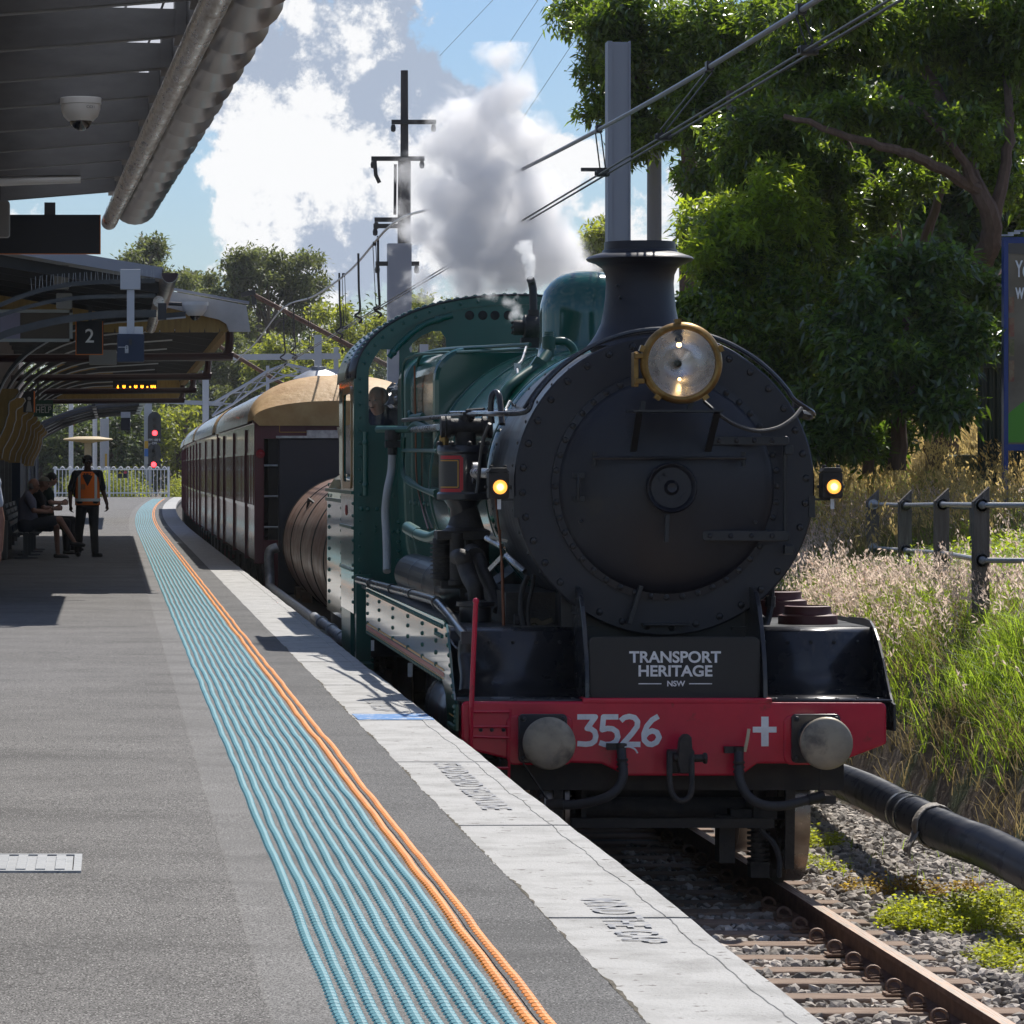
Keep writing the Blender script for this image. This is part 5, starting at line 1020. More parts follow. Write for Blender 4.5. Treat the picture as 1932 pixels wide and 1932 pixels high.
def canopy_mid():
    Y = 42.3; S = FOC/Y
    T = thing('station_canopy', 'middle grey platform canopy with curved steel arms and maroon gutter end', 'canopy', (-1, 46, 3.6))
    z = lambda x: 3.64-.17*(x-.53)
    m = MB(); m.prism([(-3, z(-3)), (.53, z(.53)), (.53, z(.53)-.12), (-3, z(-3)-.12)], 'y', Y, Y+.03); m.build('fascia', M['fasciagrey'], T)
    m = MB(); m.strip([[(-3, y, z(-3)-.01), (.55, y, z(.55)-.01)] for y in (Y+.03, 52.2)]); m.build('roof_sheet', M['sheet'], T, solid=.02)
    for i in range(6):
        m = MB(); y = Y+.35+1.6*i; m.prism([(-3, z(-3)-.14), (.5, z(.5)-.14), (.5, z(.5)-.26), (-3, z(-3)-.26)], 'y', y, y+.07); m.build('rafter', M['beamd'], T)
    m = MB(); n = 14
    for y0_ in (Y-.05,):
        V = [(.61+.085*math.cos(math.pi+math.pi*k/n), y0_, 3.58+.10*math.sin(math.pi+math.pi*k/n)) for k in range(n+1)]; m.add(V, [tuple(range(n+1))])
    m.build('gutter_end', M['maroonp'], T)
    m = MB(); m.strip([[(.61+.09*math.cos(math.pi+math.pi*k/n), y, 3.58+.105*math.sin(math.pi+math.pi*k/n)) for k in range(n+1)] for y in (Y-.05, 51)], True); m.build('gutter', M['gutter'], T, solid=.006, fix=False)
    m = MB(); m.cyl((.50, Y+.4, 3.30), (.50, 51, 3.30), .06, n=14); m.build('drain_pipe', M['pipe'], T)
    Ya = 42.1
    for pts, r in (([(-60, 600), (0, 576), (40, 560), (81, 547), (120, 539), (161, 534), (220, 531), (293, 530)], .022), ([(-60, 668), (0, 635), (50, 619), (107, 606), (160, 598), (215, 593), (295, 592)], .036), ([(-60, 618), (0, 596), (70, 575), (150, 562), (293, 558)], .018)):
        m = MB(); q = [at(u, v, Ya) for u, v in pts]
        for a, b in zip(q, q[1:]): pass
        V = []
        for p in smoothpts(q, 4): V.append([(p.x, Ya, p.z+r), (p.x, Ya, p.z-r)])
        m.strip(V); m.strip([[(a[0][0], Ya, a[0][2]), (a[0][0], Ya+.1, a[0][2])] for a in V]); m.build('curved_arm', M['archm'], T, solid=.012, fix=False)
    m = MB(); a, b = at(298, 572, Ya), at(314, 603, Ya); m.bx(a.x, b.x, Ya, Ya+.1, b.z, a.z); m.build('arm_end', M['beamd'], T)
    m = MB()
    for k in range(34): p = at(60+7*k, 548-14*(k/34)**.5*1.2, Ya); m.cyl(p, p+Vector((.01*(k % 3-1), 0, .13)), .0022, n=4, caps=False)
    m.build('bird_spikes', M['steel'], T, kind='stuff')
    D = thing('post_box', 'blue padlocked metal box hanging on a grey post from the canopy arm', 'control box', (.1, 41.9, 3)); Yd = 41.7
    a, b = at(227, 508, Yd), at(265, 546, Yd); m = MB(); m.bx(a.x, b.x, Yd, Yd+.1, b.z, a.z); m.build('mount_plate', M['poleg'], D, bevel=.004)
    a, b = at(239.5, 546, Yd), at(253.5, 632, Yd); m = MB(); m.bx(a.x, b.x, Yd+.02, Yd+.09, b.z, a.z); m.build('post', M['poleg'], D)
    a, b = at(221, 630, Yd), at(272, 683, Yd); m = MB(); m.prism(rrect(a.x, b.x, b.z, a.z, .012), 'y', Yd-.02, Yd+.16); bx_ = m.build('box', M['bluebox'], D, bevel=.006)
    a, b = at(224, 616, Yd), at(270, 630, Yd); m = MB(); m.bx(a.x, b.x, Yd+.03, Yd+.12, b.z, a.z); m.build('back_plate', M['plastic'], D)
    m = MB(); p = at(239, 662, Yd-.03); m.box(p, (.036, .02, .045)); m.tube(smoothpts([p+Vector((-.012, 0, .02)), p+Vector((-.01, 0, .05)), p+Vector((.01, 0, .05)), p+Vector((.012, 0, .02))]), .005, 6); q = at(232, 655, Yd-.03); m.cyl(q-Vector((.05, 0, 0)), q+Vector((.05, 0, 0)), .005, n=6); m.build('padlock', M['steel'], bx_)
    m = MB(); p = at(246, 645, Yd-.03); m.box(p, (.03, .02, .06)); m.build('latch', M['beamd'], bx_)
    D = thing('platform_number_sign', 'square navy sign with white number 2 and orange edges', 'sign', (-.25, 46, 2.9)); Ys = 46; a, b = at(144, 606, Ys), at(193, 668, Ys)
    m = MB(); m.bx(a.x, b.x, Ys, Ys+.08, b.z, a.z); m.build('panel', M['signnavy'], D)
    m = MB(); m.bx(a.x-.008, a.x, Ys, Ys+.08, b.z, a.z); m.bx(b.x, b.x+.008, Ys, Ys+.08, b.z, a.z); m.bx(a.x-.008, b.x+.008, Ys, Ys+.08, b.z-.008, b.z); m.build('edge', M['orange'], D)
    letters('numeral', '2', M['white'], (at(169, 0, Ys).x, Ys, at(0, 646, Ys).z), (1, 0, 0), (0, 0, 1), .16, bold=.01, parent=D)
    m = MB(); m.bx(-.26, -.22, Ys+.02, Ys+.06, a.z, 3.6); m.build('hanger', M['beamd'], D)
    D = thing('notice_board', 'white framed notice board with grey sheets under the middle canopy', 'notice board', (-1, 45, 2.9)); Yn = 45; m = MB(); a, b = at(-10, 584, Yn), at(137, 645, Yn)
    for q in ((a.x, b.x, a.z-.035, a.z), (a.x, b.x, b.z, b.z+.035), (b.x-.035, b.x, b.z, a.z), (a.x, a.x+.03, b.z, a.z)): m.bx(q[0], q[1], Yn-.02, Yn+.03, q[2], q[3])
    m.build('frame', mat('off_white_frame', (.32, .33, .31), .6), D); m = MB(); m.bx(a.x, b.x, Yn, Yn+.02, b.z, a.z); m.build('board', mat('brown_board', (.08, .06, .04), .6), D)
    m = MB(); c, d = at(0, 588, Yn), at(38, 640, Yn); m.bx(c.x, d.x, Yn-.01, Yn, d.z, c.z); m.build('poster', mat('lilac_poster', (.22, .20, .27), .6), D)
    for (u0, u1, v0, v1, Y2, lab) in ((168, 220, 660, 688, 47.5, 'pale grey rectangular box light below the number sign'), (102, 130, 500, 545, 43.5, 'small cream floodlight under the middle canopy'), (106, 136, 553, 582, 43.8, 'cream box luminaire under the middle canopy rafters')):
        D = thing('canopy_light', lab, 'light fitting', (-.3, Y2, 3)); a, b = at(u0, v0, Y2), at(u1, v1, Y2); m = MB(); m.prism(rrect(a.x, b.x, b.z, a.z, .015), 'y', Y2, Y2+.15); m.build('lamp_case', mat('light_grey_case', (.24, .23, .21), .5), D, bevel=.006); m = MB(); m.bx((a.x+b.x)/2-.01, (a.x+b.x)/2+.01, Y2+.05, Y2+.09, a.z, 3.55); m.build('stem', M['beamd'], D)
canopy_mid()
def canopy_far():
    Y = 52.3
    T = thing('station_canopy', 'far timber platform canopy with pale barge board and ochre notched valance', 'canopy', (0, 70, 3.5))
    q = [(323.7, 549.3), (464.7, 576), (472.7, 625.8), (432.4, 625.8), (427, 611), (413.6, 603), (322, 581.5), (100, 540), (100, 505)]
    m = MB(); m.prism([(at(u, v, Y).x, at(u, v, Y).z) for u, v in q], 'y', Y, Y+.06); m.build('barge_board', M['cream'], T)
    m = MB(); a, b = at(322, 547, Y), at(466, 574, Y); m.bar((a.x, Y+.1, a.z+.02), (b.x+.03, Y+.1, b.z+.02), .2, .03); m.build('roof_flashing', M['fasciagrey'], T)
    zr = lambda x: 3.70-.14*(x-.78)
    m = MB(); m.strip([[(-2.6, y, zr(-2.6)), (1.72, y, zr(1.72))] for y in (Y+.06, 94)]); m.build('roof_sheet', leafmat('brightened_roof_sheet', (.42, .42, .40), (.55, .54, .50), .22, .0, .6, .2), T)  # translucency added to stand in for daylight bounced onto the shaded underside
    for yv, x0, x1, za in ((Y+.12, -1.6, 1.50, 3.30), (89.5, -1.2, 1.52, 3.02)):
        nt_ = 16; P = [(x0, zr(x0)-.04), (x1-.12, zr(x1)-.04), (x1-.02, zr(x1)-.12), (x1, za+.02)]
        w = (x1-x0)/nt_
        for k in range(nt_): xx = x1-w*k; P += [(xx-.005, za), (xx-w*.45, za), (xx-w*.5, za+.06), (xx-w*.55, za)]
        P += [(x0, za)]; m = MB(); m.prism(P, 'y', yv, yv+.03); m.build('valance', M['ochre'], T)
    for i in range(13):
        y = Y+1.2+3.1*i; m = MB(); m.prism([(-2.4, zr(-2.4)-.03), (1.6, zr(1.6)-.03), (1.6, zr(1.6)-.17), (-2.4, zr(-2.4)-.17)], 'y', y, y+.09); m.build('rafter', M['beamd'], T)
    for i in range(4):
        y = 53+11.6*i; m = MB(); m.tube(smoothpts([(-1.6, y, 2.98), (1.35, y, 3.0), (1.48, y, 3.03), (1.54, y, 3.12), (1.55, y, 3.40)], 4), .055, 8); m.build('tie_beam', M['maroonp'], T)
    m = MB(); m.bx(1.5, 1.60, Y+.1, 94, 3.33, 3.43); m.build('eaves_beam', M['ochre'], T)
    m = MB(); n = 10; m.strip([[(1.66+.07*math.cos(math.pi+math.pi*k/n), y, 3.54+.08*math.sin(math.pi+math.pi*k/n)) for k in range(n+1)] for y in (Y+.1, 94)], True); m.build('gutter', M['maroonp'], T, solid=.006, fix=False)
    # curved ribs springing from the building to the roof
    for i in range(11):
        y = 49.5+4.4*i; dx = -.012*(y-52); P = []
        for k in range(15): t = math.pi/2*k/14; P.append((-1.44+dx+1.7*(1-math.cos(t)), y, 2.25+1.12*math.sin(t)))
        P += [(.9+dx*.3, y, 3.42)]
        m = MB(); V = [[(x, yy, z-.03), (x, yy, z+.03)] for x, yy, z in P]; m.strip(V); m.strip([[(x, yy, z+.03), (x, yy+.1, z+.03)] for x, yy, z in P]); rb = m.build('curved_rib', M['archm'], T, solid=.014, fix=False); m = MB(); m.tube([(x, yy-.012, z-.035) for x, yy, z in P], .011, 5); m.build('rib_highlight', M['poleg'], rb)  # pale tube added along each rib stands in for sky reflected on its edge
    B = thing('station_building', 'dark station building wall behind the seated people under the canopy', 'building', (-2.4, 75, 0))
    w = MB(); w.add([(-1.62, 46, 0), (-2.25, 104, 0), (-2.25, 104, 4.2), (-1.62, 46, 4.2), (-6, 46, 0), (-6, 104, 0), (-6, 104, 4.2), (-6, 46, 4.2)], [(0, 1, 2, 3), (1, 5, 6, 2), (4, 0, 3, 7), (3, 2, 6, 7)]); w.build('wall', M['wallb'], B, fix=False)
    for i in range(12):
        y = 50+4.4*i; x = -1.62-.0109*(y-46); m = MB(); m.bx(x, x+.07, y, y+.12, 0, 2.4); m.build('post', mat('grey_post', (.16, .15, .15), .5) if i == 0 else M['beam'], B)
    m = MB(); m.bx(-1.98, -1.8, 80, 83, .2, 2.1); m.build('door', M['bluebox'], B)
    og = [(0, .62), (.02, .58), (-.03, .50), (-.10, .46), (-.115, .42), (-.115, .30), (-.14, .24), (-.16, .15), (-.22, .02), (-.29, -.10), (-.31, -.20), (-.315, -.24), (-1.0, -.24), (-1.0, .62)]
    for i in range(9):
        y = 51.5+6.0*i; dx = -1.20-.0082*(y-52); dz = 1.93-.0022*(y-52)
        m = MB(); m.prism([(dx+a, dz+b) for a, b in og], 'y', y, y+.08); m.build('bracket_board', M['ochre'], B)
        m = MB(); m.tube([(dx+a+.006, y-.006, dz+b) for a, b in og[:12]], .009, 5); m.build('board_edge', M['cream'], B)
    # clock display, help sign
    D = thing('led_clock', 'black LED display box with orange digits under the far canopy', 'LED display', (.4, 78, 3.0)); Yc = 78; a, b = at(213, 700, Yc), at(296, 738, Yc); m = MB(); m.bx(a.x, b.x, Yc, Yc+.25, b.z, a.z); m.build('case', M['signnavy'], D); m = MB(); m.bx((a.x+b.x)/2-.03, (a.x+b.x)/2+.03, Yc+.1, Yc+.16, a.z, 3.5); m.build('hanger', M['beamd'], D)
    m = MB(); y = Yc-.01; px = .0115; z0 = at(0, 734.5, Yc).z
    G = {'0': ((-2, 2), (-1, 2), (1, 2), (2, 2), (-1, 1), (0, 1), (1, 1), (-.6, 0), (0, 0), (.6, 0), (-2, 3), (2, 3)), '1': ((-1, 0), (0, 0), (1, 0), (-1, 1), (0, 1), (1, 1), (0, 2), (-.6, 2), (0, 3)), ':': ((-.6, 2), (.6, 2))}
    for ch, u in zip('10:00:01', (223, 237, 249.5, 260.5, 271.5, 283, 0, 0)): pass
    for ch, u in zip('10:00:01', (222.5, 234, 245.5, 256, 268, 278, 287, 292.5)):
        xc = at(u, 0, Yc).x
        for gx, gy in G[ch]: s_ = .013; xx, zz = xc+gx*px*.8, z0+gy*.022; m.add([(xx-s_*.7, y, zz-s_), (xx+s_*.7, y, zz-s_), (xx+s_*.7, y, zz+s_), (xx-s_*.7, y, zz+s_)], [(0, 1, 2, 3)])
    m.build('digits', M['led'], D, fix=False)
    D = thing('help_sign', 'green emergency HELP sign hanging under the far canopy', 'sign', (-1.3, 66, 2.6)); Yh = 66; a, b = at(64, 755, Yh), at(100, 786, Yh); m = MB(); m.bx(a.x, b.x, Yh, Yh+.05, b.z, a.z); m.build('panel', mat('dark_green_sign', (.006, .05, .03), .5), D)
    W2 = mat('sign_white', (.5, .5, .5), .5); letters('lettering', 'HELP', W2, (at(82, 0, Yh).x, Yh-.004, at(0, 779, Yh).z), (1, 0, 0), (0, 0, 1), .11, width=.25, parent=D); letters('lettering', 'emergency', W2, (at(83, 0, Yh).x, Yh-.004, at(0, 766, Yh).z), (1, 0, 0), (0, 0, 1), .05, width=.25, parent=D)
    m = MB(); m.bx(a.x+.05, a.x+.08, Yh, Yh+.03, a.z, 3.6); m.build('hanger', M['beamd'], D)
    D = thing('toilet_sign', 'dark sign with pale figure and orange edge beside the HELP sign', 'sign', (-1.3, 62, 2.6)); a, b = at(44, 738, 62), at(66, 778, 62); m = MB(); m.bx(a.x, b.x-.02, 62, 62.05, b.z, a.z); m.build('panel', M['signnavy'], D); m = MB(); m.bx(b.x-.02, b.x, 62, 62.05, b.z, a.z); m.build('edge', M['orange'], D)
    m = MB(); c = at(55, 752, 61.99); m.ball(c, (.03, .004, .03), 10, 6); m.prism([(c.x-.05, c.z-.2), (c.x+.05, c.z-.2), (c.x+.02, c.z-.04), (c.x-.02, c.z-.04)], 'y', 61.985, 61.995); m.build('figure', mat('sign_grey', (.3, .3, .3), .5), D)
    D = thing('dome_camera', 'white dome security camera on the pale barge board', 'security camera', (1, 52, 3.4)); c = at(368, 577, 52.1); m = MB(); m.cyl(c, c+Vector((0, 0, .05)), .17, n=20); m.lathe([(.16, 0), (.155, -.05), (.10, -.12), (.08, -.13)], c, 'z', 20); m.build('housing', M['plastic'], D); m = MB(); m.ball(c+Vector((0, 0, -.12)), .07, 14, 6, math.pi/2, math.pi); m.build('dome', M['darkglass'], D); m = MB(); m.cyl(c+Vector((-.15, 0, .02)), c+Vector((-.34, .05, .03)), .025, n=8); m.build('arm', M['beamd'], D)
    # canopy frames at the far end with a hanging speaker
    T = thing('arched_shelter', 'open shelter of thin curved steel ribs at the far platform end', 'shelter', (-.8, 112, 2))
    for i in range(5):
        y = 104+5.5*i; P = [(-2.3, y, 0), (-2.3, y, 2.15), (-2.15, y, 2.45), (-1.4, y, 2.85), (-.4, y, 3.13), (.85, y, 3.25)]; m = MB(); m.tube(smoothpts(P, 5), .055, 6); m.build('curved_rib', M['archm'] if i % 2 else M['beam'], T)
    m = MB(); m.bx(.75, .9, 103, 127, 3.22, 3.42); m.bx(-.5, -.4, 103, 127, 3.1, 3.2); m.build('eaves_beam', M['archm'], T)
    m = MB(); P = [(-2.15, 2.5), (-1.4, 2.9), (-.4, 3.18), (.85, 3.3)]; m.strip([[(x, y, z) for x, z in P] for y in (112, 127)]); m.build('roof_sheet', M['sheet'], T, solid=.02)
    D = thing('hanging_speaker', 'small dark speaker hanging from the arched shelter rib', 'loudspeaker', (.4, 112, 2.9)); a, b = at(228, 788, 112), at(246, 812, 112); m = MB(); m.bx(a.x, b.x, 112, 112.2, b.z, a.z); m.build('speaker_case', M['signnavy'], D, bevel=.02); m = MB(); m.bx(a.x, b.x, 112, 112.1, a.z, a.z+.16); m.build('mount', M['poleg'], D)
canopy_far()
def far_end():
    Y = 211.0; S = FOC/Y
    T = thing('platform_fence', 'white tubular steel fence across the far platform end', 'fence', (0, Y, 0)); x0, x1 = at(104, 0, Y).x, at(318, 0, Y).x
    for z in (.22, 1.45): m = MB(); m.cyl((x0, Y, z), (x1, Y, z), .035, n=6); m.build('rail', M['white'], T)
    p = None; k = int((x1-x0)/.19)
    for i in range(k+1):
        x = x0+.19*i
        if p is None: m = MB(); m.cyl((x, Y, .05), (x, Y, 1.5), .022, n=6); p = m.build('baluster', M['white'], T); xx = x
        else: o = p.copy(); COL.objects.link(o); o.location = (x-xx, 0, 0)
        if i % 2 == 0: m = MB(); m.tube([(x-.1+.1*(1-math.cos(t)), Y, 1.46+.12*math.sin(t)) for t in [math.pi*j/8 for j in range(9)]], .03, 5); m.build('loop', M['white'], T)
    for x in (x0, at(206, 0, Y).x, x1): m = MB(); m.cyl((x, Y, 0), (x, Y, 1.6), .06, n=8); m.build('post', M['white'], T)
    for u, c in ((227, 'yellowline'), (237, 'redsig')):
        D = thing('warning_sign', 'small dark fence sign with %s symbol' % ('a yellow triangle' if u == 227 else 'a red disc'), 'sign', (at(u, 0, Y).x, Y, 1)); a, b = at(u-5, 888, Y), at(u+4, 902, Y); m = MB(); m.bx(a.x, b.x, Y-.05, Y-.03, b.z, a.z); m.build('panel', M['signnavy'], D)
        m = MB(); c_ = (a.x+b.x)/2; m.prism([(c_-.1, a.z-.15), (c_+.1, a.z-.15), (c_, a.z-.02)] if u == 227 else [(c_+.09*math.cos(t), a.z-.09+.07*math.sin(t)) for t in [k*.628 for k in range(10)]], 'y', Y-.06, Y-.05); m.build('symbol', mat('warning_yellow', (.7, .5, .02), .5) if u == 227 else mat('warning_red', (.6, .05, .08), .5), D)
    Ys = 219.0
    D = thing('railway_signal', 'black railway signal with two red lights on a grey column', 'railway signal', (2.3, Ys, 0)); a = at(272, 762, Ys); m = MB(); m.bx(a.x, a.x+.42, Ys+.3, Ys+.6, -1.4, a.z+.9); m.build('column', M['poleg'], D)
    for (u0, u1, v0, v1, ul, vl) in ((279, 304, 777, 828, 292, 817), (278.5, 303.5, 836, 882, 290, 876.5)):
        a, b = at(u0, v0, Ys), at(u1, v1, Ys); r = (b.x-a.x)/2; P = [(a.x, b.z), (b.x, b.z), (b.x, a.z-r)]+[(a.x+r+r*math.cos(t), a.z-r+r*math.sin(t)) for t in [math.pi*k/10 for k in range(1, 10)]]+[(a.x, a.z-r)]
        m = MB(); m.prism(P, 'y', Ys, Ys+.1); h = m.build('signal_head', M['signnavy'], D); l = at(ul, vl, Ys); m = MB(); m.lathe([(.14, -.05), (.001, -.08)], l, 'y', 14); m.build('red_light', M['redsig'], h)
        m = MB()
        for dv in (13, 25): p = at(ul-.5, vl-dv, Ys); m.lathe([(.12, -.03), (.12, -.2), (.10, -.2), (.1, -.03), (.001, -.02)], p, 'y', 12)
        m.build('dark_lens', M['dark'], h)
    a, b = at(280, 829, Ys), at(303, 836, Ys); m = MB(); m.bx(a.x, b.x, Ys, Ys+.05, b.z, a.z); m.build('number_plate', M['signnavy'], D); letters('lettering', 'SM 100 S\nDN', M['white'], ((a.x+b.x)/2, Ys-.01, at(0, 832, Ys).z), (1, 0, 0), (0, 0, 1), .13, width=.62, parent=D)
    for v0, v1, c in ((832, 846, (.62, .33, .01)), (847, 861, (.03, .16, .5)), (862, 875, (.5, .5, .5))):
        a, b = at(272.5, v0, Ys), at(279.5, v1, Ys); m = MB(); m.bx(a.x, b.x, Ys-.02, Ys+.02, b.z, a.z); m.build('plate', mat('plate_colour', c, .6), D)
    Yp = 228
    for u, w, v0, lab, c in ((134, 9, 760, 'white round post left of the cream mushroom canopy', 'white'), (179, 9, 770, 'white round post behind the walking man', 'white'), (202, 5, 778, 'thin white pole with the pale sign behind the fence', 'white'), (197, 18, 790, 'wide grey column with a small yellow strip', 'poleg')):
        D = thing('lamp_post', lab, 'post', (at(u, 0, Yp).x, Yp, 0)); a = at(u-w/2, v0, Yp); b = at(u+w/2, 930, Yp); m = MB(); m.cyl(((a.x+b.x)/2, Yp, -1.4), ((a.x+b.x)/2, Yp, a.z), (b.x-a.x)/2, n=10); m.build('shaft', M[c], D)
        if w == 18: a, b = at(198, 856, Yp-.4), at(202, 880, Yp-.4); m = MB(); m.bx(a.x, b.x, Yp-.4, Yp-.38, b.z, a.z); m.build('strip', mat('yellow_strip', (.6, .35, .03), .5), D)
        elif u == 134: m = MB(); m.box(at(130, 799, Yp), (.6, .05, .25)); m.build('sign_panel', mat('orange_sign', (.75, .2, .06), .5), D)
    D = thing('mushroom_shelter', 'cream circular mushroom shaped shelter beyond the platform fence', 'shelter', (-1.4, 222, 0)); c = at(166, 829, 222); m = MB(); m.lathe([(.001, .16), (.6, .16), (1.3, .05), (1.38, 0), (1.3, -.05), (.4, -.16), (.28, -.2)], c, 'z', 28); m.build('canopy', mat('cream_render', (.55, .43, .25), .7), D); m = MB(); m.cyl((c.x, 222, -.6), (c.x, 222, c.z-.1), .2, n=14); m.build('column', mat('cream_column', (.5, .38, .22), .7), D)
far_end()
# ------------------------------------------------------------------ overhead line, masts and poles
def overhead():
    M['wire'] = mat('dark_copper_wire', (.05, .045, .042), .5, .4); M['wirel'] = mat('aluminium_cable', (.24, .24, .25), .45, .6)
    T = thing('overhead_line', 'overhead catenary cable with twin contact wires above the locomotive track', 'overhead wire', (3.9, 30, 4))
    ms = [(10, 2.70), (15, 2.61), (20.4, 2.58), (25, 2.60), (30, 2.66), (38, 2.82), (47, 3.06), (56, 3.38), (66, 3.22), (78, 3.3), (92, 3.62), (110, 3.4), (135, 3.5)]
    mp = [(3.90+cx(y), y, EYE+h) for y, h in ms]
    m = MB(); m.tube(smoothpts(mp, 5), .0175, 8); m.build('messenger_cable', M['wirel'], T)
    for dx in (-.03, .03):
        m = MB(); m.tube([(3.94+dx+cx(y), y, EYE+2.35) for y in (10, 20, 30, 40, 55, 70, 90, 110, 135)], .0085, 7); m.build('contact_wire', M['wire'], T)
    def mz(y):
        for (a, p), (b, q) in zip(ms, ms[1:]):
            if a <= y <= b: return EYE+p+(q-p)*(y-a)/(b-a)
    for y0_, y1_ in ((22.9, 22.9), (26.4, 28.9), (32.4, 32.5), (43, 43), (60, 60), (68, 68.3), (80, 80), (87, 87)):
        m = MB(); a, b = (3.9, y0_, mz(y0_)), (3.94, y1_, EYE+2.36)
        for d in (-.022, .022): m.tube([a, (a[0]+d, a[1]+.02, a[2]-.04), (b[0]+d, b[1]-.02, b[2]+.05), b], .006, 5)
        m.box(a, (.05, .09, .06)); m.box(b, (.10, .10, .05)); m.cyl(Vector(b)-Vector((.06, 0, 0)), Vector(b)+Vector((.06, 0, 0)), .018, n=6); m.build('dropper', M['wire'], T)
    for u, v0, v1, Y in ((676, 478, 610, 62), (640, 515, 640, 70), (713, 445, 600, 60), (535, 590, 690, 92), (554, 580, 680, 88)):
        m = MB(); q = [at(u, v0, Y), at(u+1, (v0+v1)/2, Y), at(u+3, v1-25, Y), at(u-6, v1-15, Y), at(u+6, v1-8, Y), at(u+1, v1, Y)]; m.tube(smoothpts(q), .018, 5); m.build('hanging_cable', M['wire'], T)
    def bars(name, lab, cat, loc, L_, mt, w):
        D = thing(name, lab, cat, loc)
        for nm, a, b, ww in L_: m = MB(); m.bar(a, b, ww or w); m.build(nm, M[mt], D)
        return D
    D = thing('steel_mast', 'grey steel column mast behind the chimney beside the track', 'mast', (5.62, 45, 0)); Y = 45; a, b = at(1147, 77, Y), at(1190, 77, Y); m = MB()
    m.bx(a.x, a.x+.05, Y, Y+.26, -1.4, a.z); m.bx(b.x-.016, b.x, Y, Y+.26, -1.4, a.z); m.bx(a.x+.05, b.x-.016, Y+.12, Y+.14, -1.4, a.z); m.bx(a.x+.05, b.x-.016, Y+.02, Y+.04, -1.4, a.z-.02); m.build('column', M['fasciagrey'], D)
    m = MB(); p = at(1130, 320, Y); m.bar(p+Vector((-.2, 0, 0)), p+Vector((.1, 0, 0)), .04); m.build('arm', M['wire'], D)
    D = thing('timber_pole', 'weathered brown timber pole in the trees right of the steel mast', 'utility pole', (8.3, 61.5, 0)); Y = 61.5; a, b = at(1219, 240, Y), at(1250, 240, Y); m = MB(); m.cyl(((a.x+b.x)/2, Y, 0), ((a.x+b.x)/2, Y, a.z-.3), .12, .11, n=12); m.build('shaft', mat('grey_timber', (.24, .225, .22), .9, bump=.5, bs=20, stretch=(3, 3, .3)), D)
    D = thing('timber_pole', 'dark timber pole half hidden by leaves above the contact wires', 'utility pole', (7, 47, 0)); Y = 51.5; a = at(1380, 60, Y); m = MB(); m.cyl((a.x, Y, 0), (a.x, Y, a.z-.75), .07, .065, n=10); m.build('shaft', mat('dark_timber', (.09, .07, .06), .9), D)
    # tall pole with cross arms left of the steam
    Y = 92.0; D = thing('power_pole', 'tall grey power pole with cross arms rising through the steam', 'utility pole', (6.4, Y, 0)); c = at(763, 0, Y).x
    pz = lambda v: at(0, v, Y).z
    m = MB(); m.cyl((c-.04, Y, -1), (c, Y, pz(300)), .17, .15, n=10); m.cyl((c, Y, pz(300)), (c, Y, pz(133)), .095, .085, n=10); m.build('pole', mat('pole_timber', (.06, .055, .055), .85), D)
    m = MB(); a = at(731, 460, Y); m.bx(a.x, c+.15, Y-.2, Y+.2, -1.2, a.z); m.build('steel_column', M['fasciagrey'], D)
    for v, u0, u1 in ((231, 738, 822), (300, 700, 800), (415, 706, 760), (427, 704, 760), (498, 708, 790)):
        a, b = at(u0, v, Y), at(u1, v, Y); m = MB(); m.bx(a.x, b.x, Y-.16, Y-.06, a.z-.05, a.z+.05); ar_ = m.build('cross_arm', M['wire'], D)
        for u in (u0+4, u1-4): m = MB(); p = at(u, v, Y-.1); m.lathe([(.001, -.22), (.05, -.2), (.06, -.12), (.04, -.05)], p, 'z', 8); m.build('insulator', M['wire'], ar_)
    m = MB(); q = [at(707, 303, Y-.2), at(709, 330, Y-.2), at(716, 345, Y-.2)]; m.tube(q, .05, 6); m.tube([at(746, 310, Y-.2), at(745, 405, Y-.2)], .035, 5); m.build('insulator_string', M['wire'], D)
    # cantilevers, portal and lattice work far along the line
    D = thing('cantilever_arm', 'rusty brown cantilever tube reaching from behind the cab roof', 'cantilever', (5, 100, 5)); m = MB(); m.tube([at(474, 554, 100), at(690, 668, 100), at(800, 726, 100)], .06, 8); m.build('tube', M['rust'], D); m = MB(); m.bar(at(455, 556, 100), at(482, 551, 100), .12); m.cyl(at(478, 556, 100), at(480, 575, 100), .06, n=8); m.build('end_fitting', M['wire'], D); m = MB(); m.bx(at(800, 0, 100).x-.1, at(800, 0, 100).x+.1, 99.9, 100.1, -1.2, at(800, 726, 100).z+1); m.build('mast', M['poleg'], D)
    D = thing('cantilever_arm', 'rusty brown cantilever tube low beside the far canopy eaves', 'cantilever', (3, 130, 5)); m = MB(); m.tube([at(405, 648, 130), at(522, 718, 130), at(640, 785, 130)], .065, 8); m.build('tube', M['rust'], D); m = MB(); p = at(640, 785, 130); m.bx(p.x-.1, p.x+.1, 129.9, 130.1, -1.2, p.z+1); m.build('mast', M['poleg'], D)
    Y = 150.0; g = lambda u, v: at(u, v, Y)
    D = thing('line_portal', 'pale grey steel portal spanning the tracks beyond the carriages', 'portal frame', (6, Y, 0))
    for nm, a, b, w in (('beam', g(440, 674), g(642, 672), .22), ('upright', g(600, 632), g(600, 900), .26), ('upright', g(634, 655), g(634, 900), .17), ('beam', g(560, 700), g(690, 698), .12), ('upright', g(388, 715), g(388, 940), .2), ('upright', g(505, 690), g(505, 900), .12)): m = MB(); m.bar(a, b, w); m.build(nm, M['poleg'], D)
    D = thing('lattice_boom', 'white lattice steel boom curving above the second carriage roof', 'lattice boom', (4, 120, 4)); Y = 120.0
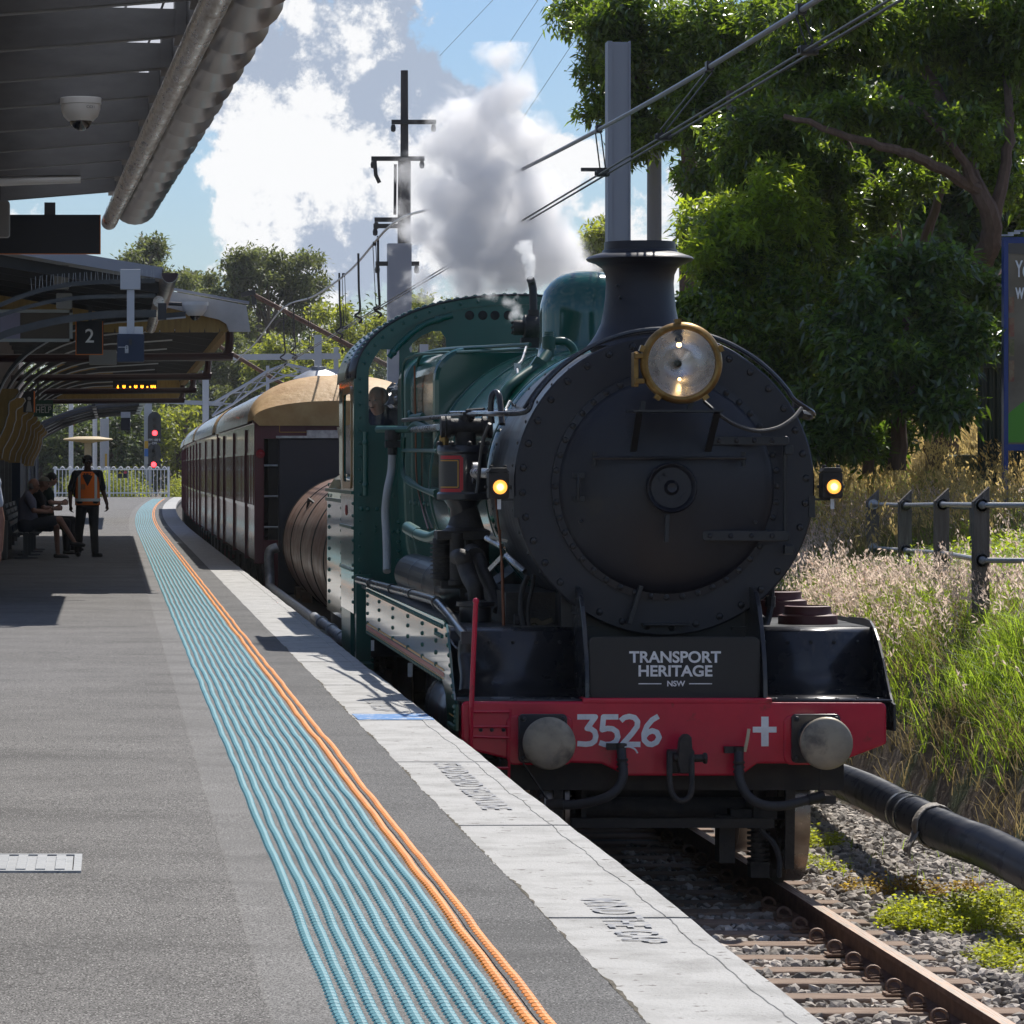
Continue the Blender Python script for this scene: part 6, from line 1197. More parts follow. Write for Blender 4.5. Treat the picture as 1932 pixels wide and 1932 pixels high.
    up = [(400, 762), (435, 742), (470, 722), (505, 700), (540, 687), (584, 697), (640, 705)]; lo_ = [(400, 785), (440, 762), (475, 738), (505, 722), (540, 708), (584, 712), (640, 716)]
    m = MB(); m.tube([g(u, v) for u, v in up], .05, 6); m.tube([g(u, v) for u, v in lo_], .04, 6); m.build('chord', M['poleg'], D)
    m = MB()
    for i in range(6): m.bar(g(*up[i]), g(*lo_[i+1]), .035); m.bar(g(*lo_[i]), g(*up[i+1]), .035)
    m.build('lacing', M['poleg'], D)
    D = thing('line_portal', 'distant thin grey portal crossing above the carriages near the signal', 'portal frame', (2, 190, 0)); Y = 190.0; m = MB(); m.bar(g(300, 757), g(420, 762), .2); m.build('beam', M['poleg'], D); m = MB(); m.bar(g(388, 700), g(388, 900), .3); m.build('upright', M['poleg'], D)
    # faint lines in the sky at the top
    D = thing('power_lines', 'four thin power lines crossing the blue sky above the steam', 'power line', (10, 120, 12)); Y = 120.0
    for (a, b) in (((930, 0), (830, 105)), ((1015, 0), (935, 120)), ((1050, 20), (940, 200)), ((1075, 90), (975, 240))): m = MB(); m.tube([at(a[0]+60, a[1]-75, 110), at(*a, 115), at(*b, 125)], .008, 4); m.build('line', M['wire'], D)
overhead()
# ------------------------------------------------------------------ vegetation
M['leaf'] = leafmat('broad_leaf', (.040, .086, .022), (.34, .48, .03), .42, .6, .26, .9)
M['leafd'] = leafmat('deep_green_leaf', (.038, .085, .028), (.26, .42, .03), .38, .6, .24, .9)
M['leafy'] = leafmat('bright_leaf', (.075, .14, .02), (.62, .76, .04), .50, .4, .4, .5)  # brighter, yellower leaf colour; stands in for backlit patches on the middle tree
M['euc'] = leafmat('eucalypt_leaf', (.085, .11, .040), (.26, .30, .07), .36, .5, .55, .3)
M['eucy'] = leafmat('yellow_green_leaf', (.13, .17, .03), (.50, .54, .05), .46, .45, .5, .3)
M['fard'] = leafmat('far_dark_leaf', (.06, .09, .04), (.18, .24, .05), .36, .5, .5, .3)
M['bark'] = mat('brown_bark', (.115, .072, .052), .9, col2=(.17, .11, .08), vs_=6, bump=.6, bs=25, stretch=(3, 3, .6))
M['barkg'] = mat('pale_bark', (.20, .16, .13), .9, col2=(.10, .08, .065), vs_=3)
def unit(a): return a/np.maximum(np.linalg.norm(a, axis=-1, keepdims=True), 1e-9)
def leaves(C, ax, k, L0, W0, droop=.35, cone=.5, spread=0):           # k leaves round each centre -> vertices, quads
    n = len(C); C = np.repeat(C, k, 0); ax = np.repeat(ax, k, 0)
    if spread: C = C+RNG.normal(0, spread, C.shape)
    r = unit(RNG.normal(0, 1, C.shape)); rad = unit(r-ax*np.sum(r*ax, 1, keepdims=True)); d = unit(rad*1.0+ax*RNG.uniform(-.1, cone*2, (len(C), 1)))
    L = L0*RNG.uniform(.65, 1.2, (len(C), 1)); W_ = W0*RNG.uniform(.8, 1.2, (len(C), 1)); dz = np.array([[0, 0, -1.]])
    s = unit(np.cross(d, np.array([[0, 0, 1.]])+RNG.normal(0, .35, C.shape)))
    mid = C+d*L*.45+dz*L*droop*.15; tip = C+d*L+dz*L*droop
    V = np.stack([C+d*L*.06, mid+s*W_/2, tip, mid-s*W_/2], 1).reshape(-1, 3)
    return V, np.arange(len(V)).reshape(-1, 4)
def blob_centres(blobs, dens, shell=.62):
    C, A = [], []
    for (c, r, *w) in blobs:
        r = np.array(r); n = max(4, int(dens*(w[0] if w else 1)*(r[0]*r[2]+r[0]*r[1]+r[1]*r[2]))); d = unit(RNG.normal(0, 1, (n, 3)))
        t = shell+(1-shell)*RNG.uniform(0, 1, (n, 1))**.6; t = t*(1+.16*np.sin(d[:, :1]*7+c[0]*3)*np.cos(d[:, 2:]*6+c[2])+.08*np.sin(d[:, 1:2]*15))
        C.append(np.array(c)+d*r*t); A.append(unit(d+np.array([[0, 0, .35]])+RNG.normal(0, .3, d.shape)))
    return np.concatenate(C), np.concatenate(A)
def clump(blobs, n=13, f=.33):
    out = []
    for c, r, *w in blobs:
        for i in range(n):
            d = unit(RNG.normal(0, 1, 3)); q = RNG.uniform(.35, .92); s = f*RNG.uniform(.65, 1.25); out.append((tuple(np.array(c)+np.array(r)*d*q), tuple(np.array(r)*s), (w[0] if w else 1)))
    return out
def limb(m, pts, r0, r1, n=8):
    q = smoothpts(pts, 5); k = len(q); q = [p+Vector((random.gauss(0, .012), 0, random.gauss(0, .012))) for p in q]; m.tube(q, [r0+(r1-r0)*i/(k-1) for i in range(k)], n)
def PB(u, v, Y, ru, rv, ry, w=1): S = FOC/Y; p = at(u, v, Y); return ((p.x, p.y, p.z), (ru/S, ry, rv/S), w)
def tree(name, lab, cat, blobs, limbs, dens, k, L0, W0, mt, group=None, bark='bark', base=None, droop=.16, spread=.06, split=True):
    b = base or blobs[0][0]; T = thing(name, lab, cat, (b[0], b[1], gz(b[0], b[1])), group)
    if limbs:
        m = MB()
        for pts, r0, r1 in limbs: limb(m, pts, r0, r1)
        m.build('trunk', M[bark], T, fix=False)
    for mm, bl in (mt if isinstance(mt, list) else [(mt, blobs)]):
        C, A = blob_centres(clump(bl) if split else bl, dens, .40 if split else .62); V, F = leaves(C, A, k, L0, W0, droop, spread=spread); bulk('crown', V, F, M[mm], T)
    return T
def right_trees():
    g = 'broad leaved trees behind the grass bank'
    Y = 50.0; tr = lambda *p: [at(u, v, y) for u, v, y in p]
    # big overhanging tree at upper right, its forked trunk seen through the gap
    bl = [PB(1700, 60, 49, 170, 90, 1.0), PB(1870, 130, 48.5, 120, 110, 1.0), PB(1560, 130, 49.5, 130, 80, .9), PB(1660, 200, 47.5, 140, 60, .8), PB(1800, 250, 47.5, 110, 55, .7), PB(1910, 330, 49, 60, 90, .8), PB(1480, 60, 50, 110, 80, .9), PB(1920, 20, 48, 80, 80, .9), PB(1730, 330, 49.5, 60, 40, .5, .7), PB(1590, 20, 48, 120, 70, .9), PB(1560, 330, 49.4, 90, 55, .6), PB(1650, 390, 49.4, 80, 60, .5, .8), PB(1490, 250, 49.2, 80, 60, .6), PB(1400, 260, 49.6, 70, 70, .6), PB(1840, 30, 48, 110, 70, .9)]
    lm = [(tr((1775, 900, 50), (1790, 740, 50), (1815, 575, 48.6), (1860, 480, 47.8), (1873, 430, 47.6), (1848, 360, 47.5), (1800, 240, 48), (1740, 120, 49)), .20, .06), (tr((1850, 362, 47.5), (1760, 312, 47.0), (1690, 283, 46.9), (1614, 263, 46.9), (1540, 235, 46.9), (1478, 217, 47)), .075, .03), (tr((1870, 425, 47.6), (1895, 330, 47.6), (1905, 220, 47.8), (1890, 100, 48.4)), .085, .04), (tr((1836, 345, 47.3), (1810, 290, 47.2), (1756, 229, 47.1), (1700, 180, 47.3)), .06, .03), (tr((1680, 290, 49.5), (1700, 240, 49.3), (1740, 190, 49.2)), .05, .03), (tr((1760, 850, 50), (1830, 640, 51), (1900, 520, 51.5), (1960, 430, 52)), .14, .08)]
    tree('broadleaf_tree', 'large spreading tree at upper right with a forked brown trunk', 'tree', bl, lm, 330, 8, .155, .046, 'leaf', g, base=at(1775, 890, 50))
    # bright middle tree right of the chimney
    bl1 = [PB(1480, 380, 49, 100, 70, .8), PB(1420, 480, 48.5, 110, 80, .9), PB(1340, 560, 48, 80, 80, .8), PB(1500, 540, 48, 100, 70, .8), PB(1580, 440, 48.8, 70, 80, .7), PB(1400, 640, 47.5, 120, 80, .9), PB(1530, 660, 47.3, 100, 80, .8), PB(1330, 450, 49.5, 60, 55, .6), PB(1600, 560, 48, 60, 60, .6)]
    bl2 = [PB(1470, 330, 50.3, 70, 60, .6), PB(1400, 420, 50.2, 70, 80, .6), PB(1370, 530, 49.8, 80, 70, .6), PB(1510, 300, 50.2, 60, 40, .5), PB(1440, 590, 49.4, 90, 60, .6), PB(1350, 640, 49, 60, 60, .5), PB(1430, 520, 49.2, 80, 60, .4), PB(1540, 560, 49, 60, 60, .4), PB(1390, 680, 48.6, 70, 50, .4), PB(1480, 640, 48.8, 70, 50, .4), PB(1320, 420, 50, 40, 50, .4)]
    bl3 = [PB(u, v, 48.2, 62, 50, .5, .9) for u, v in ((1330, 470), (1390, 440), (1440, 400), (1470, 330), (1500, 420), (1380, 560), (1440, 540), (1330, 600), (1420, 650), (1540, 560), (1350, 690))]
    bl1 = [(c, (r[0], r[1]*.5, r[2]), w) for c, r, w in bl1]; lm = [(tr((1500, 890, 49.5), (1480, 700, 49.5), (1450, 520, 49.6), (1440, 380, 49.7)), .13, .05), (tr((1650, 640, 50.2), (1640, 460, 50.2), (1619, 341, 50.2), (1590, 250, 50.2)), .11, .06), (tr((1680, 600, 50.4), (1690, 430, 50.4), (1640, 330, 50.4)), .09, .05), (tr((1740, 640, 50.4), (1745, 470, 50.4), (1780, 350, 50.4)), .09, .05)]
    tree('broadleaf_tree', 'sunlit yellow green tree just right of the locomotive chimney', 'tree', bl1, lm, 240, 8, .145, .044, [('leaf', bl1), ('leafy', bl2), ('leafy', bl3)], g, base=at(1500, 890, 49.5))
    # tree hanging in from the top behind the steel mast
    bl = [PB(1130, 40, 60, 90, 70, 1.0), PB(1230, 50, 60, 110, 90, 1.1), PB(1330, 80, 59, 100, 110, 1.1), PB(1160, 140, 60, 70, 90, .9), PB(1220, 230, 60, 70, 90, .8), PB(1310, 210, 59, 70, 100, .9), PB(1320, 320, 58.5, 50, 60, .6, .6), PB(1420, 40, 58, 90, 80, .9), PB(1400, 180, 58, 60, 110, .8), PB(1345, 400, 58, 45, 45, .5, .5), PB(1130, 190, 60.5, 40, 45, .5, .8), PB(1080, 30, 61, 45, 40, .6, .8)]
    lm = [(tr((1290, 880, 60), (1300, 500, 60), (1300, 250, 60), (1280, 60, 60)), .16, .08), (tr((1300, 280, 60), (1230, 180, 60), (1150, 100, 60)), .08, .03)]
    tree('broadleaf_tree', 'tall tree hanging in from the top behind the steel mast', 'tree', bl, lm, 300, 8, .16, .046, 'leaf', g, base=at(1290, 880, 60))
    # dark bushy tree low right
    bl = [PB(1720, 540, 46.5, 130, 80, .9), PB(1620, 620, 46, 90, 90, .8), PB(1790, 640, 46, 90, 90, .8), PB(1700, 700, 45.5, 120, 70, .8), PB(1780, 760, 45.5, 90, 50, .6), PB(1620, 750, 45.8, 80, 60, .6), PB(1850, 560, 47, 50, 60, .5, .8)]
    lm = [(tr((1690, 890, 46.5), (1700, 760, 46.5), (1710, 600, 46.5)), .11, .05), (tr((1640, 890, 46.6), (1630, 780, 46.6), (1620, 660, 46.5)), .07, .04)]
    tree('bushy_tree', 'dark glossy bushy tree low beside the billboard', 'tree', bl, lm, 320, 8, .165, .050, 'leafd', g, base=at(1690, 890, 46.5))
    bl = [PB(1520, 790, 46.5, 90, 80, .7), PB(1590, 840, 46, 70, 50, .6), PB(1500, 860, 46, 60, 40, .5), PB(1450, 730, 47.5, 80, 70, .7), PB(1660, 820, 47, 70, 60, .5)]
    tree('shrub', 'dark green shrub at the tree foot above the golden grass', 'shrub', bl, [(tr((1560, 900, 46.5), (1555, 840, 46.5), (1550, 780, 46.5)), .05, .03)], 340, 7, .15, .044, 'leafd', None, base=at(1560, 900, 46.5))
    # deeper trees that close the view
    bl = [PB(u, v, 66+random.uniform(-2, 2), 110, 110, 1.4) for u, v in ((1560, 40), (1680, 130), (1760, 230), (1880, 330), (1940, 260), (1690, 480), (1800, 500), (1420, 230), (1500, 90), (1600, 230), (1690, 200), (1380, 300), (1500, 180), (1620, 320), (1740, 320), (1820, 380), (1740, 420), (1850, 250), (1930, 420), (1450, 480), (1560, 520), (1700, 600), (1850, 620), (1600, 700), (1420, 650), (1750, 780), (1900, 760), (1500, 800), (1640, 120), (1800, 100), (1930, 120), (1400, 820))]
    lm = [(tr((1560, 900, 66), (1570, 600, 66), (1560, 250, 66)), .2, .09), (tr((1720, 900, 66), (1710, 600, 66), (1740, 300, 66)), .22, .1), (tr((1850, 900, 66), (1860, 600, 66), (1850, 300, 66)), .2, .1)]
    tree('dense_tree', 'deep shaded tree mass filling the gaps behind the bank trees', 'tree', bl, lm, 115, 7, .28, .095, 'leafd', None, base=at(1700, 900, 66))
right_trees()
def far_trees():
    g = 'far trees beyond the station'
    def eu(lab, u, v0, v1, w, Y, n, mt, k=7, L0=.42, seed=0, flat=.55, bark='barkg', trunk=True, cat='tree', name='eucalypt_tree', dens=15):
        rs = random.Random(seed); S = FOC/Y; bl = []
        for i in range(n):
            t = rs.random(); vv = v0+(v1-v0)*(t**.8); ww = w*(.35+.65*math.sin(math.pi*min(1, .2+t*.75)))
            bl.append(PB(u+rs.uniform(-1, 1)*ww, vv, Y+rs.uniform(-3, 3), rs.uniform(.14, .30)*w+6, (rs.uniform(.14, .30)*w+6)*flat, 1.6))
        lm = []
        if trunk:
            b = at(u, min(930, v1+120), Y); top = at(u+rs.uniform(-.3, .3)*w, v0+(v1-v0)*.25, Y); lm.append(([b, (b+top)/2+Vector((rs.uniform(-1, 1), 0, 0)), top], .35, .1))
            for i in range(5): c = Vector(bl[rs.randrange(n)][0]); lm.append(([(b+top)/2, ((b+top)/2+c)/2+Vector((0, 0, .6)), c], .16, .05))
        tree(name, lab, cat, bl, lm, dens, k, L0, L0*.38, mt, None, bark, base=at(u, 930, Y), spread=.22, split=name == 'eucalypt_tree')
    E = 'eucalypt tree '
    eu(E+'with a rounded crown rising behind the near canopy sign', 275, 458, 545, 42, 260, 18, 'euc', seed=1)
    eu(E+'sloping down behind the middle canopy roof', 325, 505, 600, 38, 255, 14, 'euc', seed=2)
    eu(E+'thin and sparse, left of the broad crowned one', 385, 520, 600, 24, 270, 9, 'euc', seed=3, dens=16)
    eu(E+'tall with a broad olive crown in the gap before the steam', 520, 480, 620, 95, 265, 34, 'euc', seed=4)
    eu(E+'olive crowned, left shoulder of the broad one', 430, 545, 640, 55, 262, 18, 'euc', seed=5)
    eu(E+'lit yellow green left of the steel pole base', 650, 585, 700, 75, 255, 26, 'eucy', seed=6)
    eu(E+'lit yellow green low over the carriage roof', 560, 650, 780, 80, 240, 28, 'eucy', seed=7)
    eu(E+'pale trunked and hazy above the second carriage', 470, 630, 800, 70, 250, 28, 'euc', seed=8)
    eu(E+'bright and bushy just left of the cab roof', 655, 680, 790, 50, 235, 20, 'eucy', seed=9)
    eu(E+'right of the steel pole base below the steam', 800, 560, 640, 55, 262, 16, 'eucy', seed=10)
    eu(E+'with olive foliage beside the cab behind the steam', 880, 580, 680, 60, 265, 16, 'euc', seed=11)
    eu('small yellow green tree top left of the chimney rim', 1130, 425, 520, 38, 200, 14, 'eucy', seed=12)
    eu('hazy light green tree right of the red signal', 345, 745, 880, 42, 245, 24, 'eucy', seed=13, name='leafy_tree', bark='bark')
    eu('dark dense tree left of the red signal behind the fence', 235, 770, 900, 55, 245, 34, 'fard', seed=14, flat=.9, name='dense_tree', bark='bark')
    eu('dark dense tree behind the mushroom shelter', 150, 790, 900, 60, 248, 34, 'fard', seed=15, flat=.9, name='dense_tree', bark='bark')
    eu('dark trees glimpsed left under the canopy', 70, 790, 900, 60, 250, 26, 'fard', seed=16, flat=.9, name='dense_tree', bark='bark')
    eu('low bright bush between the fence end and carriages', 334, 905, 935, 16, 216, 8, 'eucy', seed=17, trunk=False, cat='bush', name='bush', flat=.8, L0=.2, dens=40)
    eu('low bright bush row seen through the white fence', 215, 903, 930, 80, 217, 22, 'eucy', seed=18, trunk=False, cat='bush', name='bush', flat=.5, L0=.2, dens=40)
    # the wooded slope behind them all
    bl = [PB(u, v, 300+random.uniform(-6, 6), 60, 55, 4) for u in range(20, 1000, 60) for v in range(640 if u > 350 else 730, 930, 70)]
    C, A = blob_centres(bl, 6); V, F = leaves(C, A, 6, .6, .26, spread=.6); o = bulk('woodland', V, F, M['fard'], None, kind='stuff'); tag(o, 'hazy green woodland behind the far trees', 'woodland')
far_trees()
def grass():
    M['grass'] = leafmat('grass_blade', (.13, .22, .03), (.50, .68, .05), .46, .65, .5, .3)
    M['straw'] = leafmat('dry_grass', (.30, .23, .11), (.40, .31, .14), .4, .35, .6, .2)
    M['plume'] = leafmat('pink_seed_plume', (.76, .58, .48), (.95, .76, .62), .5, .3, .8, .1)
    M['gold'] = leafmat('golden_seed_head', (.62, .46, .18), (.80, .60, .24), .5, .3, .7, .1)
    def ground_pts(n, y0, y1, u0=1400, u1=1965, t0=.45):
        out = []
        while len(out) < n:
            Y = math.sqrt(random.uniform(y0*y0, y1*y1)); u = random.uniform(u0, u1); X = (u-U0)*Y/FOC
            if X-6.35 < t0+random.gauss(0, .10): continue
            out.append((X, Y, gz(X, Y)))
        return np.array(out)
    def tufted(n, y0, y1, t0=.5):
        P = ground_pts(n//7, y0, y1, t0=t0); Q = np.repeat(P, 7, 0)+RNG.normal(0, .035, (len(P)*7, 3))*np.array([1, 1, .2]); return Q
    def blades(P, h0, h1, w, lean, wind=(-.25, -.05)):
        n = len(P); a = RNG.uniform(0, 6.28, n); h = RNG.uniform(h0, h1, n)[:, None]; ln = np.stack([np.cos(a)*lean+wind[0], np.sin(a)*lean+wind[1], np.zeros(n)], 1)*RNG.uniform(.3, 1.2, (n, 1))
        b = RNG.uniform(0, 6.28, n); s = np.stack([np.cos(b), np.sin(b)*.5, np.zeros(n)], 1)*w
        p1 = P+ln*h*.35+np.array([0, 0, 1])*h*.6; p2 = P+ln*h+np.array([0, 0, 1])*h*(1-.25*np.abs(ln).sum(1, keepdims=True))
        V = np.stack([P-s, P+s, p1+s*.75, p1-s*.75, p2+s*.15, p2-s*.15], 1).reshape(-1, 3); b0 = np.arange(n)[:, None]*6
        F = np.concatenate([b0+np.array([[0, 1, 2, 3]]), b0+np.array([[3, 2, 4, 5]])]); return V, F, p2
    Q = tufted(52000, 24, 50); uq = U0+FOC*Q[:, 0]/Q[:, 1]; Q = Q[~((uq > 1600) & (Q[:, 1] > 33.5) & (Q[:, 1] < 47) & (RNG.random(len(Q)) < .6))]; sc_ = 1; V, F, _ = blades(Q, .14, .44, .0055, .95); bulk('bank_grass', V, F, M['grass'], kind='stuff')
    V, F, _ = blades(tufted(11000, 24, 46, .2), .12, .42, .004, 1.2); bulk('dry_grass', V, F, M['straw'], kind='stuff')
    def plumes(P, h0, h1, mt, name, k, ln, sz, wind):
        keep = []
        V, F, tip = blades(P, h0, h1, .0022, .35, wind); o = bulk(name+'_stalks' if 0 else 'grass_stalks', V, F, M['straw'], kind='stuff')
        d = unit(tip-P+RNG.normal(0, .12, P.shape)); n = len(P); t = RNG.uniform(0, 1, (n, k, 1)); C = tip[:, None]+d[:, None]*(t-.55)*ln+RNG.normal(0, 1, (n, k, 3))*sz*.9*np.sin(np.pi*np.clip(t*.9+.08, 0, 1))
        C = C.reshape(-1, 3); a = unit(RNG.normal(0, 1, C.shape)*.6+np.repeat(d, k, 0)*1.5); b = unit(np.cross(a, RNG.normal(0, 1, C.shape))); L = sz*RNG.uniform(.7, 1.4, (len(C), 1))
        V = np.stack([C-a*L, C+b*L*.30, C+a*L, C-b*L*.30], 1).reshape(-1, 3); bulk(name, V, np.arange(len(V)).reshape(-1, 4), M[mt], kind='stuff')
    P = ground_pts(5600, 25, 47, t0=.62)
    f = np.sin(P[:, 0]*1.9+P[:, 1]*.33)+np.sin(P[:, 1]*.7-P[:, 0]*.8)+RNG.normal(0, .8, len(P)); u = U0+FOC*P[:, 0]/P[:, 1]
    P = P[(f+np.where(u < 1680, .9, -.2)-np.where(P[:, 1] < 28, .5, 0)+np.where((u > 1600) & (P[:, 1] < 33), .75, 0)-np.where((u > 1610) & (P[:, 1] > 35.5) & (P[:, 1] < 45), 1.6, 0)) > -.1]
    plumes(P, .32, .56, 'plume', 'seed_plumes', 12, .20, .022, (-.34, -.1))
    P = ground_pts(2900, 43, 58, t0=1.6); plumes(P, .5, .9, 'gold', 'golden_grass_heads', 9, .12, .028, (-.15, 0))
    P = ground_pts(9000, 43, 60, t0=1.5); V, F, _ = blades(P, .3, .75, .006, .5); bulk('golden_grass', V, F, M['straw'], kind='stuff')
    # leafy ground cover behind the post fence
    C = ground_pts(2600, 40, 50, 1700, 1960, 1.0); C[:, 2] += RNG.uniform(.03, .30, len(C)); V, F = leaves(C, np.tile([[0, 0, 1.]], (len(C), 1)), 5, .07, .035, .2, .6, .05); o = bulk('ground_cover', V, F, M['leafy'], kind='stuff')
    # yellow green weeds on the ballast
    M['weed'] = leafmat('weed_leaf', (.26, .30, .02), (.70, .74, .04), .46, .4, .5, .3); M['weedo'] = leafmat('orange_weed_leaf', (.34, .22, .03), (.62, .42, .05), .46, .4, .5, .3)
    def weed(lab, spots, mt, n, h):
        b = Vector(spots[0][:3]); T = thing('weed_clump', lab, 'weed', (b.x, b.y, BED)); CC = []; m = MB()
        for u, v, Y, rx, ry in spots:
            p = at(u, v, Y); z0 = max(BED-.03, gz(p.x, p.y))
            for i in range(n):
                a = random.uniform(0, 6.28); r = math.sqrt(random.random()); x, y = p.x+rx*r*math.cos(a), p.y+ry*r*math.sin(a); hh = h*random.uniform(.35, 1)*(1-.5*r*r); q = Vector((x+random.gauss(0, .03), y, z0+hh))
                if i % 3 == 0: m.tube([(x, y, z0-.02), q], .0025, 4, caps=False)
                for j in range(4): CC.append((x+(q.x-x)*(j+1)/4, y, z0+hh*(j+1)/4))
        C = np.array(CC); V, F = leaves(C, np.tile([[0, 0, 1.]], (len(C), 1)), 6, .036, .022, .1, .5, .022); bulk('foliage', V, F, M[mt], T); m.build('stem', M['straw'], T, fix=False, kind='stuff')
    weed('bright yellow green weed clump right behind the brake hose', [(1525, 1560, 31.0, .22, .5)], 'weed', 90, .17)
    weed('yellow green weed mat right of the front wheel', [(1540, 1600, 29.2, .22, .5), (1500, 1585, 29.8, .12, .3)], 'weed', 80, .08)
    weed('orange tinted weed clump in front of the black pipe', [(1650, 1640, 27.6, .30, .35), (1720, 1640, 27.4, .25, .3), (1835, 1620, 27.4, .14, .15)], 'weedo', 34, .15)
    weed('large yellow green weed clump at the lower right by the pipe', [(1760, 1700, 25.6, .30, .7), (1840, 1680, 25.6, .35, .8), (1900, 1650, 26.2, .3, .6), (1720, 1720, 25.4, .18, .4)], 'weed', 150, .22)
    weed('yellow green weed clump at the right edge of the ballast', [(1915, 1760, 23.4, .22, .6), (1945, 1720, 24, .25, .6)], 'weed', 90, .17)
    C = []
    for i in range(130):
        Y = random.uniform(24, 31); X = random.uniform(5.0, 6.3); C.append((X, Y, BED-max(0, X-5.9)*.12))
    V, F, _ = blades(np.array(C), .06, .16, .003, .5, (0, 0)); bulk('grass_tufts', V, F, M['grass'], kind='stuff')
    # big ribbed black pipe lying along the toe of the bank
    D = thing('drain_hose', 'thick black corrugated pipe lying along the foot of the bank', 'corrugated pipe', (6.05, 30, BED)); M['hdpe'] = mat('black_ribbed_plastic', (.07, .074, .082), .26, col2=(.095, .095, .10), vs_=5, rvar=.1, spec=.8)
    q = smoothpts([at(1390, 1395, 44), at(1480, 1432, 36.6), at(1560, 1463, 32.8), at(1640, 1495, 30.0), at(1715, 1535, 28.0), at(1800, 1576, 26.4), at(1870, 1603, 25.5), at(1960, 1650, 24.4), at(2050, 1700, 23.3)], 60); m = MB(); pts, rr = [], []
    L = 0
    for a, b in zip(q, q[1:]):
        L += (b-a).length; pts.append(a); rr.append(.132)
    fine = []; acc = 0; i = 0
    step = .013; d_all = [0]
    for a, b in zip(q, q[1:]): d_all.append(d_all[-1]+(b-a).length)
    k = int(d_all[-1]/step); j = 0; P_, R_ = [], []
    for i in range(k):
        s = i*step
        while d_all[j+1] < s: j += 1
        t = (s-d_all[j])/(d_all[j+1]-d_all[j]); P_.append(q[j].lerp(q[j+1], t)); R_.append(.135 if i % 2 else .125)
    m.tube(P_, R_, 16); m.build('ribbed_hose', M['hdpe'], D, fix=False)
    for u, w in ((1708, .07), (1722, .05)):
        i = min(range(len(P_)), key=lambda n_: abs(U0+FOC*P_[n_].x/P_[n_].y-u)); m = MB(); d = (P_[min(i+3, len(P_)-1)]-P_[i]).normalized(); m.cyl(P_[i], P_[i]+d*w, .142, n=24); m.build('collar', M['hdpe'], D)
    i = min(range(len(P_)), key=lambda n_: abs(U0+FOC*P_[n_].x/P_[n_].y-1765)); c = P_[i]; d = (P_[i+3]-c).normalized(); x, y = frame(d); m = MB(); V = []
    for j in range(5):
        for k in range(18): a = 2*math.pi*k/18; r = .141+.012*random.random(); V.append(c+d*(.035*(j-2)+.05*math.sin(a*1+1))+x*math.cos(a)*r+y*math.sin(a)*r)
    m.add(V, [(j*18+k, j*18+(k+1) % 18, (j+1)*18+(k+1) % 18, (j+1)*18+k) for j in range(4) for k in range(18)], True)
    m.strip([[c+Vector((-.13-.07*t, -.12-.1*t+.05*s_, -.02-.10*t+random.gauss(0, .012))) for s_ in range(5)] for t in (0, .5, 1, 1.4)], True); m.build('rag', mat('dirty_cloth', (.42, .39, .35), .9, col2=(.25, .22, .19), vs_=12, bump=1, bs=20), D, solid=.006, fix=False)
grass()
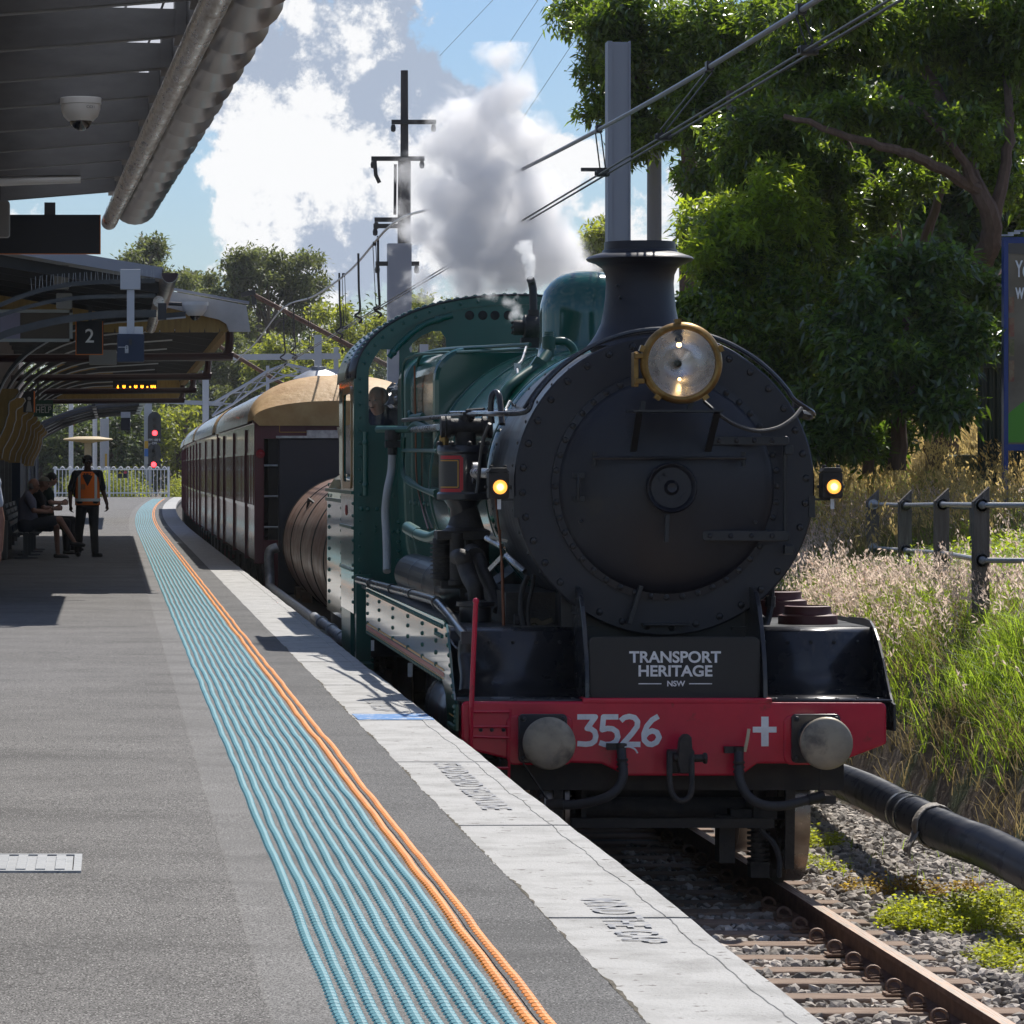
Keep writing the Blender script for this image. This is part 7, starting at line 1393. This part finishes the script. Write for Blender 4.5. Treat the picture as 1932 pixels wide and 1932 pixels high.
def right_side():
    T = thing('post_and_rail_fence', 'timber post fence with slanted tops and galvanised pipe rails on the bank', 'fence', (8, 39, .5)); M['post'] = mat('grey_weathered_post', (.135, .115, .10), .9, col2=(.20, .175, .155), vs_=6, bump=.8, bs=22, stretch=(5, 5, .5))
    ps = [(1646, 43.9, 934, .135), (1707, 42.0, 935, .135), (1776, 39.2, 932, .14), (1850, 34.6, 931, .14), (2010, 34.2, 931, .14)]; tops = []
    back = [(1695, 47.5, 935, .13), (1842, 41.5, 940, .13)]
    for u, Y, v, w in ps+back:
        p = at(u, v, Y); g_ = gz(p.x, p.y)-.3; m = MB(); h = w/2
        m.add([(p.x+a, p.y+b, z) for a, b, z in ((-h, -h*.6, g_), (h, -h*.6, g_), (h, h*.6, g_), (-h, h*.6, g_), (-h, -h*.6, p.z-.07), (h, -h*.6, p.z+.06), (h, h*.6, p.z+.06), (-h, h*.6, p.z-.07))], [(0, 1, 2, 3), (4, 5, 6, 7), (0, 1, 5, 4), (1, 2, 6, 5), (2, 3, 7, 6), (3, 0, 4, 7)]); m.build('post', M['post'], T, bevel=.006); tops.append(p)
    for i, j in ((0, 1), (1, 2), (2, 3), (3, 4), (5, 6)):
        for dz in (.10, .57):
            a, b = tops[i]-Vector((0, .06, dz)), tops[j]-Vector((0, .06, dz)); m = MB(); m.cyl(a, b, .024, n=10); m.build('rail', M['steel'], T)
            m = MB()
            for q in (a, b): m = MB(); m.cyl(q-Vector((0, .012, 0)), q+Vector((0, .03, 0)), .055, n=12); m.ball(q-Vector((0, .01, 0)), .036, 10, 6); m.build('socket', M['poleg'], T)
    Y = 45.4; D = thing('billboard', 'blue framed advertising billboard with white words at the right edge', 'billboard', (10, Y, 1)); x0 = at(1894, 0, Y).x; x1 = x0+3.2; zt, zb = at(0, 447, Y).z, at(0, 850, Y).z
    m = MB(); m.bx(x0, x0+.05, Y, Y+.12, zb-.6, zt); m.bx(x0+.05, x1, Y+.004, Y+.1, zt-.07, zt); m.bx(x0+.05, x1, Y+.004, Y+.1, zb, zb+.07); m.build('frame', mat('blue_frame', (.015, .045, .22), .4), D)
    m = MB(); m.bx(x0+.05, x1, Y+.02, Y+.05, zb+.07, zt-.07); ps_ = m.build('poster', mat('beige_poster', (.24, .20, .14), .5, col2=(.15, .115, .075), vs_=1.3), D)
    def xz(u, v): p = at(u, v, Y+.012); return (p.x, p.z)
    m = MB(); m.prism([xz(1899, 784), xz(1912, 772), xz(1935, 755), xz(2000, 720), (x1-.02, zb+.6), (x1-.02, zb+.09), (x0+.055, zb+.09)], 'y', Y+.012, Y+.02); m.build('green_band', mat('poster_green', (.09, .32, .02), .5), ps_)
    for v0, v1, c in ((560, 590, (.22, .07, .05)), (600, 635, (.26, .10, .06)), (640, 672, (.12, .12, .04)), (680, 720, (.20, .06, .04))):
        m = MB(); a, b = at(1904, v0, Y), at(1914, v1, Y); m.bx(a.x, b.x, Y+.010, Y+.018, b.z, a.z); m.build('picture', mat('poster_picture', c, .5, col2=(.3, .22, .12), vs_=9), ps_)
    m = MB(); a = at(1900, 470, Y); m.prism([xz(1898, 462), xz(1935, 455), xz(1935, 480), xz(1903, 478)], 'y', Y+.011, Y+.019); m.build('picture', mat('poster_grey', (.10, .09, .08), .5), ps_)
    for t, v in (('You', 522), ('wo', 563)):
        p = at(1916, v, Y-.005); letters('lettering', t, M['white'], p, (1, 0, 0), (0, 0, 1), .19, width=.21 if t == 'You' else .17, bold=.02, parent=D, align='LEFT')
    m = MB()
    for k in range(3): q = at(1890+12*k, 444-4*k, Y); m.bar(q+Vector((0, 0, 0)), q+Vector((.12, -.05, .0)), .035, .02)
    m.build('top_light', M['steel'], D)
    D = thing('corrugated_fence', 'dark green corrugated metal fence left of the billboard', 'fence', (10, 47, 1)); m = MB(); a, b = at(1845, 690, 47.5), at(2100, 900, 47.5); n = 70
    m.strip([[(a.x+(b.x-a.x)*i/n, 47.5+(.02 if i % 4 < 2 else 0), z) for i in range(n+1)] for z in (b.z-.5, a.z)]); m.build('sheet', mat('dark_green_sheet', (.010, .030, .030), .5), D, fix=False); m = MB(); m.bar((a.x, 47.48, a.z), (b.x, 47.48, a.z), .05); m.build('rail', mat('dark_green_rail', (.01, .03, .03), .5), D)
    D = thing('concrete_box', 'pale green concrete utility box in the golden grass under the billboard', 'utility box', (10, 48, 1)); a, b = at(1802, 858, 48.0), at(1912, 930, 48.0); m = MB(); m.prism(rrect(a.x, b.x, b.z-.4, a.z, .04), 'y', 48.0, 48.6); m.build('body', mat('green_concrete', (.15, .17, .13), .9, col2=(.09, .10, .08), vs_=4, bump=.3), D, bevel=.01)
    m = MB(); m.bx(a.x-.02, b.x+.02, 47.97, 48.63, a.z-.09, a.z-.05); m.build('lid', mat('green_concrete_lid', (.17, .19, .15), .9), D)
right_side()
# ------------------------------------------------------------------ people
SKIN = {'dark': mat('dark_skin', (.075, .035, .022), .5), 'tan': mat('tan_skin', (.30, .15, .10), .5, col2=(.26, .12, .08), vs_=30), 'fair': mat('fair_skin', (.42, .22, .16), .5)}
M['navycloth'] = mat('navy_cloth', (.012, .015, .025), .9); M['darkcloth'] = mat('dark_cloth', (.012, .012, .014), .9); M['shoe'] = mat('black_shoe', (.012, .011, .011), .5)
M['hivis'] = mat('orange_hivis', (1.0, .21, .02), .85, bump=.15, bs=25); M['reflect'] = mat('grey_reflective_tape', (.72, .72, .70), .4)
M['tee'] = mat('grey_blue_shirt', (.14, .14, .20), .9); M['shorts'] = mat('dark_shorts', (.03, .035, .05), .9); M['hair'] = mat('black_hair', (.01, .009, .008), .6); M['greyhair'] = mat('grey_hair', (.22, .20, .19), .7); M['cap'] = mat('khaki_cap', (.20, .18, .14), .8); M['greent'] = mat('dark_green_top', (.008, .022, .014), .9)
def merge(name, caps, balls, vox, mt, parent, it=4):              # capsules and ellipsoids melted into one continuous skin
    m = MB()
    for p0, p1, r0, r1 in caps: m.cyl(p0, p1, r0, r1, 14); m.ball(p0, r0, 14, 9); m.ball(p1, r1, 14, 9)
    for c, r in balls: m.ball(c, r, 18, 12)
    o = m.build(name, mt, None); md = o.modifiers.new('r', 'REMESH'); md.mode = 'VOXEL'; md.voxel_size = vox; md.use_smooth_shade = True
    s = o.modifiers.new('s', 'SMOOTH'); s.factor = .5; s.iterations = it
    me = evaluated(o); me.materials.clear(); me.materials.append(mt); me.name = name; bpy.data.objects.remove(o)
    for p in me.polygons: p.use_smooth = True
    o = bpy.data.objects.new(name, me); COL.objects.link(o); hang(o, parent); return o
V3 = lambda *a: Vector(a)
def hand_parts(w, d, side, back, curl=.5, s=1.0):                 # palm and five fingers; d along the hand, side towards the thumb, back = palm's back
    d, side, back = d.normalized(), side.normalized(), back.normalized(); caps, balls = [], []
    for k in range(4): o = side*(.030-.020*k)*s; caps.append((w+o*.6, w+d*.085*s+o, .013*s, .012*s))
    for k, L in enumerate((.070, .078, .072, .056)):
        o = w+d*.088*s+side*(.030-.020*k)*s; c = curl*(1+.12*k); a = o+(d*math.cos(c*.6)-back*math.sin(c*.6))*L*.5*s; b = a+(d*math.cos(c*1.5)-back*math.sin(c*1.5))*L*.5*s
        caps += [(o, a, .0098*s, .0088*s), (a, b, .0088*s, .0074*s)]
    t = w+side*.032*s+d*.025*s; u = t+(side*.6+d*.8)*.036*s; caps += [(w+side*.015*s, t, .015*s, .013*s), (t, u, .012*s, .0105*s), (u, u+(d*.95-back*.3+side*.1)*.030*s, .0105*s, .008*s)]
    return caps, balls
def head_parts(c, f, up=V3(0, 0, 1), s=1.0):                      # c centre of skull, f where the face looks
    f = f.normalized(); up = (up-f*up.dot(f)).normalized(); r = f.cross(up)
    balls = [(c+up*.02*s-f*.012*s, (.078*s, .078*s, .092*s) if 1 else 0), (c+f*.025*s-up*.035*s, .062*s), (c+f*.045*s-up*.080*s, .036*s), (c+f*.086*s-up*.012*s-up*.006*s, .013*s), (c+f*.094*s-up*.024*s, .013*s)]
    for q in (-1, 1): balls += [(c+r*q*.078*s-up*.012*s, (.014*s, .020*s, .030*s)), (c+f*.060*s+r*q*.034*s-up*.028*s, .024*s), (c+f*.072*s+r*q*.030*s+up*.020*s, (.020*s, .014*s, .010*s))]
    balls += [(c+f*.080*s-up*.056*s, (.016*s, .016*s, .008*s)), (c-f*.03*s+up*.015*s, .085*s)]
    return balls
def eyes(c, f, parent, s=1.0):
    f = f.normalized(); r = f.cross(V3(0, 0, 1)); m = MB()
    for q in (-1, 1): m.ball(c+f*.079*s+r*q*.030*s+V3(0, 0, .004), .009*s, 10, 6)
    m.build('eye', M['darkglass'], parent)
    m = MB(); m.ball(c+f*.089*s-V3(0, 0, .058*s), (.022*s, .012*s, .005*s), 10, 6); m.build('mouth', mat('lips', (.16, .06, .05), .6), parent)
def man_walking():
    o = V3(-.41, 70, 0); P = lambda x, y, z: o+V3(x, y, z); D = thing('person', 'man in orange reflective vest and sunglasses walking along the platform', 'person', o)
    hd = P(.0, -.03, 1.655); f = V3(.12, -1, -.05)
    sL, sR, eL, eR, wL, wR = P(-.205, 0, 1.42), P(.195, 0, 1.43), P(-.30, .03, 1.14), P(.265, .06, 1.15), P(-.295, -.10, .91), P(.335, -.03, .92)
    hL, hR, kL, kR, aL, aR = P(-.10, 0, .90), P(.10, 0, .90), P(-.14, -.04, .49), P(.11, -.10, .50), P(-.165, .10, .09), P(.13, -.12, .08)
    caps = [(P(0, 0, 1.46), hd-V3(0, 0, .08), .062, .058), (sL, sR, .07, .07), (P(0, 0, 1.30), P(0, .01, .98), .15, .145), (sL, eL, .056, .044), (eL, wL, .043, .030), (sR, eR, .056, .044), (eR, wR, .043, .030), (hL, kL, .085, .058), (kL, aL, .056, .038), (hR, kR, .085, .058), (kR, aR, .056, .038)]
    h1, _ = hand_parts(wL, V3(0, -.1, -1), V3(.5, -.8, 0), V3(-1, -.3, 0), .7); h2, _ = hand_parts(wR, V3(.12, .05, -1), V3(-.4, -.8, 0), V3(1, -.3, 0), .8)
    body = merge('body', caps+h1+h2, head_parts(hd, f), .0085, SKIN['dark'], D)
    eyes(hd, f, body)
    m = MB(); r = f.normalized().cross(V3(0, 0, 1)); fn = f.normalized()
    for q in (-1, 1): m.ball(hd+fn*.085+r*q*.034+V3(0, 0, .004), (.030, .016, .020), 12, 8); m.bar(hd+fn*.07+r*q*.062+V3(0, 0, .008), hd-fn*.01+r*q*.082+V3(0, 0, .008), .006)
    m.build('sunglasses', M['darkglass'], body)
    merge('hair', [], [(hd+V3(0, .018, .038), (.090, .094, .080))], .012, M['hair'], D, 2)
    merge('shirt', [(sL, sR, .082, .082), (P(0, 0, 1.30), P(0, .01, 1.0), .155, .155), (sL, P(-.285, .02, 1.19), .070, .066), (sR, P(.255, .045, 1.20), .070, .066), (P(0, .01, 1.40), P(0, .01, 1.49), .10, .07)], [], .012, M['navycloth'], D)
    merge('trousers', [(P(-.06, .0, .96), P(.06, 0, .96), .155, .155), (hL, kL, .105, .078), (kL, aL+V3(0, 0, .02), .076, .066), (hR, kR, .105, .078), (kR, aR+V3(0, 0, .02), .076, .066)], [], .012, M['darkcloth'], D)
    for a, d in ((aL, V3(.1, -1, 0)), (aR, V3(.75, -.7, 0))): d = d.normalized(); z = V3(0, 0, -.04); merge('shoe', [(a+z-d*.03, a+z*1.0+d*.13, .046, .040), (a+V3(0, 0, .03), a+z, .05, .05)], [], .012, M['shoe'], D)
    # vest: a shell with a V neck, tape bands over it
    rows = [(.90, .215, .165), (1.0, .212, .17), (1.15, .205, .168), (1.28, .205, .165), (1.38, .20, .145), (1.44, .17, .12), (1.475, .13, .095)]
    def ring_(z, a, b, k=1.0, n=28): return [P(a*k*math.cos(2*math.pi*i/n), .008+b*k*math.sin(2*math.pi*i/n), z) for i in range(n+1)]
    m = MB(); m.strip([ring_(*q) for q in rows], True); v = m.build('vest', M['hivis'], D, solid=.008, fix=False)
    def front(x, z, k=1.035):
        for (z0, a0, b0), (z1, a1, b1) in zip(rows, rows[1:]):
            if z0 <= z <= z1 or z1 == rows[-1][0]: t = (z-z0)/(z1-z0); a, b = a0+(a1-a0)*t, b0+(b1-b0)*t; break
        s = max(0, 1-(x/a/k)**2); return P(x, .008-b*k*math.sqrt(s)-.004, z)
    m = MB(); m.strip([[front(x*w, z) for x in (-1, -.5, 0, .5, 1)] for z, w in ((1.235, .004), (1.30, .038), (1.38, .075), (1.455, .105))], True); m.build('neck_opening', M['navycloth'], v, fix=False)
    m = MB(); m.strip([[q, q+V3(0, 0, .05)] for q in ring_(.965, .215, .172, 1.03)], True); m.build('tape_band', M['reflect'], v, fix=False)
    for s in (-1, 1): m = MB(); m.strip([[front(s*(.165-.0*z), z), front(s*(.165-.045), z)] for z in (1.0, 1.1, 1.2, 1.3, 1.38, 1.43)], True); m.build('tape_band', M['reflect'], v, fix=False)
    m = MB(); m.strip([[front(x, z, 1.05) for x in (-.115, -.04)] for z in (1.17, 1.26)], True); m.build('pocket', mat('pocket_patch', (.50, .17, .06), .6), v, fix=False)
    m = MB(); m.tube(smoothpts([P(-.205, -.02, 1.47), P(-.22, -.12, 1.42), P(-.235, -.13, 1.28), P(-.25, -.02, 1.12)]), .014, 6); m.tube(smoothpts([P(.19, -.02, 1.48), P(.21, -.12, 1.42), P(.225, -.06, 1.30)]), .014, 6); m.ball(P(-.05, .24, 1.2), (.24, .12, .26), 14, 10); m.build('backpack', M['darkcloth'], D)
man_walking()
def seated(lab, X, Y, hx, hz, cross, skin, top, bottom, head=None, bare=True, slouch=.0):
    o = V3(X, Y, 0); P = lambda x, y, z: o+V3(x, y, z); D = thing('person', lab, 'person', o); f = V3(1, -.1, -.25)
    hd = P(hx, 0, hz); sh = P(hx-.12, 0, hz-.19); hip = P(-.12, 0, .56); s1, s2 = sh+V3(.02, -.19, -.03), sh+V3(.02, .19, -.03)
    k1 = P(.42, -.09, .56) if not cross else P(.46, -.06, .66); k2 = P(.40, .09, .53)
    a1 = P(.44, -.10, .10) if not cross else P(.70, -.08, .30); a2 = P(.42, .10, .09)
    e1, e2 = P(.02, -.24, hz-.44), P(.02, .22, hz-.44); w1, w2 = P(.23, -.10, hz-.46), P(.23, .08, hz-.44)
    h1, _ = hand_parts(w1, V3(1, .3, .1), V3(0, .3, 1), V3(0, -1, .3), .9); h2, _ = hand_parts(w2, V3(1, -.3, .1), V3(0, -.3, 1), V3(0, 1, .3), .9)
    caps = [(sh+V3(.02, 0, .04), hd-V3(.02, 0, .07), .058, .056), (s1, s2, .065, .065), (sh-V3(0, 0, .12), hip, .135, .14), (s1, e1, .05, .042), (e1, w1, .04, .029), (s2, e2, .05, .042), (e2, w2, .04, .029), (hip+V3(0, -.09, 0), k1, .085, .06), (hip+V3(0, .09, 0), k2, .085, .06), (k1, a1, .056, .036), (k2, a2, .056, .036)]
    dft = V3(1, 0, -.12).normalized()
    for a in (a1, a2): caps.append((a-V3(0, 0, .045), a+dft*.15-V3(0, 0, .05), .036, .03))
    body = merge('body', caps+h1+h2, head_parts(hd, f), .012, SKIN[skin], D); eyes(hd, f, body)
    merge('top', [(s1, s2, .08, .08), (sh-V3(0, 0, .12), hip+V3(.02, 0, .02), .155, .172), (s1, s1.lerp(e1, .62), .068, .066), (s2, s2.lerp(e2, .62), .068, .066), (sh, sh+V3(.01, 0, .05), .09, .07)], [(hip+V3(.08, 0, .12), (.13, .16, .15))], .013, M[top], D)
    q = .80 if bare else 1.0; L = [(hip+V3(0, -.07, -.01), hip+V3(0, .07, -.01), .15, .15), (hip+V3(0, -.09, 0), (hip+V3(0, -.09, 0)).lerp(k1, q), .105, .09), (hip+V3(0, .09, 0), (hip+V3(0, .09, 0)).lerp(k2, q), .105, .09)]
    if not bare: L += [(k1, a1, .075, .06), (k2, a2, .075, .06)]
    merge('shorts' if bare else 'trousers', L, [], .013, M[bottom], D)
    for a in (a1, a2): merge('shoe', [(a-V3(.03, 0, .05), a+dft*.17-V3(0, 0, .055), .044, .036)], [], .012, M['shoe'], D)
    if head == 'cap':
        m = MB(); m.ball(hd+V3(-.01, 0, .035), (.105, .10, .085), 20, 8, 0, math.pi/2); m.ball(hd+V3(.10, 0, .035), (.085, .075, .010), 16, 6); m.build('cap', M['cap'], D)
    elif head == 'bun': merge('hair', [], [(hd+V3(-.022, 0, .03), (.098, .098, .095)), (hd+V3(-.12, 0, .02), .05)], .012, M['hair'], D, 2)
    else: merge('hair', [], [(hd+V3(-.045, 0, -.01), (.066, .090, .075))], .012, M['greyhair'], D, 2)
    m = MB(); c = (w1+w2)/2+V3(.09, 0, .05); m.box(c, (.012, .075, .15), Matrix.Rotation(.5, 3, 'Y')); m.build('phone', M['darkglass'], D)
seated('grey haired man in blue grey shirt and shorts seated with crossed legs', -1.34, 69.2, .03, 1.25, True, 'tan', 'tee', 'shorts')
seated('person in a khaki cap and dark jacket seated behind the grey haired man', -1.22, 72.2, .03, 1.27, False, 'tan', 'darkcloth', 'darkcloth', 'cap', False)
seated('dark haired person with a bun in dark green top, farthest on the bench', -1.15, 75.4, .06, 1.34, False, 'fair', 'greent', 'darkcloth', 'bun', False)
def bench():
    D = thing('bench', 'long slatted metal platform bench with pedestal legs under the seated people', 'bench', (-1.45, 72, 0)); X = -1.45; mt = mat('bench_grey', (.10, .11, .12), .45)
    for k in range(5): m = MB(); x = X-.18+.095*k; m.bx(x-.035, x+.035, 68.5, 76.6, .425, .45); m.build('slat', mt, D)
    for k in range(4): m = MB(); z = .55+.10*k; x = X-.27-.035*k; m.bx(x-.012, x+.012, 68.5, 76.6, z, z+.07); m.build('slat', mt, D)
    for y in (68.9, 71.4, 73.9, 76.2):
        m = MB(); m.bx(X-.05, X+.03, y-.04, y+.04, .02, .42); m.bx(X-.2, X+.2, y-.05, y+.05, 0, .025); m.bx(X-.24, X+.22, y-.03, y+.03, .39, .425); m.bar((X-.24, y, .40), (X-.38, y, .92), .05); m.build('leg', mt, D)
    C = thing('metal_cabinet', 'low pale grey cabinet at the left edge behind the bench', 'cabinet', (-1.86, 68, 0)); m = MB(); m.bx(-2.3, -1.74, 67.5, 68.0, .02, .66); m.build('case', mat('pale_cabinet', (.13, .13, .12), .6), C, bevel=.01); m = MB(); m.bx(-2.2, -1.80, 67.485, 67.497, .08, .6); m.build('door', mat('pale_cabinet_door', (.14, .14, .13), .6), C)
bench()
def man_edge():
    o = V3(-1.20, 34, 0); P = lambda x, y, z: o+V3(x, y, z); D = thing('person', 'person in pale sleeve at the left edge, only a bare arm showing', 'person', o)
    hd = P(0, -.02, 1.64); f = V3(0, 1, 0); sL, sR, eL, eR, wL, wR = P(-.2, 0, 1.42), P(.2, 0, 1.42), P(-.26, 0, 1.12), P(.262, .0, 1.12), P(-.27, -.05, .87), P(.262, -.03, .86)
    hL, hR, kL, kR, aL, aR = P(-.1, 0, .9), P(.1, 0, .9), P(-.11, 0, .49), P(.11, 0, .49), P(-.12, .03, .09), P(.12, 0.03, .09)
    h1, _ = hand_parts(wL, V3(0, .05, -1), V3(.2, .9, 0), V3(-1, 0, 0), .6); h2, _ = hand_parts(wR, V3(0, .05, -1), V3(-.2, .9, 0), V3(1, 0, 0), .6)
    body = merge('body', [(P(0, 0, 1.45), hd-V3(0, 0, .08), .06, .058), (sL, sR, .065, .065), (P(0, 0, 1.3), P(0, 0, .98), .145, .14), (sL, eL, .052, .042), (eL, wL, .042, .029), (sR, eR, .052, .044), (eR, wR, .046, .030), (hL, kL, .085, .058), (kL, aL, .056, .038), (hR, kR, .085, .058), (kR, aR, .056, .038)]+h1+h2, head_parts(hd, f), .011, SKIN['tan'], D); eyes(hd, f, body)
    merge('shirt', [(sL, sR, .08, .08), (P(0, 0, 1.3), P(0, 0, 1.0), .16, .16), (sL, sL.lerp(eL, .55), .068, .064), (sR, sR.lerp(eR, .55), .068, .064)], [], .013, mat('pale_shirt', (.45, .47, .52), .9), D)
    merge('trousers', [(P(-.06, 0, .95), P(.06, 0, .95), .15, .15), (hL, kL, .1, .075), (kL, aL, .075, .06), (hR, kR, .1, .075), (kR, aR, .075, .06)], [], .014, M['darkcloth'], D)
    for a in (aL, aR): merge('shoe', [(a-V3(0, .03, .045), a+V3(0, .14, -.05), .046, .04)], [], .014, M['shoe'], D)
    merge('hair', [], [(hd+V3(0, -.02, .03), (.09, .094, .085))], .013, M['hair'], D, 2)
man_edge()
def driver():
    o = V3(2.46, 37.0, .40); P = lambda x, y, z: o+V3(x, y, z); D = thing('person', 'engine driver in dark blue shirt looking out of the cab window', 'person', o)
    hd = P(-.04, -.06, 1.775); f = V3(-.55, -.8, -.25); sL, sR, eL, eR, wL, wR = P(-.08, .12, 1.60), P(.20, -.08, 1.60), P(-.06, .02, 1.30), P(.25, -.2, 1.32), P(.0, -.2, 1.22), P(.20, -.42, 1.28)
    hL, hR = P(-.05, .05, .95), P(.12, -.05, .95); h1, _ = hand_parts(wL, V3(.2, -1, 0), V3(0, 0, 1), V3(-1, 0, 0), .9); h2, _ = hand_parts(wR, V3(-.1, -1, 0), V3(0, 0, 1), V3(1, 0, 0), .9)
    aL, aR = P(-.05, .05, .08), P(.14, -.05, .08)
    body = merge('body', [(P(.02, 0, 1.62), hd-V3(0, 0, .08), .06, .06), (sL, sR, .065, .065), (P(.05, 0, 1.48), P(.05, 0, 1.05), .14, .13), (sL, eL, .052, .042), (eL, wL, .042, .03), (sR, eR, .052, .042), (eR, wR, .042, .03), (hL, aL, .085, .04), (hR, aR, .085, .04)]+h1+h2, head_parts(hd, f), .009, SKIN['fair'], D); eyes(hd, f, body)
    merge('shirt', [(sL, sR, .09, .09), (P(.02, 0, 1.60), P(.02, 0, 1.66), .10, .07), (P(.05, 0, 1.48), P(.05, 0, 1.05), .15, .15), (sL, eL, .068, .06), (sR, eR, .068, .06)], [], .013, mat('blue_overalls', (.016, .02, .045), .9), D)
    merge('trousers', [(hL, aL, .10, .065), (hR, aR, .10, .065), (P(.02, 0, 1.0), P(.08, 0, 1.0), .15, .15)], [], .014, M['darkcloth'], D)
    for a in (aL, aR): merge('shoe', [(a+V3(0, .03, -.04), a+V3(0, -.13, -.045), .042, .038)], [], .014, M['shoe'], D)
    merge('hair', [], [(hd+V3(.03, .045, .025), (.088, .088, .085))], .013, M['greyhair'], D, 2)
driver()
# ------------------------------------------------------------------ steam
def steam():
    def volume(name, lab, blobs, dens, nscale, namp, lo, hi, box):
        m = bpy.data.materials.new(name); m.use_nodes = True; nt = m.node_tree; N = nt.nodes; L = nt.links; N.clear(); out = N.new('ShaderNodeOutputMaterial'); pv = N.new('ShaderNodeVolumePrincipled'); L.new(pv.outputs[0], out.inputs['Volume'])
        pv.inputs['Color'].default_value = (.995, .993, .997, 1); pv.inputs['Anisotropy'].default_value = .45
        tc = N.new('ShaderNodeTexCoord'); src = tc.outputs['Object']
        def mth(op, a, b, c=None):
            n = N.new('ShaderNodeMath'); n.operation = op
            for i, x in enumerate((a, b, c)):
                if x is None: continue
                if isinstance(x, (int, float)): n.inputs[i].default_value = x
                else: L.new(x, n.inputs[i])
            return n.outputs[0]
        cur = None
        for c, r, a in blobs:
            s = N.new('ShaderNodeVectorMath'); s.operation = 'SUBTRACT'; L.new(src, s.inputs[0]); s.inputs[1].default_value = c
            d = N.new('ShaderNodeVectorMath'); d.operation = 'DIVIDE'; L.new(s.outputs[0], d.inputs[0]); d.inputs[1].default_value = r
            l = N.new('ShaderNodeVectorMath'); l.operation = 'LENGTH'; L.new(d.outputs[0], l.inputs[0])
            v = mth('MULTIPLY', mth('SUBTRACT', 1.0, l.outputs['Value']), a); cur = v if cur is None else mth('SMOOTH_MAX', cur, v, .15)
        w = N.new('ShaderNodeTexNoise'); w.inputs['Scale'].default_value = nscale; w.inputs['Detail'].default_value = 8; w.inputs['Roughness'].default_value = .62; w.inputs['Distortion'].default_value = .35; L.new(src, w.inputs['Vector'])
        v = mth('ADD', cur, mth('MULTIPLY', mth('SUBTRACT', w.outputs['Fac'], .5), namp))
        r = N.new('ShaderNodeMapRange'); r.interpolation_type = 'SMOOTHSTEP'; r.inputs['From Min'].default_value = lo; r.inputs['From Max'].default_value = hi; L.new(v, r.inputs['Value'])
        L.new(mth('MULTIPLY', r.outputs['Result'], dens), pv.inputs['Density'])
        b = MB(); b.bx(*box); o = b.build(name, m, None, kind='stuff'); o['label'] = lab
        m.cycles.volume_step_rate = 1.0
    Y = 38.6
    def B(u, v, r, a=1, dy=0, rv=None): p = at(u, v, Y+dy); q = r*Y/FOC; return (tuple(p), (q, q*1.1, (rv or r)*Y/FOC), a)
    bl = [B(1040, 480, 85, 1.1), B(960, 475, 105, 1.15), B(880, 455, 110, 1.0), B(1010, 390, 105, 1.0), B(920, 360, 120, .95), B(850, 370, 105, .95), B(970, 270, 95, .9), B(890, 240, 105, .75), B(955, 180, 80, .8), B(880, 520, 70, .7), B(1085, 505, 55, .9), B(790, 430, 80, .65), B(945, 105, 70, .6), B(800, 330, 80, .5), B(800, 530, 60, .45), B(765, 590, 55, .35), B(850, 290, 90, .7)]
    a, b = at(690, 60, Y-.9), at(1145, 640, Y-.9); c, d = at(690, 60, Y+.9), at(1145, 640, Y+.9)
    volume('steam_plume', 'billowing grey white steam cloud rising behind the dome and chimney', bl, 9.0, 2.7, 2.0, .20, .66, (min(a.x, c.x), max(b.x, d.x), Y-.75, Y+.75, b.z, a.z))
    Y = 31.8
    bl = [B(1001, 519, 13, 1.1, rv=14), B(999, 505, 17, 1.2, rv=18), B(996, 490, 22, 1.2), B(990, 470, 22, 1.0, rv=26)]; a, b = at(965, 440, Y), at(1030, 532, Y)
    volume('steam_jet', 'small bright steam puff from the thin exhaust pipe', bl, 22.0, 11, 2.0, .18, .75, (a.x, b.x, Y-.12, Y+.12, b.z, a.z))
    bl = [B(975, 590, 20, .8, rv=26), B(965, 568, 22, .6), B(930, 560, 28, .5, rv=16)]; Y = 33; a, b = at(890, 535, Y), at(1002, 625, Y)
    volume('steam_wisp', 'faint steam wisp drifting over the firebox valves', [(tuple(at(975, 592, Y)), (.09, .1, .12), .8), (tuple(at(962, 568, Y)), (.11, .12, .09), .6), (tuple(at(925, 560, Y)), (.14, .12, .07), .5)], 9.0, 13, 2.2, .22, .9, (a.x, b.x, Y-.14, Y+.14, b.z, a.z))
steam()

# ------------------------------------------------------------------ haze: thin even air round camera and scene
def haze():
    m = bpy.data.materials.new('haze_air'); m.use_nodes = True; N = m.node_tree.nodes; L = m.node_tree.links; N.clear(); out = N.new('ShaderNodeOutputMaterial'); pv = N.new('ShaderNodeVolumePrincipled')
    pv.inputs['Color'].default_value = (.93, .96, 1, 1); pv.inputs['Density'].default_value = .00012; pv.inputs['Anisotropy'].default_value = .3; L.new(pv.outputs[0], out.inputs['Volume'])
    b = MB(); b.bx(-420, 420, -70, 920, -3, 26); b.build('haze', m, kind='stuff')
haze()
